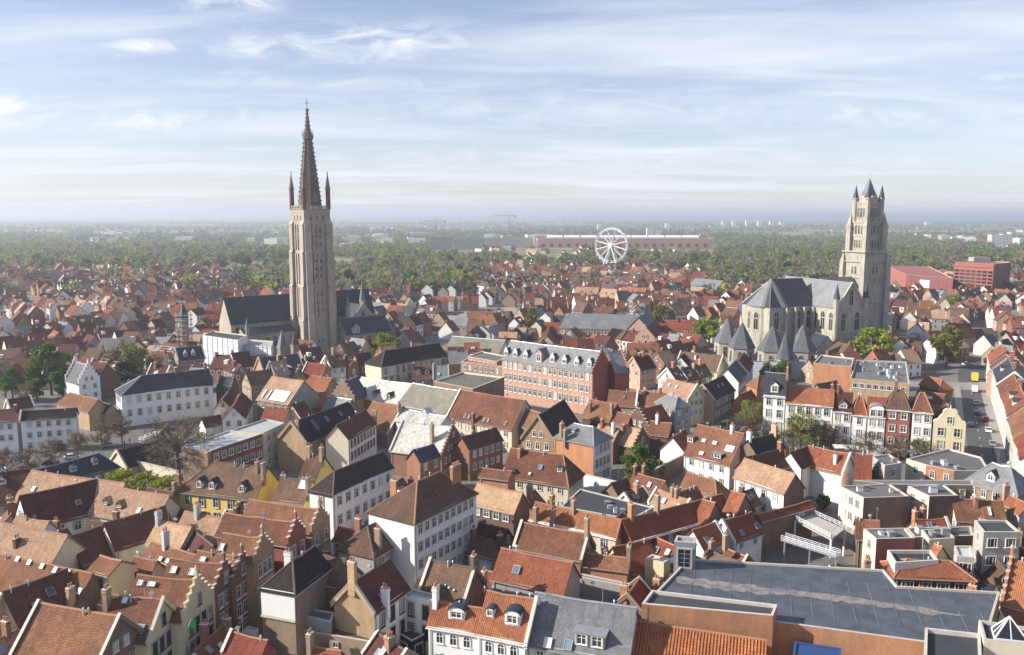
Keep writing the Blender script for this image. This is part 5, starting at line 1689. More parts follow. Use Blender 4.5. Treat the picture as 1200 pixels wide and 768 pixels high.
    for px, py, z, r, hh in ((424, 329, 33, 1.5, 10), (407, 343, 29, 1.2, 7), (330, 386, 16, 2.4, 8), (345, 388, 15.5, 2.0, 6), (289, 372, 21, .9, 5)):
        p = P(px, py, z); p.z = 0
        m = MB()
        m.frus(p, ex, ey, r, r, 0, z - hh, 8, 0)
        m.frus(p, ex, ey, r + .25, r + .25, z - hh - .4, z - hh, 8, 1)
        m.frus(p, ex, ey, r + .15, 0.02, z - hh, z, 8, 2)
        m.obj('stair_turret', [M('church_brick'), M('stone'), M('slate_pale' if px != 345 else 'brown')], root)
    occ_poly([Q(-40, -14), Q(42, -16), Q(42, 27), Q(-40, 27)])


brick_church()


def stone_cathedral():
    T = V((174.0, 407, 0))
    ex = V((-0.93, -0.36, 0)).normalized()       # east, towards the apse
    ey = V((0.36, -0.93, 0)).normalized()        # north, towards the viewer
    Q = Lf(T, ex, ey)
    root = empty('stone_cathedral', T, 'grey stone cathedral with square turreted tower and wide slate roofs', 'cathedral')
    m = MB()

    def sq(mb, h, z0, z1, mat=0):
        mb.ext([Q(-h, -h, z0), Q(h, -h, z0), Q(h, h, z0), Q(-h, h, z0)], (0, 0, z1 - z0), mat)
    sq(m, 6.7, 0, 49)
    sq(m, 4.9, 49, 63)
    sq(m, 4.1, 63, 72.5)
    m.obj('tower_shaft', [M('stonegrey')], root)
    for h, z in ((7.3, 24), (7.3, 36), (7.4, 43.5), (7.7, 48.4), (5.2, 56.0), (5.3, 62.6), (4.4, 72.0)):
        m = MB()
        sq(m, h, z, z + .55)
        m.obj('string_course', [M('stone')], root)
    for sx in (-1, 1):
        for sy in (-1, 1):
            m = MB()
            p = Q(sx * 7.0, sy * 7.0)
            m.frus(p, ex, ey, 2.3, 2.1, 0, 30, 4, 0, math.pi / 4)
            m.frus(p, ex, ey, 2.1, 1.7, 30, 44, 4, 0, math.pi / 4)
            m.frus(p, ex, ey, 1.7, .4, 44, 47.5, 4, 0, math.pi / 4)
            m.obj('buttress', [M('stonegrey')], root)
            m = MB()
            p = Q(sx * 5.3, sy * 5.3)
            m.frus(p, ex, ey, 1.9, 1.9, 49, 61.0, 4, 0, math.pi / 4)
            m.frus(p, ex, ey, 2.15, 2.15, 60.2, 61.1, 4, 0, math.pi / 4)
            m.frus(p, ex, ey, 1.9, .05, 61.1, 67.5, 4, 0, math.pi / 4)
            m.obj('corner_turret', [M('stonegrey')], root)
            m = MB()
            p = Q(sx * 4.1, sy * 4.1)
            m.frus(p, ex, ey, 1.3, 1.3, 62.8, 74.6, 8, 0)
            m.frus(p, ex, ey, 1.55, 1.55, 73.9, 74.7, 8, 0)
            m.frus(p, ex, ey, 1.35, .05, 74.7, 80.8, 8, 1)
            m.obj('corner_turret', [M('stonegrey'), M('slate')], root)
    m = MB()
    m.frus(V((T.x, T.y, 0)), ex, ey, 4.9, .1, 72.6, 84.0, 4, 0, math.pi / 4)
    m.tube(V((T.x, T.y, 83.8)), V((T.x, T.y, 88)), .1, .06, 5, 1)
    m.box(V((T.x, T.y, 86)), ex * .6, ey * .06, V((0, 0, .07)), 1)
    m.obj('spire', [M('slate_pale'), M('steel')], root)  # pale slate puts the sunlit tone into the spire's colour
    for fd, nr in ((ey, ex), (-ex, ey), (ex, -ey)):
        for x in (-2.0, 0, 2.0):
            window(root, T + nr * 4.105 + fd * x * .9 + V((0, 0, 65.0)), fd, nr, 1.5, 5.2, 'a', 'stonegrey')
            window(root, T + nr * 4.905 + fd * x + V((0, 0, 56.8)), fd, nr, 1.45, 5.0, 'a', 'stonegrey')
        for x in (-2.4, -.8, .8, 2.4):
            window(root, T + nr * 4.905 + fd * x + V((0, 0, 50.2)), fd, nr, 1.2, 4.4, 'a', 'stonegrey')
        for x in (-.8, .8):
            window(root, T + nr * 6.705 + fd * x * 1.3 + V((0, 0, 37.5)), fd, nr, 1.3, 4.2, 'a', 'stonegrey')
        # gabled hood in front of the spire
        m = MB()
        a = T + nr * 4.0
        m.ext([a - fd * 2.2 + V((0, 0, 72.5)), a + fd * 2.2 + V((0, 0, 72.5)), a + fd * 1.3 + V((0, 0, 75.6)), a - fd * 1.3 + V((0, 0, 75.6))], -nr * 2.2, 0)
        m.obj('hood', [M('stone')], root)
    kk = dict(wk='a', ww=3.2, wh=9.5, ws=5.2, rows=1, fm='stone', wt=1.6)
    # choir with polygonal apse, transept, nave; sunlit slate coloured paler, shaded choir darker
    house(Q(8, 0), Q(27, 0), 36.5, 10, 10, 1.15, 'slate_pale', 'stonegrey', parent=root, k=dict(win='', **kk))
    house(Q(38, 0), Q(56, 0), 36.5, 10.5, 10.5, 1.15, 'slate', 'stonegrey', parent=root, k=dict(win='f', hip='b', hb=8.5, **kk))
    house(Q(32, -18), Q(32, 26), 36.0, 8.2, 8.2, 1.4, 'slate_pale', 'stonegrey', parent=root, k=dict(win='frb', ends='pp', **kk))
    m = MB()
    m.frus(Q(56, 0), ex, ey, 10.5, 10.4, 0, 24.2, 12, 0)
    m.frus(Q(56, 0), ex, ey, 11.2, 1.0, 24.2, 35.9, 12, 1)
    m.obj('apse', [M('stonegrey'), M('slate_pale')], root)
    for i in range(12):
        a = (i + .5) * math.pi / 6
        dr = ex * math.cos(a) + ey * math.sin(a)
        window(root, Q(56, 0) + dr * 10.16 + V((0, 0, 13)), V((-dr.y, dr.x, 0)), dr, 3.0, 9.2, 'a', 'stone')
    for i, x in enumerate((40, 45, 50, 55)):
        m = MB()
        m.box(Q(x + .6, 11.0, 12), ex * .5, ey * 1.2, V((0, 0, 12)))
        m.obj('buttress', [M('stonegrey')], root)
    for sx in (-8.4, 8.4):
        m = MB()
        p = Q(32 + sx, 26)
        m.frus(p, ex, ey, 1.3, 1.2, 0, 29, 8, 0)
        m.frus(p, ex, ey, 1.5, .04, 29, 36, 8, 1)
        m.obj('stair_turret', [M('stonegrey'), M('slate')], root)
    # ring of radiating chapels under pyramid roofs
    for px, py, r in ((853, 372, 6.3), (870, 377, 6.2), (906, 380, 6.5), (941, 380, 6.4), (921, 388, 3.4)):
        p = P(px, py, 20); p.z = 0
        m = MB()
        m.frus(p, ex, ey, r - .6, r - .6, 0, 8.6, 6, 0, .3)
        m.frus(p, ex, ey, r, .05, 8.6, 20, 6, 1, .3)
        m.tube(p + V((0, 0, 19.8)), p + V((0, 0, 21.5)), .1, .05, 5, 1)
        m.obj('chapel', [M('stonegrey'), M('slate_mid')], root)
        for i in range(6):
            a = .3 + (i + .5) * math.pi / 3
            dr = ex * math.cos(a) + ey * math.sin(a)
            if dr.y < 0.2:
                window(root, p + dr * ((r - .6) * .869) + V((0, 0, 2.0)), V((-dr.y, dr.x, 0)), dr, 2.2, 5.6, 'a', 'stonegrey')
    p0 = P(970, 394, 14); p0.z = 0
    house(p0, p0 + ex * -3 + ey * -11, 14, 5, 5, 1.1, 'slate', 'stonegrey', parent=root, k=dict(win='a', **kk))
    occ_poly([Q(-9, -22), Q(70, -20), Q(72, 30), Q(-9, 30)])
    occ_poly([P(832, 446), P(966, 446), P(966, 405), P(832, 405)])
    # white sheeting along the low chapel walls
    for px, py, w in ((890, 424, 5), (907, 424, 5.5), (925, 424, 12), (947, 422, 7)):
        p = P(px, py, 7)
        m = MB()
        d = V((.97, -.2, 0)).normalized()
        m.box(V((p.x, p.y, 3.5)), d * (w / 2), V((-d.y, d.x, 0)) * .12, V((0, 0, 3.5)))
        m.box(V((p.x, p.y, 7.1)), d * (w / 2 + .1), V((-d.y, d.x, 0)) * .2, V((0, 0, .12)), 1)
        o = m.obj('sheeting_panel', [M('tarp'), M('steel')], None, V((p.x, p.y, 0)))
        tag(o, 'white protective sheeting panel standing along the cathedral chapels', 'sheeting', 'sheeting panels by the cathedral')


stone_cathedral()


# ---------------------------------------------------------------- ferris wheel
def ferris_wheel():
    base = P(716, 318, 0)
    r, hub = 20.5, 31.0
    root = empty('ferris_wheel', base, 'white ferris wheel rising above the trees behind the town', 'ferris wheel')
    a = R(-27)
    ex = V((math.cos(a), math.sin(a), 0)); ey = V((-math.sin(a), math.cos(a), 0))
    c = V((base.x, base.y, hub))

    def C(t, rr, o): return c + ex * (rr * math.cos(t)) + V((0, 0, rr * math.sin(t))) + ey * o
    n = 48
    for o in (-1.1, 1.1):
        m = MB()
        for i in range(n):
            t0, t1 = 2 * math.pi * i / n, 2 * math.pi * (i + 1) / n
            m.tube(C(t0, r, o), C(t1, r, o), .6, .6, 4, 0, False)
            m.tube(C(t0, r - 1.6, o), C(t1, r - 1.6, o), .42, .42, 4, 0, False)
        m.obj('rim', [M('whitesteel')], root)
    for i in range(12):
        t = 2 * math.pi * (i + .5) / 12
        m = MB()
        for o in (-1.1, 1.1):
            m.tube(C(t, 1.5, o), C(t, r, o), .75, .5, 4, 0)
        m.tube(C(t, r - .8, -1.1), C(t, r - .8, 1.1), .12, .12, 4, 0)
        m.obj('spoke', [M('whitesteel')], root)
    m = MB()
    m.tube(c - ey * 2.4, c + ey * 2.4, 2.1, 2.1, 12, 0)
    m.tube(c - ey * 2.8, c + ey * 2.8, .8, .8, 8, 0)
    m.obj('hub', [M('whitesteel')], root)
    for o in (-3.4, 3.4):
        for s in (-1, 1):
            m = MB()
            m.tube(c + ey * (o * .7), V((base.x, base.y, 0)) + ex * (s * 11) + ey * (o * 1.6), .8, .9, 5, 0)
            m.obj('support_leg', [M('whitesteel')], root)
    m = MB()
    m.box(base + V((0, 0, .9)), ex * 14, ey * 7, V((0, 0, .9)))
    m.obj('platform', [M('bluemetal')], root)
    cab = MB()
    cab.frus(V((0, 0, 0)), V((1, 0, 0)), V((0, 1, 0)), .75, .95, -2.4, -1.3, 8, 0)
    cab.frus(V((0, 0, 0)), V((1, 0, 0)), V((0, 1, 0)), .95, .6, -.6, -.2, 8, 0)
    for q in range(4):
        cab.tube((.8 * math.cos(q * 1.57), .8 * math.sin(q * 1.57), -1.4), (.8 * math.cos(q * 1.57), .8 * math.sin(q * 1.57), -.5), .06, .06, 4, 0)
    cme = cab.mesh('gondola', [M('whitesteel')])
    for i in range(24):
        inst('gondola', cme, root, Matrix.Translation(C(2 * math.pi * i / 24, r - .2, 0)))


ferris_wheel()


# ---------------------------------------------------------------- concert hall and far buildings
rw_, _ = flat('low wing of the red concert hall with sloping red top', [(1041, 312), (1062, 322), (1117, 326), (1088, 312)], 17, 'redroof', 'redclad', par=.4, sidem={0: 'redroof'}, group='red concert hall', name='concert_hall')  # sunlit side coloured lighter red, shaded walls darker red
r_, inn_ = flat('tall slatted red block of the concert hall', [(1119, 307.5), (1165, 310), (1185, 307.5), (1142, 305)], 28, 'redroof', 'redclad', par=.4, group='red concert hall', name='concert_hall_tower', sidem={0: 'redroof'})  # lighter red again paints sun on one side, darker red the shade
for i in range(9):
    m = MB()
    a, b_ = P(1119, 307.5, 28.4), P(1165, 310, 28.4)
    d = (b_ - a); d.z = 0
    nr = V((d.y, -d.x, 0)).normalized()
    m.box((a + b_) / 2 + nr * .3 + V((0, 0, -2.2 - i * 2.8)), d / 2, nr * .28, V((0, 0, .5)))
    m.obj('louvre', [M('redroof')], r_)


ca, cb = P(1062, 322, 17.4), P(1117, 326, 17.4)
cd_ = (cb - ca); cd_.z = 0
cn_ = V((cd_.y, -cd_.x, 0)).normalized()
if cn_.y > 0: cn_ = -cn_
for t_, w_, h_, z_, mt_ in ((.42, 4.5, 3.2, 11, 'paleglass'), (.8, 2.0, 3.0, 5, 'glass'), (.12, 2.0, 3.5, 4, 'glass')):
    m = MB(); q = ca + cd_ * t_
    m.box(V((q.x, q.y, z_)) + cn_ * .1, cd_.normalized() * w_, cn_ * .25, V((0, 0, h_)))
    m.obj('window', [M(mt_)], rw_)
for i in range(12):
    m = MB(); q = ca + cd_ * ((i + .5) / 12)
    m.box(V((q.x, q.y, 8.5)) + cn_ * .05, cd_.normalized() * .18, cn_ * .2, V((0, 0, 8.4)))
    m.obj('panel_joint', [M('redroof')], rw_)
m = MB(); q = P(1150, 307, 28)
m.box(V((q.x, q.y + 3, 30)), 7, 4, 1.8); m.obj('roof_plant', [M('greywall')], r_)
for i in range(7):
    m = MB(); a, b_ = P(1119, 307.5, 28.4), P(1165, 310, 28.4)
    q = a.lerp(b_, (i + .5) / 7); d = (b_ - a).normalized(); nr = V((d.y, -d.x, 0)).normalized()
    m.box(V((q.x, q.y, 14)) + nr * .1, d * 1.6, nr * .2, V((0, 0, 9))); m.obj('window', [M('glass')], r_)
FARB = []


def block(name, label, cat, group, px0, px1, pyb, h, depth, wall, roof, wk='s', ws=3.5, wins=True, ang=0.0, st=3.2, ww=2.0):
    """far rectangular block: base line at pixel row pyb"""
    a, b_ = P(px0, pyb, 0), P(px1, pyb, 0)
    FARB.append((min(px0, px1) - 2, max(px0, px1) + 2, a.y))
    d = (b_ - a); L = d.length; d.normalize()
    d = Matrix.Rotation(R(ang), 3, 'Z') @ d
    nb = V((-d.y, d.x, 0))
    pts = [a, a + d * L, a + d * L + nb * depth, a + nb * depth]
    return flat(label, [(p.x, p.y) for p in pts], h, roof, wall, par=.5, world_pts=True, group=group, name=name, cat=cat, win=(0, 1, 3) if wins else (), wk=wk, ws=ws, st=st, ww=ww, wh=1.5)[0]


r_ = block('station_hall', 'long red brick hall with white roof strips beyond the ferris wheel', 'hall', None, 630, 836, 292.5, 21, 45, 'brick_pink', 'redroof', wins=False)
a_ = P(630, 292.5, 0)
for i in range(9):
    m = MB()
    p = P(642 + i * 20, 292.5, 0) + V((0, 14, 0))
    m.ext([V((p.x - 1, p.y - 9, 21.6)), V((p.x - 1, p.y - 9, 24)), V((p.x - 1, p.y + 6, 27.5)), V((p.x - 1, p.y + 6, 21.6))], V((30.5, 0, 0)), 0)
    m.obj('roof_light', [M('whitesteel')], r_)
for i in range(20):
    m = MB()
    p = P(634 + i * 10, 292.5, 0)
    m.box(V((p.x + 4, p.y - .05, 8)), 3.2, .3, 3.5, 0)
    m.obj('window', [M('redclad')], r_)
block('apartment_block', 'pale apartment block with dark windows beside the long red hall', 'apartment block', None, 504, 530, 293, 24, 15, 'concrete', 'flatroof', ang=4)
block('apartment_block', 'dark glass apartment block next to the pale one', 'apartment block', None, 533, 566, 293, 22, 18, 'greywall', 'flatroof', ang=0)
block('apartment_block', 'broad pale office block in front of the long red hall', 'office block', None, 568, 624, 292, 22, 18, 'concrete', 'flatroof', ang=-3)
block('market_hall', 'low cream market hall with flat roof in front of the long red hall', 'hall', None, 606, 680, 297, 8, 30, 'paleyellow', 'flatroof_pale', wins=False)
for i, (a, b_, y, h) in enumerate(((758, 766, 281, 31), (768, 774, 281, 26), (1161, 1174, 290, 26), (1174, 1186, 290, 27))):
    block('apartment_tower', 'white apartment slab standing alone among distant trees' if i > 1 else 'slim white tower block behind the long red hall', 'apartment block', 'distant white slabs' if i > 1 else 'slim towers behind the hall', a, b_, y, h, 14, 'white', 'flatroof_pale', ws=4)
for i, (px, y, h) in enumerate(((846, 266, 30), (858, 266, 34), (874, 265.5, 36), (888, 266, 34), (902, 266, 32), (914, 266, 30), (780, 268, 28), (700, 270, 26), (1085, 265, 26))):
    block('tower_block', 'small white tower block on the hazy skyline', 'tower block', 'tower blocks on the skyline', px, px + 4.5, y, h, 20, 'white', 'flatroof_pale', wins=False)
random.seed(21)
for i in range(46):
    px = random.choice([random.uniform(60, 195), random.uniform(200, 345), random.uniform(400, 505), random.uniform(560, 640), random.uniform(1060, 1200)])
    y = random.uniform(273, 288)
    w = random.uniform(6, 24)
    block('warehouse', 'pale low warehouse among the distant trees', 'warehouse', 'distant pale warehouses', px, px + w, y, random.uniform(9, 14), random.uniform(20, 50), random.choice(['white', 'concrete', 'white', 'cream']), random.choice(['flatroof_pale', 'zinc_pale', 'flatroof_pale']), wins=False, ang=random.uniform(-12, 12))


def crane(px, pyb, h, jl, jr, label, mat):
    b = P(px, pyb, 0)
    root = empty('tower_crane', b, label, 'crane', 'construction cranes')

    def truss(name, p, q, w, n, up):
        m = MB()
        d = (q - p); L = d.length; d = d / L
        s = d.cross(up).normalized() * w
        t = up * w
        cs = [s + t, -s + t, -s - t, s - t]
        for c in cs: m.tube(p + c, q + c, .22, .22, 4, 0)
        for i in range(n):
            a, e = p + d * (L * i / n), p + d * (L * (i + 1) / n)
            for k in range(4): m.tube(a + cs[k], e + cs[(k + 1) % 4], .14, .14, 3, 0, False)
        m.obj(name, [M(mat)], root)
    truss('mast', b, b + V((0, 0, h)), .9, 14, V((0, 1, 0)))
    truss('jib', b + V((-jl, 0, h)), b + V((jr, 0, h)), .8, 20, V((0, 0, 1)))
    m = MB()
    m.tube(b + V((0, 0, h)), b + V((0, 0, h + 7)), .6, .2, 4, 0)
    m.tube(b + V((0, 0, h + 7)), b + V((-jl * .7, 0, h + .8)), .12, .12, 3, 0)
    m.tube(b + V((0, 0, h + 7)), b + V((jr * .8, 0, h + .8)), .12, .12, 3, 0)
    m.obj('apex', [M(mat)], root)
    m = MB()
    m.box(b + V((jr * .85, 0, h - 1.6)), 2.2, 1.2, 1.3)
    m.obj('counterweight', [M('concrete')], root)
    m = MB()
    m.box(b + V((0, -1.8, h - 2.2)), 1.0, 1.0, 1.2)
    m.obj('cab', [M('whitesteel')], root)


crane(597, 290, 66, 34, 15, 'red tower crane with long jib behind the office block', 'craneyellow')
crane(511, 288, 54, 26, 24, 'smaller orange tower crane behind the pale apartment block', 'craneyellow')


# ---------------------------------------------------------------- scaffolding and wrapped palace
def scaffold(label, pts, h, group='scaffolding on the palace'):
    W_ = [P(p[0], p[1], 0) for p in pts]
    c = sum(W_, V()) / len(W_)
    root = empty('scaffolding', c, label, 'scaffold', group)
    n = len(W_)
    lev = [i * 2.2 for i in range(int(h / 2.2) + 1)]
    for i in range(n):
        a, b_ = W_[i], W_[(i + 1) % n]
        k = max(2, int((b_ - a).length / 2.2))
        for j in range(k):
            p = a.lerp(b_, j / k)
            m = MB()
            m.tube(p, p + V((0, 0, h + .8)), .07, .07, 4, 0)
            m.obj('standard', [M('steel')], root)
    for z in lev[1:]:
        m = MB()
        for i in range(n):
            a, b_ = W_[i] + V((0, 0, z)), W_[(i + 1) % n] + V((0, 0, z))
            d = (b_ - a).normalized(); nr = V((d.y, -d.x, 0))
            m.box((a + b_) / 2, (b_ - a) / 2, nr * .45, V((0, 0, .06)), 1)
            m.tube(a + V((0, 0, 1.0)), b_ + V((0, 0, 1.0)), .05, .05, 4, 0)
        m.obj('deck', [M('steel'), M('concrete')], root)
    return c


def ring(px, py, r, n=6):
    c = P(px, py, 0)
    out = []
    for i in range(n):
        q = c + V((r * math.cos(i * 2 * math.pi / n), r * math.sin(i * 2 * math.pi / n), 0))
        out.append(proj(V((q.x, q.y, 0))))
    return out


cS = scaffold('scaffolding wrapped round a slim brick turret', ring(218, 426, 3.6), 22)
rt = empty('palace_turret', cS, 'slim brick turret with pointed slate cap inside scaffolding', 'turret')
m = MB(); m.frus(cS, V((1, 0, 0)), V((0, 1, 0)), 2.2, 2.1, 0, 21, 8, 0); m.obj('wall', [M('brick_tan')], rt)
m = MB(); m.frus(cS, V((1, 0, 0)), V((0, 1, 0)), 2.4, .05, 21, 28, 8, 0); m.obj('cap', [M('slate')], rt)
scaffold('pale scaffolding decks beside the white mansion roof', [(178, 440), (206, 444), (212, 438), (184, 434)], 11)
flat('palace wing wrapped in white sheeting behind the mansion', [(237, 393), (279, 399), (290, 393), (250, 388)], 15, 'flatroof_dark', 'tarp', par=.4, name='palace_wing')
flat('lower wing wrapped in pale blue sheeting next to the palace', [(282, 404), (318, 407), (320, 400), (292, 398)], 12, 'flatroof_pale', 'tarp', par=.4, name='palace_wing')
for pw, (xa, ya, xb, yb, zt_) in ((0, (237, 393, 279, 399, 15.4)), (1, (282, 404, 318, 407, 12.4))):
    a, b_ = P(xa, ya, zt_), P(xb, yb, zt_)
    rootp = [o for o in bpy.data.objects if o.name.split('.')[0] == 'palace_wing' and o.type == 'EMPTY'][pw]
    nrm = V((b_.y - a.y, -(b_.x - a.x), 0)).normalized()
    for i in range(8):
        m = MB(); q = a.lerp(b_, i / 7) + nrm * .1
        m.tube(V((q.x, q.y, 0)), q + V((0, 0, .8)), .09, .09, 5); m.obj('scaffold_pole', [M('steel')], rootp)
    for z in (3, 6, 9, 12):
        m = MB(); m.tube(V((a.x, a.y, z)) + nrm * .12, V((b_.x, b_.y, z)) + nrm * .12, .07, .07, 4); m.obj('scaffold_rail', [M('steel')], rootp)
H('palace house with navy roof and ochre gable parapets by the sheeted wing', 303, 419, 349, 414, 335, 436, 13, 'slate', 'brick_ochre', ends='pp', win='')
H('palace range with steep dark roof and pale gables behind the mansion', 205, 408, 236, 405, 222, 422, 13, 'slate', 'brick_tan', ends='pp', win='f', p=52, cop='whitewood', dm=[(.3, .7, 'p', 1.6, 1.2, 'white', 'slate'), (.6, .7, 'p', 1.6, 1.2, 'white', 'slate')])
H('brick gatehouse with round arched window beside the mansion', 258, 441, 274, 441, 268, 460, 11, 'slate', 'brick_dark', ends='ss', win='', w=4)
import numpy as np
RNG = np.random.default_rng(5)
TREES = []


def np_mesh(name, verts, k, mats, midx=None):
    """verts: (n*k,3) unshared polygons of k corners"""
    me = bpy.data.meshes.new(name)
    nv = len(verts)
    nf = nv // k
    me.vertices.add(nv)
    me.vertices.foreach_set('co', np.asarray(verts, dtype=np.float32).ravel())
    me.loops.add(nv)
    me.loops.foreach_set('vertex_index', np.arange(nv, dtype=np.int32))
    me.polygons.add(nf)
    me.polygons.foreach_set('loop_start', np.arange(0, nv, k, dtype=np.int32))
    for m in mats: me.materials.append(m)
    if midx is not None: me.polygons.foreach_set('material_index', np.asarray(midx, dtype=np.int32))
    me.update(calc_edges=True)
    me.validate()
    return me


def leaf_quads(cen, size, rng):
    n = len(cen)
    a = rng.normal(size=(n, 3)); a /= np.linalg.norm(a, axis=1)[:, None]
    b = rng.normal(size=(n, 3)); b -= (a * b).sum(1)[:, None] * a
    b /= np.linalg.norm(b, axis=1)[:, None]
    s = (size * rng.uniform(.6, 1.35, n))[:, None]
    a, b = a * s, b * s * .7
    q = np.stack([cen - a - b * .3, cen + b, cen + a + b * .2, cen - b], axis=1)
    return q.reshape(-1, 3)


TREE_CACHE = {}


def tree_meshes(shape, seed, leaf):
    key = (shape, seed, leaf)
    if key in TREE_CACHE: return TREE_CACHE[key]
    rng = np.random.default_rng(seed * 17 + len(shape))
    rd = random.Random(seed * 31 + len(shape))
    rx, rz, zc, ncl, nlf, ls = {'round': (3.5, 3.7, 6.2, 34, 62, .36), 'broad': (4.5, 3.2, 6.2, 42, 60, .38), 'tall': (2.0, 4.5, 5.4, 34, 62, .34),
                                'budding': (3.6, 3.6, 6.0, 40, 26, .22), 'bare': (4.2, 3.9, 5.9, 40, 7, .16), 'bush': (3.6, 3.6, 4.2, 30, 62, .5), 'willow': (1.7, 4.2, 5.4, 30, 55, .3)}[shape]
    cl = []
    for i in range(ncl):
        while True:
            p = V((rd.uniform(-1, 1), rd.uniform(-1, 1), rd.uniform(-1, 1)))
            if .3 < p.length < 1: break
        p = p.normalized() * (p.length ** .55)
        f = 1 - .22 * max(0, p.z)
        cl.append(V((p.x * rx * f * rd.uniform(.8, 1.1), p.y * rx * f * rd.uniform(.8, 1.1), zc + p.z * rz)))
    tr = MB()
    h0 = zc - rz * .55
    lean = V((rd.uniform(-.25, .25), rd.uniform(-.25, .25), 0))
    top = V((0, 0, zc + rz * .35)) + lean
    tr.tube((0, 0, -.2), V((0, 0, h0)) + lean * .4, .30, .21, 7)
    tr.tube(V((0, 0, h0)) + lean * .4, top, .21, .08, 6)
    for c in cl[::1 if shape in ('bare', 'budding') else 3]:
        t = rd.uniform(.05, .85)
        s = (V((0, 0, h0)) + lean * .4).lerp(top, t)
        if s.z > c.z: s.z = max(h0 * .9, c.z - .6)
        mid = s.lerp(c, .5) + V((rd.uniform(-.3, .3), rd.uniform(-.3, .3), rd.uniform(.0, .5)))
        tr.tube(s, mid, .10, .065, 4, 0, False)
        tr.tube(mid, c, .065, .025, 4, 0, False)
        if shape in ('bare', 'budding'):
            for j in range(13 if shape == 'bare' else 7):
                e = c + V((rd.gauss(0, .75), rd.gauss(0, .75), rd.gauss(.25, .65)))
                st = s.lerp(c, rd.uniform(.55, 1))
                tr.tube(st, e, .03, .012, 3, 0, False)
                for q in range(2):
                    e2 = e + V((rd.gauss(0, .4), rd.gauss(0, .4), rd.gauss(.15, .35)))
                    tr.tube(st.lerp(e, rd.uniform(.4, 1)), e2, .02, .009, 3, 0, False)
    tm = tr.mesh('trunk', [M('bark')])
    cen = []
    for c in cl:
        sp = rng.normal(size=(nlf, 3))
        sp /= np.maximum(1e-6, np.linalg.norm(sp, axis=1))[:, None]
        sp *= (rng.uniform(.15, 1, nlf) ** .5)[:, None] * np.array([1.15, 1.15, .85]) * (rx / 3.5) ** .6
        cen.append(np.array([c.x, c.y, c.z]) + sp)
    cm = np_mesh('crown', leaf_quads(np.concatenate(cen), ls, rng), 4, [M(leaf)])
    TREE_CACHE[key] = (tm, cm)
    return tm, cm


def tree(p, h, shape, leaf, label, group, seed=None, sx=1.0, cat='tree', name='tree'):
    seed = seed if seed is not None else random.randint(0, 2)
    tm, cm = tree_meshes(shape, seed, leaf)
    root = bpy.data.objects.new(name, None)
    COL.objects.link(root)
    root.empty_display_size = .5
    root.location = (p.x, p.y, 0)
    root.rotation_euler = (0, 0, random.uniform(0, 6.28))
    s = h / 9.8
    root.scale = (s * sx, s * sx, s)
    tag(root, label, cat, group)
    for nm, me in (('trunk', tm), ('crown', cm)):
        o = bpy.data.objects.new(nm, me)
        COL.objects.link(o)
        o.parent = root
    TREES.append(root)
    i, j = int(p.x // CELL), int(p.y // CELL)
    rr = int(max(1, h * .18 // CELL))
    for a in range(-rr, rr + 1):
        for b_ in range(-rr, rr + 1): OCC.add((i + a, j + b_))
    return root


def TP(px, pytop, h, shape, leaf, label, group=None, **k):
    p = P(px, pytop, h)
    return tree(p, h, shape, leaf, label, group, **k)


random.seed(11)
TP(206, 488, 17, 'bare', 'leaf_brown', 'large bare spreading tree behind the cream garden wall', sx=1.25, seed=1)
TP(188, 512, 10, 'bare', 'leaf_olive', 'smaller bare tree beside the large bare one')
TP(240, 505, 9, 'budding', 'leaf_olive', 'budding tree between the bare tree and the low dark red roof')
for i, (x, y) in enumerate(((4, 527), (32, 525), (62, 513), (89, 507), (117, 494), (141, 487))):
    TP(x, y, 8.5, 'budding', 'leaf_brown', 'brown budding street tree before the white terrace', 'street trees before the white terrace', seed=i % 3)
TP(56, 404, 19, 'round', 'leaf_green', 'tall full green tree beside the white gothic house', seed=0)
TP(40, 425, 14, 'tall', 'leaf_green', 'dark green pointed tree next to the tall green tree', seed=1)
TP(70, 418, 15, 'tall', 'leaf_green', 'narrow green tree touching the tall full green tree', seed=2)
TP(12, 432, 12, 'round', 'leaf_green', 'round green tree near the brown roofed house', seed=1)
TP(3, 425, 14, 'bare', 'leaf_grey', 'grey bare tree near the round green tree')
TP(30, 447, 9, 'budding', 'leaf_olive', 'budding tree under the dark green pointed tree')
TP(150, 399, 17, 'budding', 'leaf_olive', 'grey green budding tree behind the white mansion', sx=1.2)
TP(134, 408, 14, 'budding', 'leaf_brown', 'brown budding tree left of the mansion hip', sx=1.1)
TP(165, 410, 13, 'budding', 'leaf_olive', 'olive budding tree above the mansion ridge')
TP(452, 391, 14, 'broad', 'leaf_lime', 'broad yellow green tree before the brick church')
TP(360, 400, 9, 'budding', 'leaf_lime', 'thin yellowing tree at the foot of the brick tower')
TP(395, 404, 11, 'bare', 'leaf_grey', 'bare grey tree between the brick tower and the long dark hall')
TP(385, 410, 9, 'bare', 'leaf_grey', 'smaller bare tree beside the brick tower')
TP(623, 358, 17, 'willow', 'leaf_lime', 'slim yellow green poplar behind the orange brick school')
TP(657, 352, 10, 'broad', 'leaf_lime', 'lime green tree before the grey slate almshouse')
TP(630, 345, 12, 'round', 'leaf_olive', 'olive tree behind the slim poplar')
TP(775, 357, 15, 'broad', 'leaf_olive', 'broad brownish chestnut tree beside the almshouse')
TP(832, 371, 16, 'broad', 'leaf_lime', 'bright yellow green tree beside the cathedral chapels')
TP(1022, 383, 18.5, 'broad', 'leaf_lime', 'round yellow green tree before the cathedral transept')
TP(1112, 384, 18, 'round', 'leaf_olive', 'tall olive brown tree at the crossing of the shopping street')
TP(750, 522, 11, 'round', 'leaf_green', 'leafy green tree in the walled garden')
TP(768, 533, 7, 'bush', 'leaf_olive', 'low bush beside the leafy garden tree', name='bush', cat='bush')
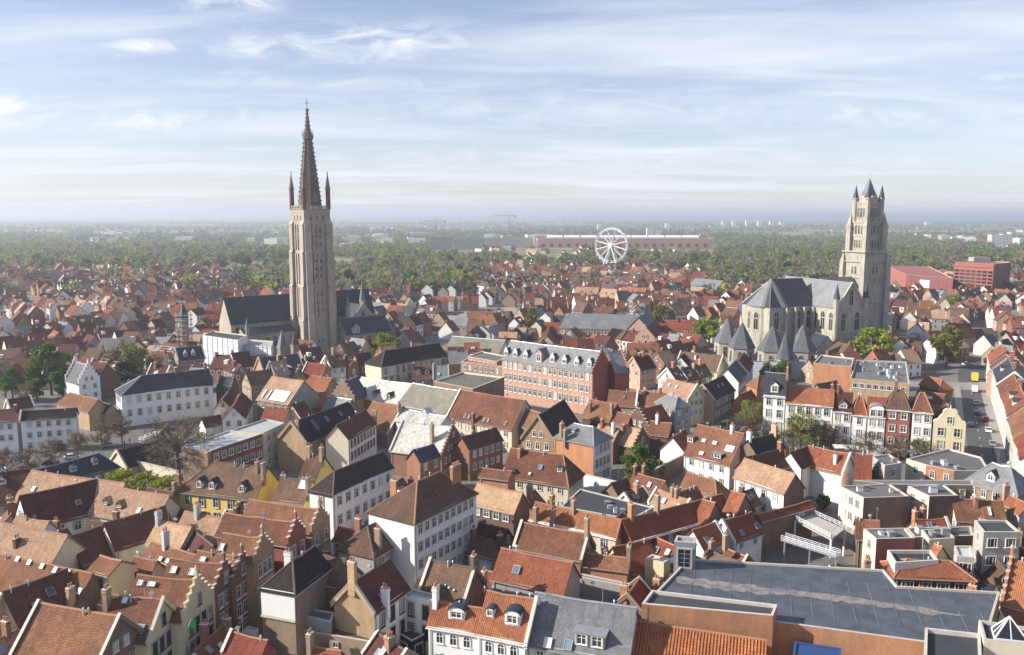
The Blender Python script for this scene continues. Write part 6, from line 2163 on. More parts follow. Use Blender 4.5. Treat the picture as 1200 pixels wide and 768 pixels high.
TP(738, 553, 4, 'bush', 'leaf_lime', 'small lime green bush on the garden wall', name='bush', cat='bush')
TP(853, 488, 6, 'bush', 'leaf_lime', 'bright green bush on the tree square', name='bush', cat='bush')
for i, (x, y, h, sh, lf) in enumerate(((880, 468, 11, 'budding', 'leaf_lime'), (886, 486, 9, 'budding', 'leaf_brown'), (866, 487, 9, 'bare', 'leaf_brown'), (905, 498, 7, 'budding', 'leaf_brown'), (940, 480, 12, 'budding', 'leaf_lime'), (930, 496, 8, 'budding', 'leaf_lime'),
                                       (955, 503, 7, 'budding', 'leaf_lime'), (968, 498, 8, 'budding', 'leaf_brown'), (978, 494, 9, 'bare', 'leaf_brown'), (1020, 505, 8, 'bare', 'leaf_brown'), (1055, 509, 8, 'bare', 'leaf_brown'), (1078, 512, 7, 'budding', 'leaf_lime'), (1003, 518, 6, 'bare', 'leaf_grey'))):
    TP(x, y, h, sh, lf, 'bare budding tree before the white row of houses' if sh == 'bare' else ('lime budding tree before the white row of houses' if lf == 'leaf_lime' else 'brown budding tree before the white row of houses'), '%s trees on the square' % ('bare' if sh == 'bare' else lf[5:]))
TP(965, 576, 4, 'bush', 'leaf_green', 'green shrub beside the flat paved yard', name='bush', cat='bush')
for i, (x, y, h, lf, sh) in enumerate(((112, 338, 8, 'leaf_dark', 'tall'), (60, 378, 9, 'leaf_lime', 'round'), (20, 385, 12, 'leaf_grey', 'budding'), (40, 390, 10, 'leaf_dark', 'round'), (218, 326, 14, 'leaf_grey', 'budding'), (545, 318, 13, 'leaf_purple', 'round'),
                                       (490, 348, 8, 'leaf_green', 'round'), (468, 325, 10, 'leaf_lime', 'round'), (290, 302, 13, 'leaf_purple', 'broad'), (560, 325, 10, 'leaf_lime', 'round'))):
    TP(x, y, h, sh, lf, ['pointed dark conifer among far roofs', 'yellow green tree among far roofs', 'grey budding tree by the far white gables', 'dark round tree near the grey budding one', 'wide grey tree among the far red roofs', 'round purple beech beside the pink gabled house',
                         'small dense green tree by the paved court', 'light green tree behind the brick church', 'broad purple beech behind the brick church', 'lime green tree beside the purple beech'][i])

# hedge: clipped leafy block behind the cream wall
hA, hB = P(134, 554, 5.5), P(208, 566, 5.5)
d_ = hB - hA; d_.z = 0; Lh = d_.length; d_.normalize()
nh = V((-d_.y, d_.x, 0))
cen = RNG.uniform(0, 1, (14000, 3))
ln_ = cen[:, 0:1] * Lh; dp = (cen[:, 1:2] - .5) * 6.0; hz = cen[:, 2:3] * 5.5
hz = hz * (1 + .12 * np.sin(ln_ * .9) + .08 * np.sin(ln_ * 2.3 + 1))
pos = ln_ * np.array([[d_.x, d_.y, 0]]) + dp * np.array([[nh.x, nh.y, 0]]) + hz * np.array([[0, 0, 1.0]])
hr = bpy.data.objects.new('hedge', np_mesh('hedge', leaf_quads(pos, .28, RNG), 4, [M('leaf_lime')]))
COL.objects.link(hr); hr.location = (hA.x, hA.y, 0)
tag(hr, 'thick bright yellow green hedge along the cream garden wall', 'hedge')
occ_poly([hA + nh * -8, hB + nh * -8, hB + nh * 8, hA + nh * 8])


def wall_run(name, label, cat, pts, h, mat, th=.35):
    W_ = [P(*p, 0) for p in pts]
    root = empty(name, W_[0], label, cat)
    for i in range(len(W_) - 1):
        a, b_ = W_[i], W_[i + 1]
        d = (b_ - a).normalized(); nr = V((-d.y, d.x, 0))
        m = MB(); m.box((a + b_) / 2 + V((0, 0, h / 2)), (b_ - a) / 2, nr * th / 2, V((0, 0, h / 2 + .1)))
        m.obj('wall', [M(mat)], root)
        m = MB(); m.box((a + b_) / 2 + V((0, 0, h + .17)), (b_ - a) / 2 + d * .1, nr * (th / 2 + .1), V((0, 0, .07)))
        m.obj('coping', [M('coping')], root)


wall_run('garden_wall', 'cream plastered garden wall behind the bright hedge', 'wall', [(134, 549), (210, 567)], 3.2, 'cream')
wall_run('garden_wall', 'brown brick garden wall beside the leafy garden tree', 'wall', [(742, 585), (800, 553)], 4.5, 'brick_brown')
wall_run('garden_wall', 'pale wall closing the dark flat roofed court', 'wall', [(680, 577), (722, 587)], 4.5, 'white')

def deposit_mat():
    m, nt, b = nodes('deposit')
    pos = geo(nt)
    n1 = noisen(nt, pos, .9, 6, .7)
    nt.links.new(ramp(nt, n1, .42, .62, (.135, .14, .16), (.30, .24, .215)), b.inputs['Base Color'])
    b.inputs['Roughness'].default_value = .8
    MATS['deposit'] = m


deposit_mat()
plain('seam', (0.15, 0.14, 0.145), .7, 0, .3, 1.0)
# ---------------------------------------------------------------- lead roof seams and deposits
for hd, pl in [(o, o) for o in bpy.data.objects if o.get('label', '').startswith('long flat lead roof')]:
    zl = 11.5
    def PL(x, y, dz): return P(x, y, zl + dz)
    T0, T1, B0, B1 = PL(806, 657, 0), PL(1172, 697, 0), PL(758, 707, 0), PL(1152, 763, 0)
    sdv = (PL(974, 738, 0) - PL(962, 668, 0)); sdv.z = 0; sdv.normalize()
    for i in range(16):
        t = (i + .5) / 16
        a = T0.lerp(T1, t)
        if t > .6: a = a - sdv * 1.5
        den = max(1e-6, -sdv.y)
        Ln = (a.y - B0.lerp(B1, t).y) / den
        for s0, s1 in ((.07, .44), (.5, .93)):
            m = MB()
            p, q = a + sdv * (Ln * s0), a + sdv * (Ln * s1)
            m.box((p + q) / 2 + V((0, 0, .02)), (q - p) / 2, V((-sdv.y, sdv.x, 0)) * .05, V((0, 0, .03)))
            m.obj('seam', [M('seam')], hd)
    m = MB()
    n = 46
    up, lo = [], []
    rd = random.Random(3)
    for i in range(n + 1):
        t = .02 + .9 * i / n
        c = T0.lerp(T1, t).lerp(B0.lerp(B1, t), .46 + .02 * math.sin(t * 9))
        w = (.8 + .5 * rd.random()) * (1.5 if t < .3 else 1.0) * (0.35 if t > .85 else 1)
        up.append(c + V((0, w, .03))); lo.append(c + V((0, -w * rd.uniform(.5, 1.1), .03)))
    for i in range(n):
        m.face([lo[i], lo[i + 1], up[i + 1], up[i]])
    m.obj('deposit_strip', [M('deposit')], hd)
# glass pyramid
gp, inn = GP
c = sum(inn, V()) / 4
pts = [V((c.x + (p.x - c.x) * .62, c.y + (p.y - c.y) * .62, 13.1)) for p in inn]
ap = V((c.x, c.y, 15.6))
for i in range(4):
    m = MB(); m.face([pts[i], pts[(i + 1) % 4], ap]); m.obj('pane', [M('glass')], gp)
    m = MB(); m.tube(pts[i], ap, .12, .1, 4); m.tube(pts[i], pts[(i + 1) % 4], .12, .12, 4)
    m.tube((pts[i] + pts[(i + 1) % 4]) / 2, ap, .08, .06, 4)
    m.obj('glazing_bar', [M('whitesteel')], gp)


# ---------------------------------------------------------------- terrace, stairs, flag, awnings, antennas
def railing_run(root, a, b_, h=1.0, n=None):
    m = MB()
    n = n or max(2, int((b_ - a).length / 1.2))
    for i in range(n + 1):
        p = a.lerp(b_, i / n); m.tube(p, p + V((0, 0, h)), .05, .05, 4)
    for z in (.35, .68, h): m.tube(a + V((0, 0, z)), b_ + V((0, 0, z)), .045, .045, 4)
    m.obj('railing', [M('whitesteel')], root)


a, b_ = P(918, 632, 5.5), P(982, 652, 5.5)
root = empty('footbridge', V((a.x, a.y, 0)), 'pale steel footbridge with railings between the yard and the lead roof', 'footbridge')
d = (b_ - a).normalized(); nr = V((-d.y, d.x, 0))
m = MB(); m.box((a + b_) / 2, (b_ - a) / 2, nr * .9, V((0, 0, .1))); m.obj('deck', [M('steel')], root)
for s in (-1, 1): railing_run(root, a + nr * .85 * s, b_ + nr * .85 * s)
for t in (.03, .5, .97):
    m = MB(); p = a.lerp(b_, t); m.tube(V((p.x, p.y, 0)), p, .15, .15, 6); m.obj('post', [M('steel')], root)
TT = [P(932, 610, 5.5), P(974, 632, 5.5), P(990, 620, 5.5), P(950, 602, 5.5)]
root = empty('roof_terrace', V((TT[0].x, TT[0].y, 0)), 'wooden roof terrace with pale railing beside the footbridge', 'terrace')
m = MB(); m.ext(TT, (0, 0, -.3)); m.obj('deck', [M('concrete')], root)
for i in range(4): railing_run(root, TT[i], TT[(i + 1) % 4])
for p in TT:
    m = MB(); m.tube(V((p.x, p.y, 0)), p, .2, .2, 6); m.obj('post', [M('whitesteel')], root)
occ_poly(TT)

p = P(219, 738, 9.5)
root = empty('flag', p, 'small green flag on a slanting pole at the yellow stepped gable', 'flag')
m = MB(); m.tube(p, p + V((1.2, -1.2, 2.2)), .04, .03, 5); m.obj('pole', [M('whitesteel')], root)
m = MB()
for i in range(5):
    x0, x1 = i * .22, (i + 1) * .22
    q = p + V((1.1, -1.1, 2.1))
    m.face([q + V((-x0 * .3, .05 * math.sin(i * 1.3), -.0 - x0 * 1.2)), q + V((-x1 * .3, .05 * math.sin(i * 1.3 + 1.3), -x1 * 1.2)), q + V((-x1 * .3 + .7, .1 + .05 * math.sin(i * 1.3 + 1.3), -x1 * 1.2 - .3)), q + V((-x0 * .3 + .7, .1 + .05 * math.sin(i * 1.3), -x0 * 1.2 - .3))])
m.obj('cloth', [M('greenflag')], root)

for i in range(9):
    px = 982 + i * 12.5
    p = P(px, 521 + i * .9, 3.2)
    root = empty('awning', V((p.x, p.y, 3.2)), 'striped cafe awning below the white row of houses', 'awning', 'striped awnings along the square')
    for j in range(6):
        m = MB()
        x0 = p.x - 1.6 + j * .55
        m.ext([V((x0, p.y, 3.2)), V((x0 + .53, p.y, 3.2)), V((x0 + .53, p.y - 1.6, 2.5)), V((x0, p.y - 1.6, 2.5))], (0, 0, .06))
        m.obj('stripe', [M('whitewood' if j % 2 else 'awning')], root)

am = MB()
am.tube((0, 0, 0), (0, 0, 2.6), .035, .025, 4)
for z in (2.5, 2.2, 1.9): am.tube((-.5 + (2.5 - z) * .3, 0, z), (.5 - (2.5 - z) * .3, 0, z), .02, .02, 3)
am.tube((0, -.5, 2.35), (0, .5, 2.35), .02, .02, 3)
am = am.mesh('antenna', [M('steel')])
fm_ = MB()
fm_.tube((0, 0, -.4), (0, 0, .7), .11, .11, 7); fm_.tube((0, 0, .66), (0, 0, .85), .17, .06, 7)
fm_ = fm_.mesh('flue_pipe', [M('zinc_pale')])
dish_ = MB()
dish_.tube((0, 0, 0), (0, 0, .8), .03, .03, 4)
dish_.tube((0, .02, .85), (0, .10, .88), .10, .38, 10)
dish_.tube((0, .1, .85), (0, .5, .8), .015, .015, 3)
dish_ = dish_.mesh('satellite_dish', [M('whitesteel')])
rd = random.Random(9)
for o in list(bpy.data.objects):
    if o.name.split('.')[0] in ('house',) and o.type == 'EMPTY':
        dist = (V(o.location) - CAM).length
        rf = [c for c in o.children if c.name.startswith('roof')]
        if not rf or dist > 300: continue
        vs_ = rf[0].data.vertices
        zmax = max(v.co.z for v in vs_)
        rg = [v.co for v in vs_ if v.co.z > zmax - .25]
        a, b_ = min(rg, key=lambda c: c.x), max(rg, key=lambda c: c.x)
        off = V(o.location)
        for q in range(rd.choice([0, 1, 1, 2])):
            t = rd.uniform(.1, .9)
            pp = V(a).lerp(V(b_), t) + off
            inst('flue_pipe', fm_, o, Matrix.Translation(pp + V((rd.uniform(-.3, .3), rd.uniform(-.5, .3), -.25))))
        if rd.random() < .3:
            pp = V(a).lerp(V(b_), rd.uniform(.1, .9)) + off
            inst('satellite_dish', dish_, o, Matrix.Translation(pp + V((0, -.2, -.1))) @ Matrix.Rotation(rd.uniform(-.5, .5), 4, 'Z'))
        if rd.random() < .4:
            pp = V(a).lerp(V(b_), rd.uniform(.1, .9)) + off
            inst('antenna', am, o, Matrix.Translation(pp + V((0, 0, -.05))) @ Matrix.Rotation(rd.uniform(0, 3), 4, 'Z'))


# ---------------------------------------------------------------- vehicles and people
def car_parts(kind, mat):
    key = ('car', kind, mat)
    if key in CACHE: return CACHE[key]
    if kind == 'car':
        L, Wd = 4.3, 1.75
        low = [(-2.1, .35), (2.1, .35), (2.12, .7), (1.9, .86), (.95, .95), (-1.75, .98), (-2.1, .85)]
        cab = [(.95, .93), (.25, 1.42), (-1.15, 1.44), (-1.8, .96)]
    elif kind == 'van':
        L, Wd = 5.4, 2.0
        low = [(-2.7, .4), (2.7, .4), (2.7, .95), (2.3, 1.2), (1.5, 2.05), (1.2, 2.3), (-2.7, 2.35)]
        cab = [(2.25, 1.22), (1.55, 2.0), (.9, 2.0), (.9, 1.22)]
    else:
        L, Wd = 7.2, 2.3
        low = [(-3.6, .55), (3.6, .55), (3.6, 1.6), (3.4, 2.5), (1.9, 2.6), (1.85, 1.05), (-3.6, 1.05)]
        cab = [(3.55, 1.65), (3.38, 2.4), (2.3, 2.4), (2.3, 1.65)]
    w = Wd / 2
    b = MB(); b.ext([(x, -w, z) for x, z in low], (0, 2 * w, 0), 0)
    g = MB(); g.ext([(x * .995, -w * (.86 if kind == 'car' else 1.01), z) for x, z in cab], (0, 2 * w * (.86 if kind == 'car' else 1.01), 0), 0)
    parts = [('body', b.mesh('body', [M(mat)])), ('window_glass', g.mesh('window_glass', [M('glass')]))]
    if kind == 'car':
        r = MB(); r.ext([(x, -w * .8, z) for x, z in ((.25, 1.425), (-1.15, 1.445), (-1.2, 1.47), (.2, 1.47))], (0, 1.6 * w, 0), 0)
        parts.append(('roof_panel', r.mesh('roof_panel', [M(mat)])))
    if kind == 'truck':
        r = MB(); r.box((-1.0, 0, 2.05), 2.6, w * 1.03, 1.0); parts.append(('cargo_box', r.mesh('cargo_box', [M(mat)])))
    for s in (-1, 1):
        h = MB(); h.box((low[1][0], s * w * .68, .72), .04, .2, .09); parts.append(('headlight', h.mesh('headlight', [M('paleglass')])))
        for x in (-L * .31, L * .31):
            t = MB(); t.tube((x, s * w - .12 * s, .33), (x, s * w + .02 * s, .33), .33, .33, 12); t.tube((x, s * w, .33), (x, s * w + .03 * s, .33), .18, .18, 8, 1)
            parts.append(('wheel', t.mesh('wheel', [M('rubber'), M('steel')])))
    CACHE[key] = parts
    return parts


def vehicle(px, py, rot, kind, mat, label, name):
    p = P(px, py, 0)
    root = bpy.data.objects.new(name, None); COL.objects.link(root)
    root.location = (p.x, p.y, .01); root.rotation_euler = (0, 0, R(rot))
    tag(root, label, {'car': 'car', 'van': 'van', 'truck': 'truck'}[kind], 'vehicles in the shopping street')
    for nm, me in car_parts(kind, mat):
        o = bpy.data.objects.new(nm, me); COL.objects.link(o); o.parent = root


ang = math.degrees(math.atan2(P(1140, 440).y - P(1152, 520).y, P(1140, 440).x - P(1152, 520).x))
vehicle(1146, 486, ang, 'car', 'carblack', 'black car parked in the shaded shopping street behind the dark grey car', 'parked_car')
vehicle(1144, 474, ang, 'car', 'carsilver', 'dark grey car in the shopping street near the white van', 'parked_car')
vehicle(1142, 459, ang, 'van', 'carwhite', 'white van at the crossing of the shopping street', 'delivery_van')
vehicle(1142, 446, ang, 'truck', 'caryellow', 'yellow box truck beyond the crossing of the shopping street', 'box_truck')
for i_, (x_, y_, m_) in enumerate(((1163, 522, 'carsilver'), (1158, 506, 'carwhite'), (1155, 493, 'carred'), (1137, 500, 'carblack'))):
    vehicle(x_, y_, ang, 'car', m_, ['silver car at the kerb before the white street row', 'white car at the kerb between silver and red cars', 'red car at the kerb of the shopping street', 'black car at the kerb by the curved cream gable'][i_], 'parked_car')
for i_, (x_, y_, m_) in enumerate(((128, 524, 'carsilver'), (60, 545, 'carblack'), (85, 538, 'carwhite'), (200, 505, 'carblack'))):
    vehicle(x_, y_, 20, 'car', m_, ['silver car parked on the cobbles near the mansion corner', 'black car parked before the white terrace', 'white car parked before the white terrace', 'black car parked along the mansion front'][i_], 'parked_car')
vehicle(1133, 428, 20, 'car', 'carwhite', 'white car beside the tall olive brown tree', 'parked_car')
for i in range(6):
    vehicle(520 + i * 13, 371 - i * 1.6, 80, 'car', ['carsilver', 'carblack', 'carwhite', 'carred', 'carblack', 'carsilver'][i], ['silver car parked first on the paved school court', 'black car parked between silver and white cars on the court', 'white car parked on the paved school court', 'red car parked on the paved school court', 'black car parked beside the red car on the court', 'silver car parked last on the paved school court'][i], 'parked_car')


def person_mesh(seed, mat):
    key = ('person', seed, mat)
    if key in CACHE: return CACHE[key]
    vs_ = [(0, 0, .95), (0, 0, 1.2), (0, 0, 1.42), (0, 0, 1.54), (0, 0, 1.66), (.1, 0, .9), (.12, .12 * (seed - .5), .5), (.13, .16 * (seed - .5), .06), (.13, .16 * (seed - .5) - .14, .04),
           (-.1, 0, .9), (-.12, -.12 * (seed - .5), .5), (-.13, -.2 * (seed - .5), .06), (-.13, -.2 * (seed - .5) - .14, .04), (.2, 0, 1.38), (.27, .05, 1.1), (.28, -.08, .85), (-.2, 0, 1.38), (-.27, .05, 1.1), (-.28, -.08, .85)]
    es = [(0, 1), (1, 2), (2, 3), (3, 4), (0, 5), (5, 6), (6, 7), (7, 8), (0, 9), (9, 10), (10, 11), (11, 12), (2, 13), (13, 14), (14, 15), (2, 16), (16, 17), (17, 18)]
    rad = [.15, .15, .15, .065, .115, .1, .065, .05, .045, .1, .065, .05, .045, .065, .05, .04, .065, .05, .04]
    me = bpy.data.meshes.new('body'); me.from_pydata(vs_, es, [])
    o = bpy.data.objects.new('tmp', me); COL.objects.link(o)
    sk = o.modifiers.new('skin', 'SKIN')
    for i, r in enumerate(rad): me.skin_vertices[0].data[i].radius = (r, r * .85)
    me.skin_vertices[0].data[0].use_root = True
    o.modifiers.new('sub', 'SUBSURF').levels = 1
    dg = bpy.context.evaluated_depsgraph_get()
    em = bpy.data.meshes.new_from_object(o.evaluated_get(dg))
    bpy.data.objects.remove(o)
    em.name = 'person'
    em.materials.clear(); em.materials.append(M(mat)); em.materials.append(M('skin')); em.materials.append(M('hair'))
    for pl in em.polygons:
        c = pl.center
        pl.material_index = 2 if c.z > 1.7 or (c.z > 1.6 and c.y > .02) else (1 if c.z > 1.5 else (1 if abs(c.x) > .24 and c.z < .9 else 0))
    CACHE[key] = em
    return em


plain('skin', (.5, .32, .24), .7); plain('hair', (.06, .04, .03), .8)
rd = random.Random(4)
PEO = [(1147, 495, 'cloth_dark'), (1139, 468, 'cloth_blue'), (1155, 502, 'cloth_red'), (1128, 457, 'cloth_dark'), (1100, 456, 'cloth_blue'), (1163, 532, 'cloth_dark'), (152, 520, 'cloth_blue'), (146, 522, 'cloth_dark'), (170, 510, 'cloth_red'), (182, 508, 'cloth_dark'), (110, 532, 'cloth_dark'), (300, 733, 'cloth_dark'), (306, 731, 'cloth_blue')]
for i, (px, py, mt) in enumerate(PEO):
    p = P(px, py, 0)
    o = bpy.data.objects.new('person', person_mesh(i % 2, mt)); COL.objects.link(o)
    o.location = p; o.rotation_euler = (0, 0, rd.uniform(0, 6.28))
    wh = 'in the shopping street' if px > 1000 else ('in the narrow gabled street' if py > 700 else 'on the cobbles by the mansion')
    tag(o, 'person in %s clothes walking %s' % ({'cloth_dark': 'black', 'cloth_blue': 'blue', 'cloth_red': 'red'}[mt], wh), 'person', 'people in ' + mt[6:] + ' ' + wh)

# small round cafe tables on the mansion street
tb = MB(); tb.tube((0, 0, .72), (0, 0, .76), .4, .4, 10); tb.tube((0, 0, 0), (0, 0, .72), .04, .04, 5); tb.tube((0, 0, 0), (0, 0, .04), .25, .25, 8)
tbm = tb.mesh('cafe_table', [M('whitewood')])
cb = MB(); cb.box((0, 0, .45), .2, .2, .02); cb.box((0, .19, .7), .2, .02, .23)
for sx in (-.17, .17):
    for sy in (-.17, .17): cb.tube((sx, sy, 0), (sx, sy, .45), .02, .02, 4)
cbm = cb.mesh('cafe_chair', [M('whitewood')])
for i in range(12):
    c = P(166 + (i % 6) * 4.6 - (i // 6) * 2, 515 - (i % 6) * 1.8 + (i // 6) * 3, 0)
    o = bpy.data.objects.new('cafe_table', tbm); COL.objects.link(o); o.location = c
    tag(o, 'round white cafe table on the cobbles beside the mansion', 'table', 'cafe tables')
    for q in range(2):
        a = rd.uniform(0, 6.28) + q * 3.1
        o = bpy.data.objects.new('cafe_chair', cbm); COL.objects.link(o)
        o.location = c + V((.75 * math.cos(a), .75 * math.sin(a), 0)); o.rotation_euler = (0, 0, a - 1.57)
        tag(o, 'white cafe chair on the cobbles beside the mansion', 'chair', 'cafe chairs')
# ---------------------------------------------------------------- more houses between and beyond
random.seed(33)
ROOFS = [('tile', 'brown'), ('tile', 'brown'), ('red', 'red'), ('orange', 'orange'), ('brown', 'dull brown'), ('darkred', 'dark red'), ('tan', 'tan'), ('slate', 'slate'), ('slate_pale', 'grey')]
WALLS = [('white', 'white'), ('brick', 'red brick'), ('brick_tan', 'tan brick'), ('cream', 'cream'), ('brick_brown', 'brown brick'), ('brick_pink', 'pink brick'), ('greywall', 'grey')]
WW = [3, 3, 3, 2, 3, 1, 1]


def zone(p):
    px = proj(V((p.x, p.y, 0)))[0]
    d = p.y
    if d < 230: return 'in the nearest courtyards'
    if d < 385:
        if px < 300: return 'near the white mansion'
        if px < 640: return 'between school and brick church'
        if px < 880: return 'between school and cathedral'
        return 'by the shopping street'
    if px < 330: return 'beyond the sheeted palace'
    if px < 520: return 'behind the brick church'
    if px < 860: return 'before the ferris wheel'
    return 'beyond the grey cathedral'


def near_dir(p):
    best = min(HOUSES, key=lambda h: (h[0].x - p.x) ** 2 + (h[0].y - p.y) ** 2)
    return best[1]


NH = sum(1 for o in bpy.data.objects if o.type == 'EMPTY' and o.get('category') == 'house')


def rect(c, u, L, w):
    n = V((-u.y, u.x, 0))
    return [c - u * (L / 2) - n * w, c + u * (L / 2) - n * w, c + u * (L / 2) + n * w, c - u * (L / 2) + n * w]


def quick_house(c, u, L, w, zr, tp, roof, wall, det=True):
    n = V((-u.y, u.x, 0))
    A, B = c - u * (L / 2), c + u * (L / 2)
    rn, wn_ = roof[1], wall[1]
    k = dict(win='frab' if det else 'f', ws=2.6, wk='w', ends=random.choice(['..', '..', 'p.', '.p', 'pp', '..']))
    face_f = (CAM - c).dot(n) > 0
    if not face_f: k['flip'] = True
    nch = random.choice([0, 1, 1, 2])
    k['ch'] = [(random.choice([.03, .5, .97]) if i == 0 else random.uniform(.2, .8), random.choice([0, .2, -.2]), random.uniform(1.2, 2.2), random.choice(['brick', 'brick_tan', 'brick_orange', 'brick_dark'])) for i in range(nch)]
    dm = random.random()
    if dm < .2 and L > 7: k['dm'] = [(t, .62, 'g', 1.4, 1.1) for t in random.choice([(.5,), (.3, .7)])]
    elif dm < .6: k['sk'] = [(random.uniform(.15, .85), random.uniform(.3, .7), .9, 1.2, random.choice(['skyglass', 'paleglass'])) for _ in range(random.choice([1, 2, 2, 3]))]
    cn = ['no chimney', 'one chimney', 'two chimneys'][nch]
    ex_ = (' and dormers' if 'dm' in k else (' and skylights' if 'sk' in k else ''))
    label = '%s house with %s roof, %s%s %s' % (wn_, rn, cn, ex_, zone(c))
    w_ = label.split()
    house(A, B, zr, w, w, tp, roof[0], wall[0], label=' '.join(w_[:16]) if len(w_) > 16 else label, group='houses ' + zone(c), k=k)


count = NH
# 1. low annexes and houses in the gaps among the nearest rows
cands = []
for gx in range(-230, 231, 5):
    for gy in range(108, 392, 5):
        x, y = gx + random.uniform(-2, 2), gy + random.uniform(-2, 2)
        if abs(x) > y * .66 + 14: continue
        cands.append(V((x, y, 0)))
random.shuffle(cands)
cands.sort(key=lambda c: c.y // 30)
for c in cands:
    if count > 262: break
    u = near_dir(c)
    if random.random() < .4: u = V((-u.y, u.x, 0))
    if c.y < 235: L, w, zr = random.uniform(6, 9), random.uniform(2.4, 3.2), random.uniform(6, 8.2)
    else: L, w, zr = random.uniform(7, 12), random.uniform(3, 4.2), random.uniform(7.5, 10.5)
    for f in (1.0, .72):
        if occ_free(rect(c, u, L * f, w * f)) < .06:
            quick_house(c, u, L * f, w * f, zr * (.6 + .4 * f), random.uniform(.85, 1.15), random.choices(ROOFS[:7], [4, 3, 1.5, .7, 3, 3, 2])[0], random.choices(WALLS, WW)[0])
            count += 1
            break

def town_lim(px):
    return 990 if px < 290 else (720 if px < 560 else (1060 if px < 830 else (800 if px < 1000 else 940)))


# 2. rows of houses further out; the nearest are separate, the rest one mass
far = []
random.seed(5)
for bx in range(-11, 12):
    for by in range(0, 14):
        th = R(random.choice([-28, -15, 8, 22, 38, 62, 80, -50]) + random.uniform(-6, 6))
        u = V((math.cos(th), math.sin(th), 0)); n = V((-u.y, u.x, 0))
        c0 = V((bx * 74 + random.uniform(-6, 6), 330 + by * 58 + random.uniform(-5, 5), 0))
        if abs(c0.x) > c0.y * .66 + 50: continue
        for row in (-1, 0, 1):
            s = -36.0
            zb_ = random.uniform(8.5, 11.5)
            while s < 36:
                L = random.uniform(5.5, 9.5)
                c = c0 + u * (s + L / 2) + n * (row * 19 + random.uniform(-1, 1))
                s += L + (random.uniform(3, 9) if random.random() < .15 else .05)
                px = proj(V((c.x, c.y, 0)))[0]
                lim = town_lim(px)
                lim += 60 * noise.noise(V((c.x * .01, c.y * .01, 0)))
                dens = 1.0 if c.y < lim - 150 else max(.0, 1 - (c.y - lim + 150) / 170)
                dens *= .8 + .35 * noise.noise(V((c.x * .012, c.y * .012, 4)))
                if random.random() > dens * .92: continue
                w = random.uniform(4.0, 5.2)
                uu, LL = u, L
                if random.random() < .22: uu, LL, w = n, random.uniform(8.5, 11), L / 2
                if occ_free(rect(c, uu, LL * .96, w * .9)) > .12: continue
                occ_poly(rect(c, uu, LL * .8, w * .8))
                far.append((c, uu, LL, w, zb_ + random.uniform(-1.2, 2.0)))
far.sort(key=lambda f: f[0].y)
nsep = max(0, 305 - count)
for f in far[:nsep]:
    quick_house(*f, random.uniform(.9, 1.15), random.choices(ROOFS, [3, 3, 2, .6, 3, 4, 1.2, 1.5, 1.2])[0], random.choices(WALLS, WW)[0], True)
random.seed(8)
mats = ['tile', 'red', 'orange', 'brown', 'darkred', 'tan', 'slate', 'slate_pale', 'white', 'brick', 'brick_tan', 'cream', 'brick_pink', 'greywall', 'glass', 'whitewood']
MI = {m: i for i, m in enumerate(mats)}
mb = MB()


def mass_house(c, u, L, w, zr, det):
    n = V((-u.y, u.x, 0))
    tp = random.uniform(.85, 1.2)
    ze = zr - w * tp
    if ze < 2.5: ze = 2.5
    rf = MI[random.choice(['tile', 'tile', 'brown', 'brown', 'red', 'darkred', 'darkred', 'darkred', 'slate', 'tile', 'tan', 'slate_pale', 'red', 'brown', 'orange'])]
    wl = MI[random.choice(['white', 'white', 'brick', 'brick_tan', 'cream', 'brick_pink', 'brick', 'greywall'])]
    def Q(s, v, z): return V((c.x + u.x * s + n.x * v, c.y + u.y * s + n.y * v, z))
    h = L / 2
    mb.ext([Q(-h, -w, -.2), Q(-h, w, -.2), Q(-h, w, ze), Q(-h, 0, zr), Q(-h, -w, ze)], u * L, wl)
    for sg in (-1, 1):
        mb.ext([Q(-h - .15, sg * (w + .3), ze - .3 * tp + .1), Q(-h - .15, 0, zr + .1), Q(-h - .15, 0, zr + .3), Q(-h - .15, sg * (w + .3), ze - .3 * tp + .3)], u * (L + .3), rf)
    if random.random() < .75:
        p = Q(random.choice([-h + .6, h - .6, 0]), random.uniform(-.8, .8), zr)
        mb.box(p, u * .35, n * .55, V((0, 0, 1.3)), MI['brick'])
    if det:
        for sg in (-1, 1):
            nr = n * sg
            if (CAM - c).dot(nr) > 0:
                k = max(1, int(L / 2.6))
                for r in range(2):
                    z = ze - 1.6 - r * 3
                    if z < 1: break
                    for i in range(k):
                        q = Q(-h + L * (i + .5) / k, sg * w, z)
                        mb.box(q, u * .6, nr * .05, V((0, 0, .85)), MI['whitewood'])
                        mb.box(q, u * .48, nr * .07, V((0, 0, .72)), MI['glass'])
                if random.random() < .3:
                    q = Q(random.uniform(-.3, .3) * L, sg * w * .5, (zr + ze) / 2 + .2)
                    mb.box(q, u * .8, nr * 1.3, V((0, 0, .8)), MI['whitewood'])


for f in far[nsep:]:
    mass_house(*f, f[0].y < 760)
o = mb.obj('far_houses', [M(m) for m in mats], None, V((0, 600, 0)))
tag(o, 'mass of small red and brown roofed houses beyond the two churches', 'houses', kind='stuff')
mb = MB()
random.seed(77)
for i in range(1500):
    y = 1050 * (5.2 ** random.random())
    x = random.uniform(-.7, .7) * y
    if noise.noise(V((x * .0022, y * .0012, 3.3))) < (.02 if x > 0 else .12): continue
    th = random.uniform(0, 3.14)
    mass_house(V((x, y, 0)), V((math.cos(th), math.sin(th), 0)), random.uniform(8, 20), random.uniform(4, 5.5), random.uniform(7, 11), False)
o = mb.obj('suburb_houses', [M(m) for m in mats], None, V((0, 2000, 0)))
tag(o, 'tiny scattered suburban houses among distant trees', 'houses', kind='stuff')

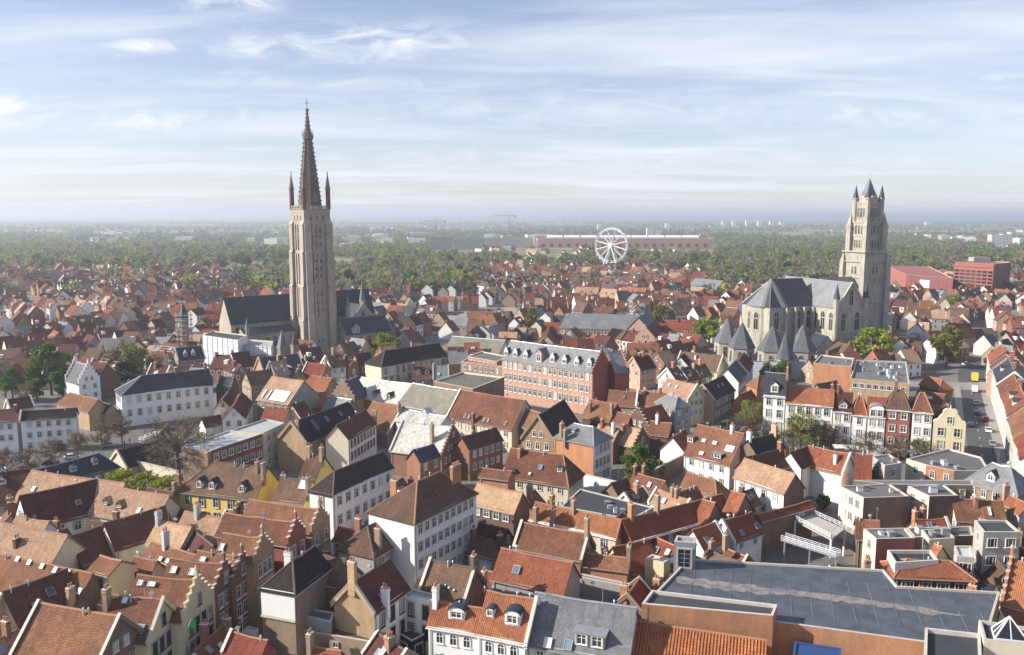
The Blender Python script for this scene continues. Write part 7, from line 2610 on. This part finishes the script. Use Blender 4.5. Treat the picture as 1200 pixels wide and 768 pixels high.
# ---------------------------------------------------------------- trees among the far roofs, park belt, woods
random.seed(14)
KINDS = [('round', 'leaf_olive', 'olive'), ('round', 'leaf_green', 'green'), ('broad', 'leaf_olive', 'olive'), ('budding', 'leaf_grey', 'bare grey'), ('budding', 'leaf_grey', 'bare grey'), ('tall', 'leaf_green', 'slender green'), ('budding', 'leaf_brown', 'brown budding'), ('round', 'leaf_lime', 'lime green'), ('budding', 'leaf_olive', 'olive budding'), ('round', 'leaf_grey', 'grey'), ('round', 'leaf_dark', 'dark green')]
nt_ = 0
for i in range(900):
    y = random.uniform(300, 800); x = random.uniform(-.66, .66) * y
    if nt_ >= 60: break
    if any((int(x // CELL) + a, int(y // CELL) + b_) in OCC for a in (-1, 0, 1) for b_ in (-1, 0, 1)): continue
    sh, lf, nm = random.choice(KINDS)
    tree(V((x, y, 0)), random.uniform(6, 11), sh, lf, '%s tree in a garden %s' % (nm, zone(V((x, y, 0)))), 'garden trees: ' + nm, sx=random.uniform(.9, 1.2))
    nt_ += 1
nb_ = 0
for i in range(6000):
    if nb_ >= 185: break
    y = 690 + 560 * random.random() ** 1.2; x = random.uniform(-.66, .66) * y
    if y < town_lim(proj(V((x, y, 0)))[0]) - 30 and random.random() < .85: continue
    if noise.noise(V((x * .006, y * .004, 1.0))) < -.2: continue
    if any((int(x // CELL) + a, int(y // CELL) + b_) in OCC for a in (-1, 0, 1) for b_ in (-1, 0, 1)): continue
    sh, lf, nm = random.choice(KINDS)
    px = proj(V((x, y, 0)))[0]
    wz = 'beside the ferris wheel' if 640 < px < 800 else ('behind the brick church' if px < 520 else ('beyond the cathedral' if px > 860 else 'behind the far roofs'))
    tree(V((x, y, 0)), random.uniform(11, 18), sh, lf, '%s tree of the park belt %s' % (nm, wz), 'park belt trees: ' + nm, sx=random.uniform(.9, 1.25))
    nb_ += 1


def woods(name, label, n, y0, y1, hmin, hmax, k, seed, thr):
    rng = np.random.default_rng(seed)
    rd = random.Random(seed)
    cs, hs = [], []
    while len(cs) < n:
        y = y0 * (y1 / y0) ** rd.random()
        x = rd.uniform(-.72, .72) * y
        v = noise.noise(V((x * .0016, y * .0011, seed))) + .5 * noise.noise(V((x * .006, y * .003, seed + 4)))
        if v < thr: continue
        pxx = 600 + FPX * x / y * 1.0
        if any(a < pxx < b_ and d - 330 < y < d + 70 for a, b_, d in FARB): continue
        if y < town_lim(pxx) - 40 and rd.random() < .93: continue
        if y < 1150 and (int(x // CELL), int(y // CELL)) in OCC: continue
        cs.append((x, y)); hs.append(rd.uniform(hmin, hmax) * (1 + .25 * noise.noise(V((x * .01, y * .01, 9)))))
    cs = np.array(cs); hs = np.array(hs)
    m = len(cs)
    d = rng.normal(size=(m, k, 3)); d /= np.linalg.norm(d, axis=2)[:, :, None]
    d *= (rng.uniform(.2, 1, (m, k, 1)) ** .4)
    cen = np.zeros((m, k, 3))
    cen[:, :, 0] = cs[:, None, 0] + d[:, :, 0] * hs[:, None] * .42
    cen[:, :, 1] = cs[:, None, 1] + d[:, :, 1] * hs[:, None] * .42
    cen[:, :, 2] = hs[:, None] * (.56 + d[:, :, 2] * .44)
    sz = np.repeat(hs * .12, k)
    cen = cen.reshape(-1, 3)
    q = leaf_quads(cen, 1.0, rng).reshape(-1, 4, 3)
    q = (q - cen[:, None, :]) * sz[:, None, None] + cen[:, None, :]
    kinds = rng.choice(6, m, p=[.27, .12, .37, .14, .03, .07])
    patch = np.array([noise.noise(V((a * .003, b_ * .002, 7))) for a, b_ in cs])
    kinds = np.where(patch > .28, rng.choice([0, 0, 1, 2], m), kinds)
    me = np_mesh(name, q.reshape(-1, 3), 4, [M(x) for x in ('wood_olive', 'wood_green', 'wood_grey', 'wood_brown', 'wood_dark', 'wood_lime')], np.repeat(kinds, k))
    o = bpy.data.objects.new(name, me); COL.objects.link(o)
    tag(o, label, 'woodland', kind='stuff')


woods('park_woodland', 'dense mixed spring trees filling the park belt', 5200, 640, 1600, 9, 17, 62, 3, -.6)
woods('distant_woodland', 'hazy woods and hedgerows stretching to the horizon', 14000, 1450, 8000, 10, 17, 28, 4, -.12)
woods('horizon_woodland', 'pale line of woods along the horizon', 5000, 6000, 16000, 14, 24, 16, 6, -.25)

# low wooded rise on the horizon
hb = MB()
n = 120
prev = None
for i in range(n + 1):
    x = -14000 + 28000 * i / n
    h = 34 + 46 * max(0, min(1, (x + 3000) / 9000)) + 14 * noise.noise(V((x * .0006, 0, 2))) + 5 * noise.noise(V((x * .004, 0, 5)))
    cur = (V((x, 13500, -1)), V((x, 16500, h)), V((x, 21000, -1)))
    if prev:
        hb.face([prev[0], cur[0], cur[1], prev[1]]); hb.face([prev[1], cur[1], cur[2], prev[2]])
    prev = cur
plain('hillwood', (.05, .07, .035), .95, 0, .2, .01)
o = hb.obj('hills', [M('hillwood')], None, V((0, 13500, 0)))
tag(o, kind='structure')

# ---------------------------------------------------------------- haze
hz = MB()
hz.ext([V((-25000, -400, -3)), V((25000, -400, -3)), V((25000, 27000, -3)), V((-25000, 27000, -3))], (0, 0, 128))
m = bpy.data.materials.new('haze'); m.use_nodes = True
nt = m.node_tree; nt.nodes.clear()
out = nt.nodes.new('ShaderNodeOutputMaterial'); pv = nt.nodes.new('ShaderNodeVolumePrincipled')
pv.inputs['Color'].default_value = (.80, .885, 1.0, 1)
pv.inputs['Density'].default_value = HAZE if 'HAZE' in globals() else .00017
pv.inputs['Anisotropy'].default_value = .25
nt.links.new(pv.outputs[0], out.inputs['Volume'])
MATS['haze'] = m
o = hz.obj('haze', [m], None, V((0, 0, 0)))
tag(o, 'pale blue spring haze over the whole town', 'haze', kind='stuff')
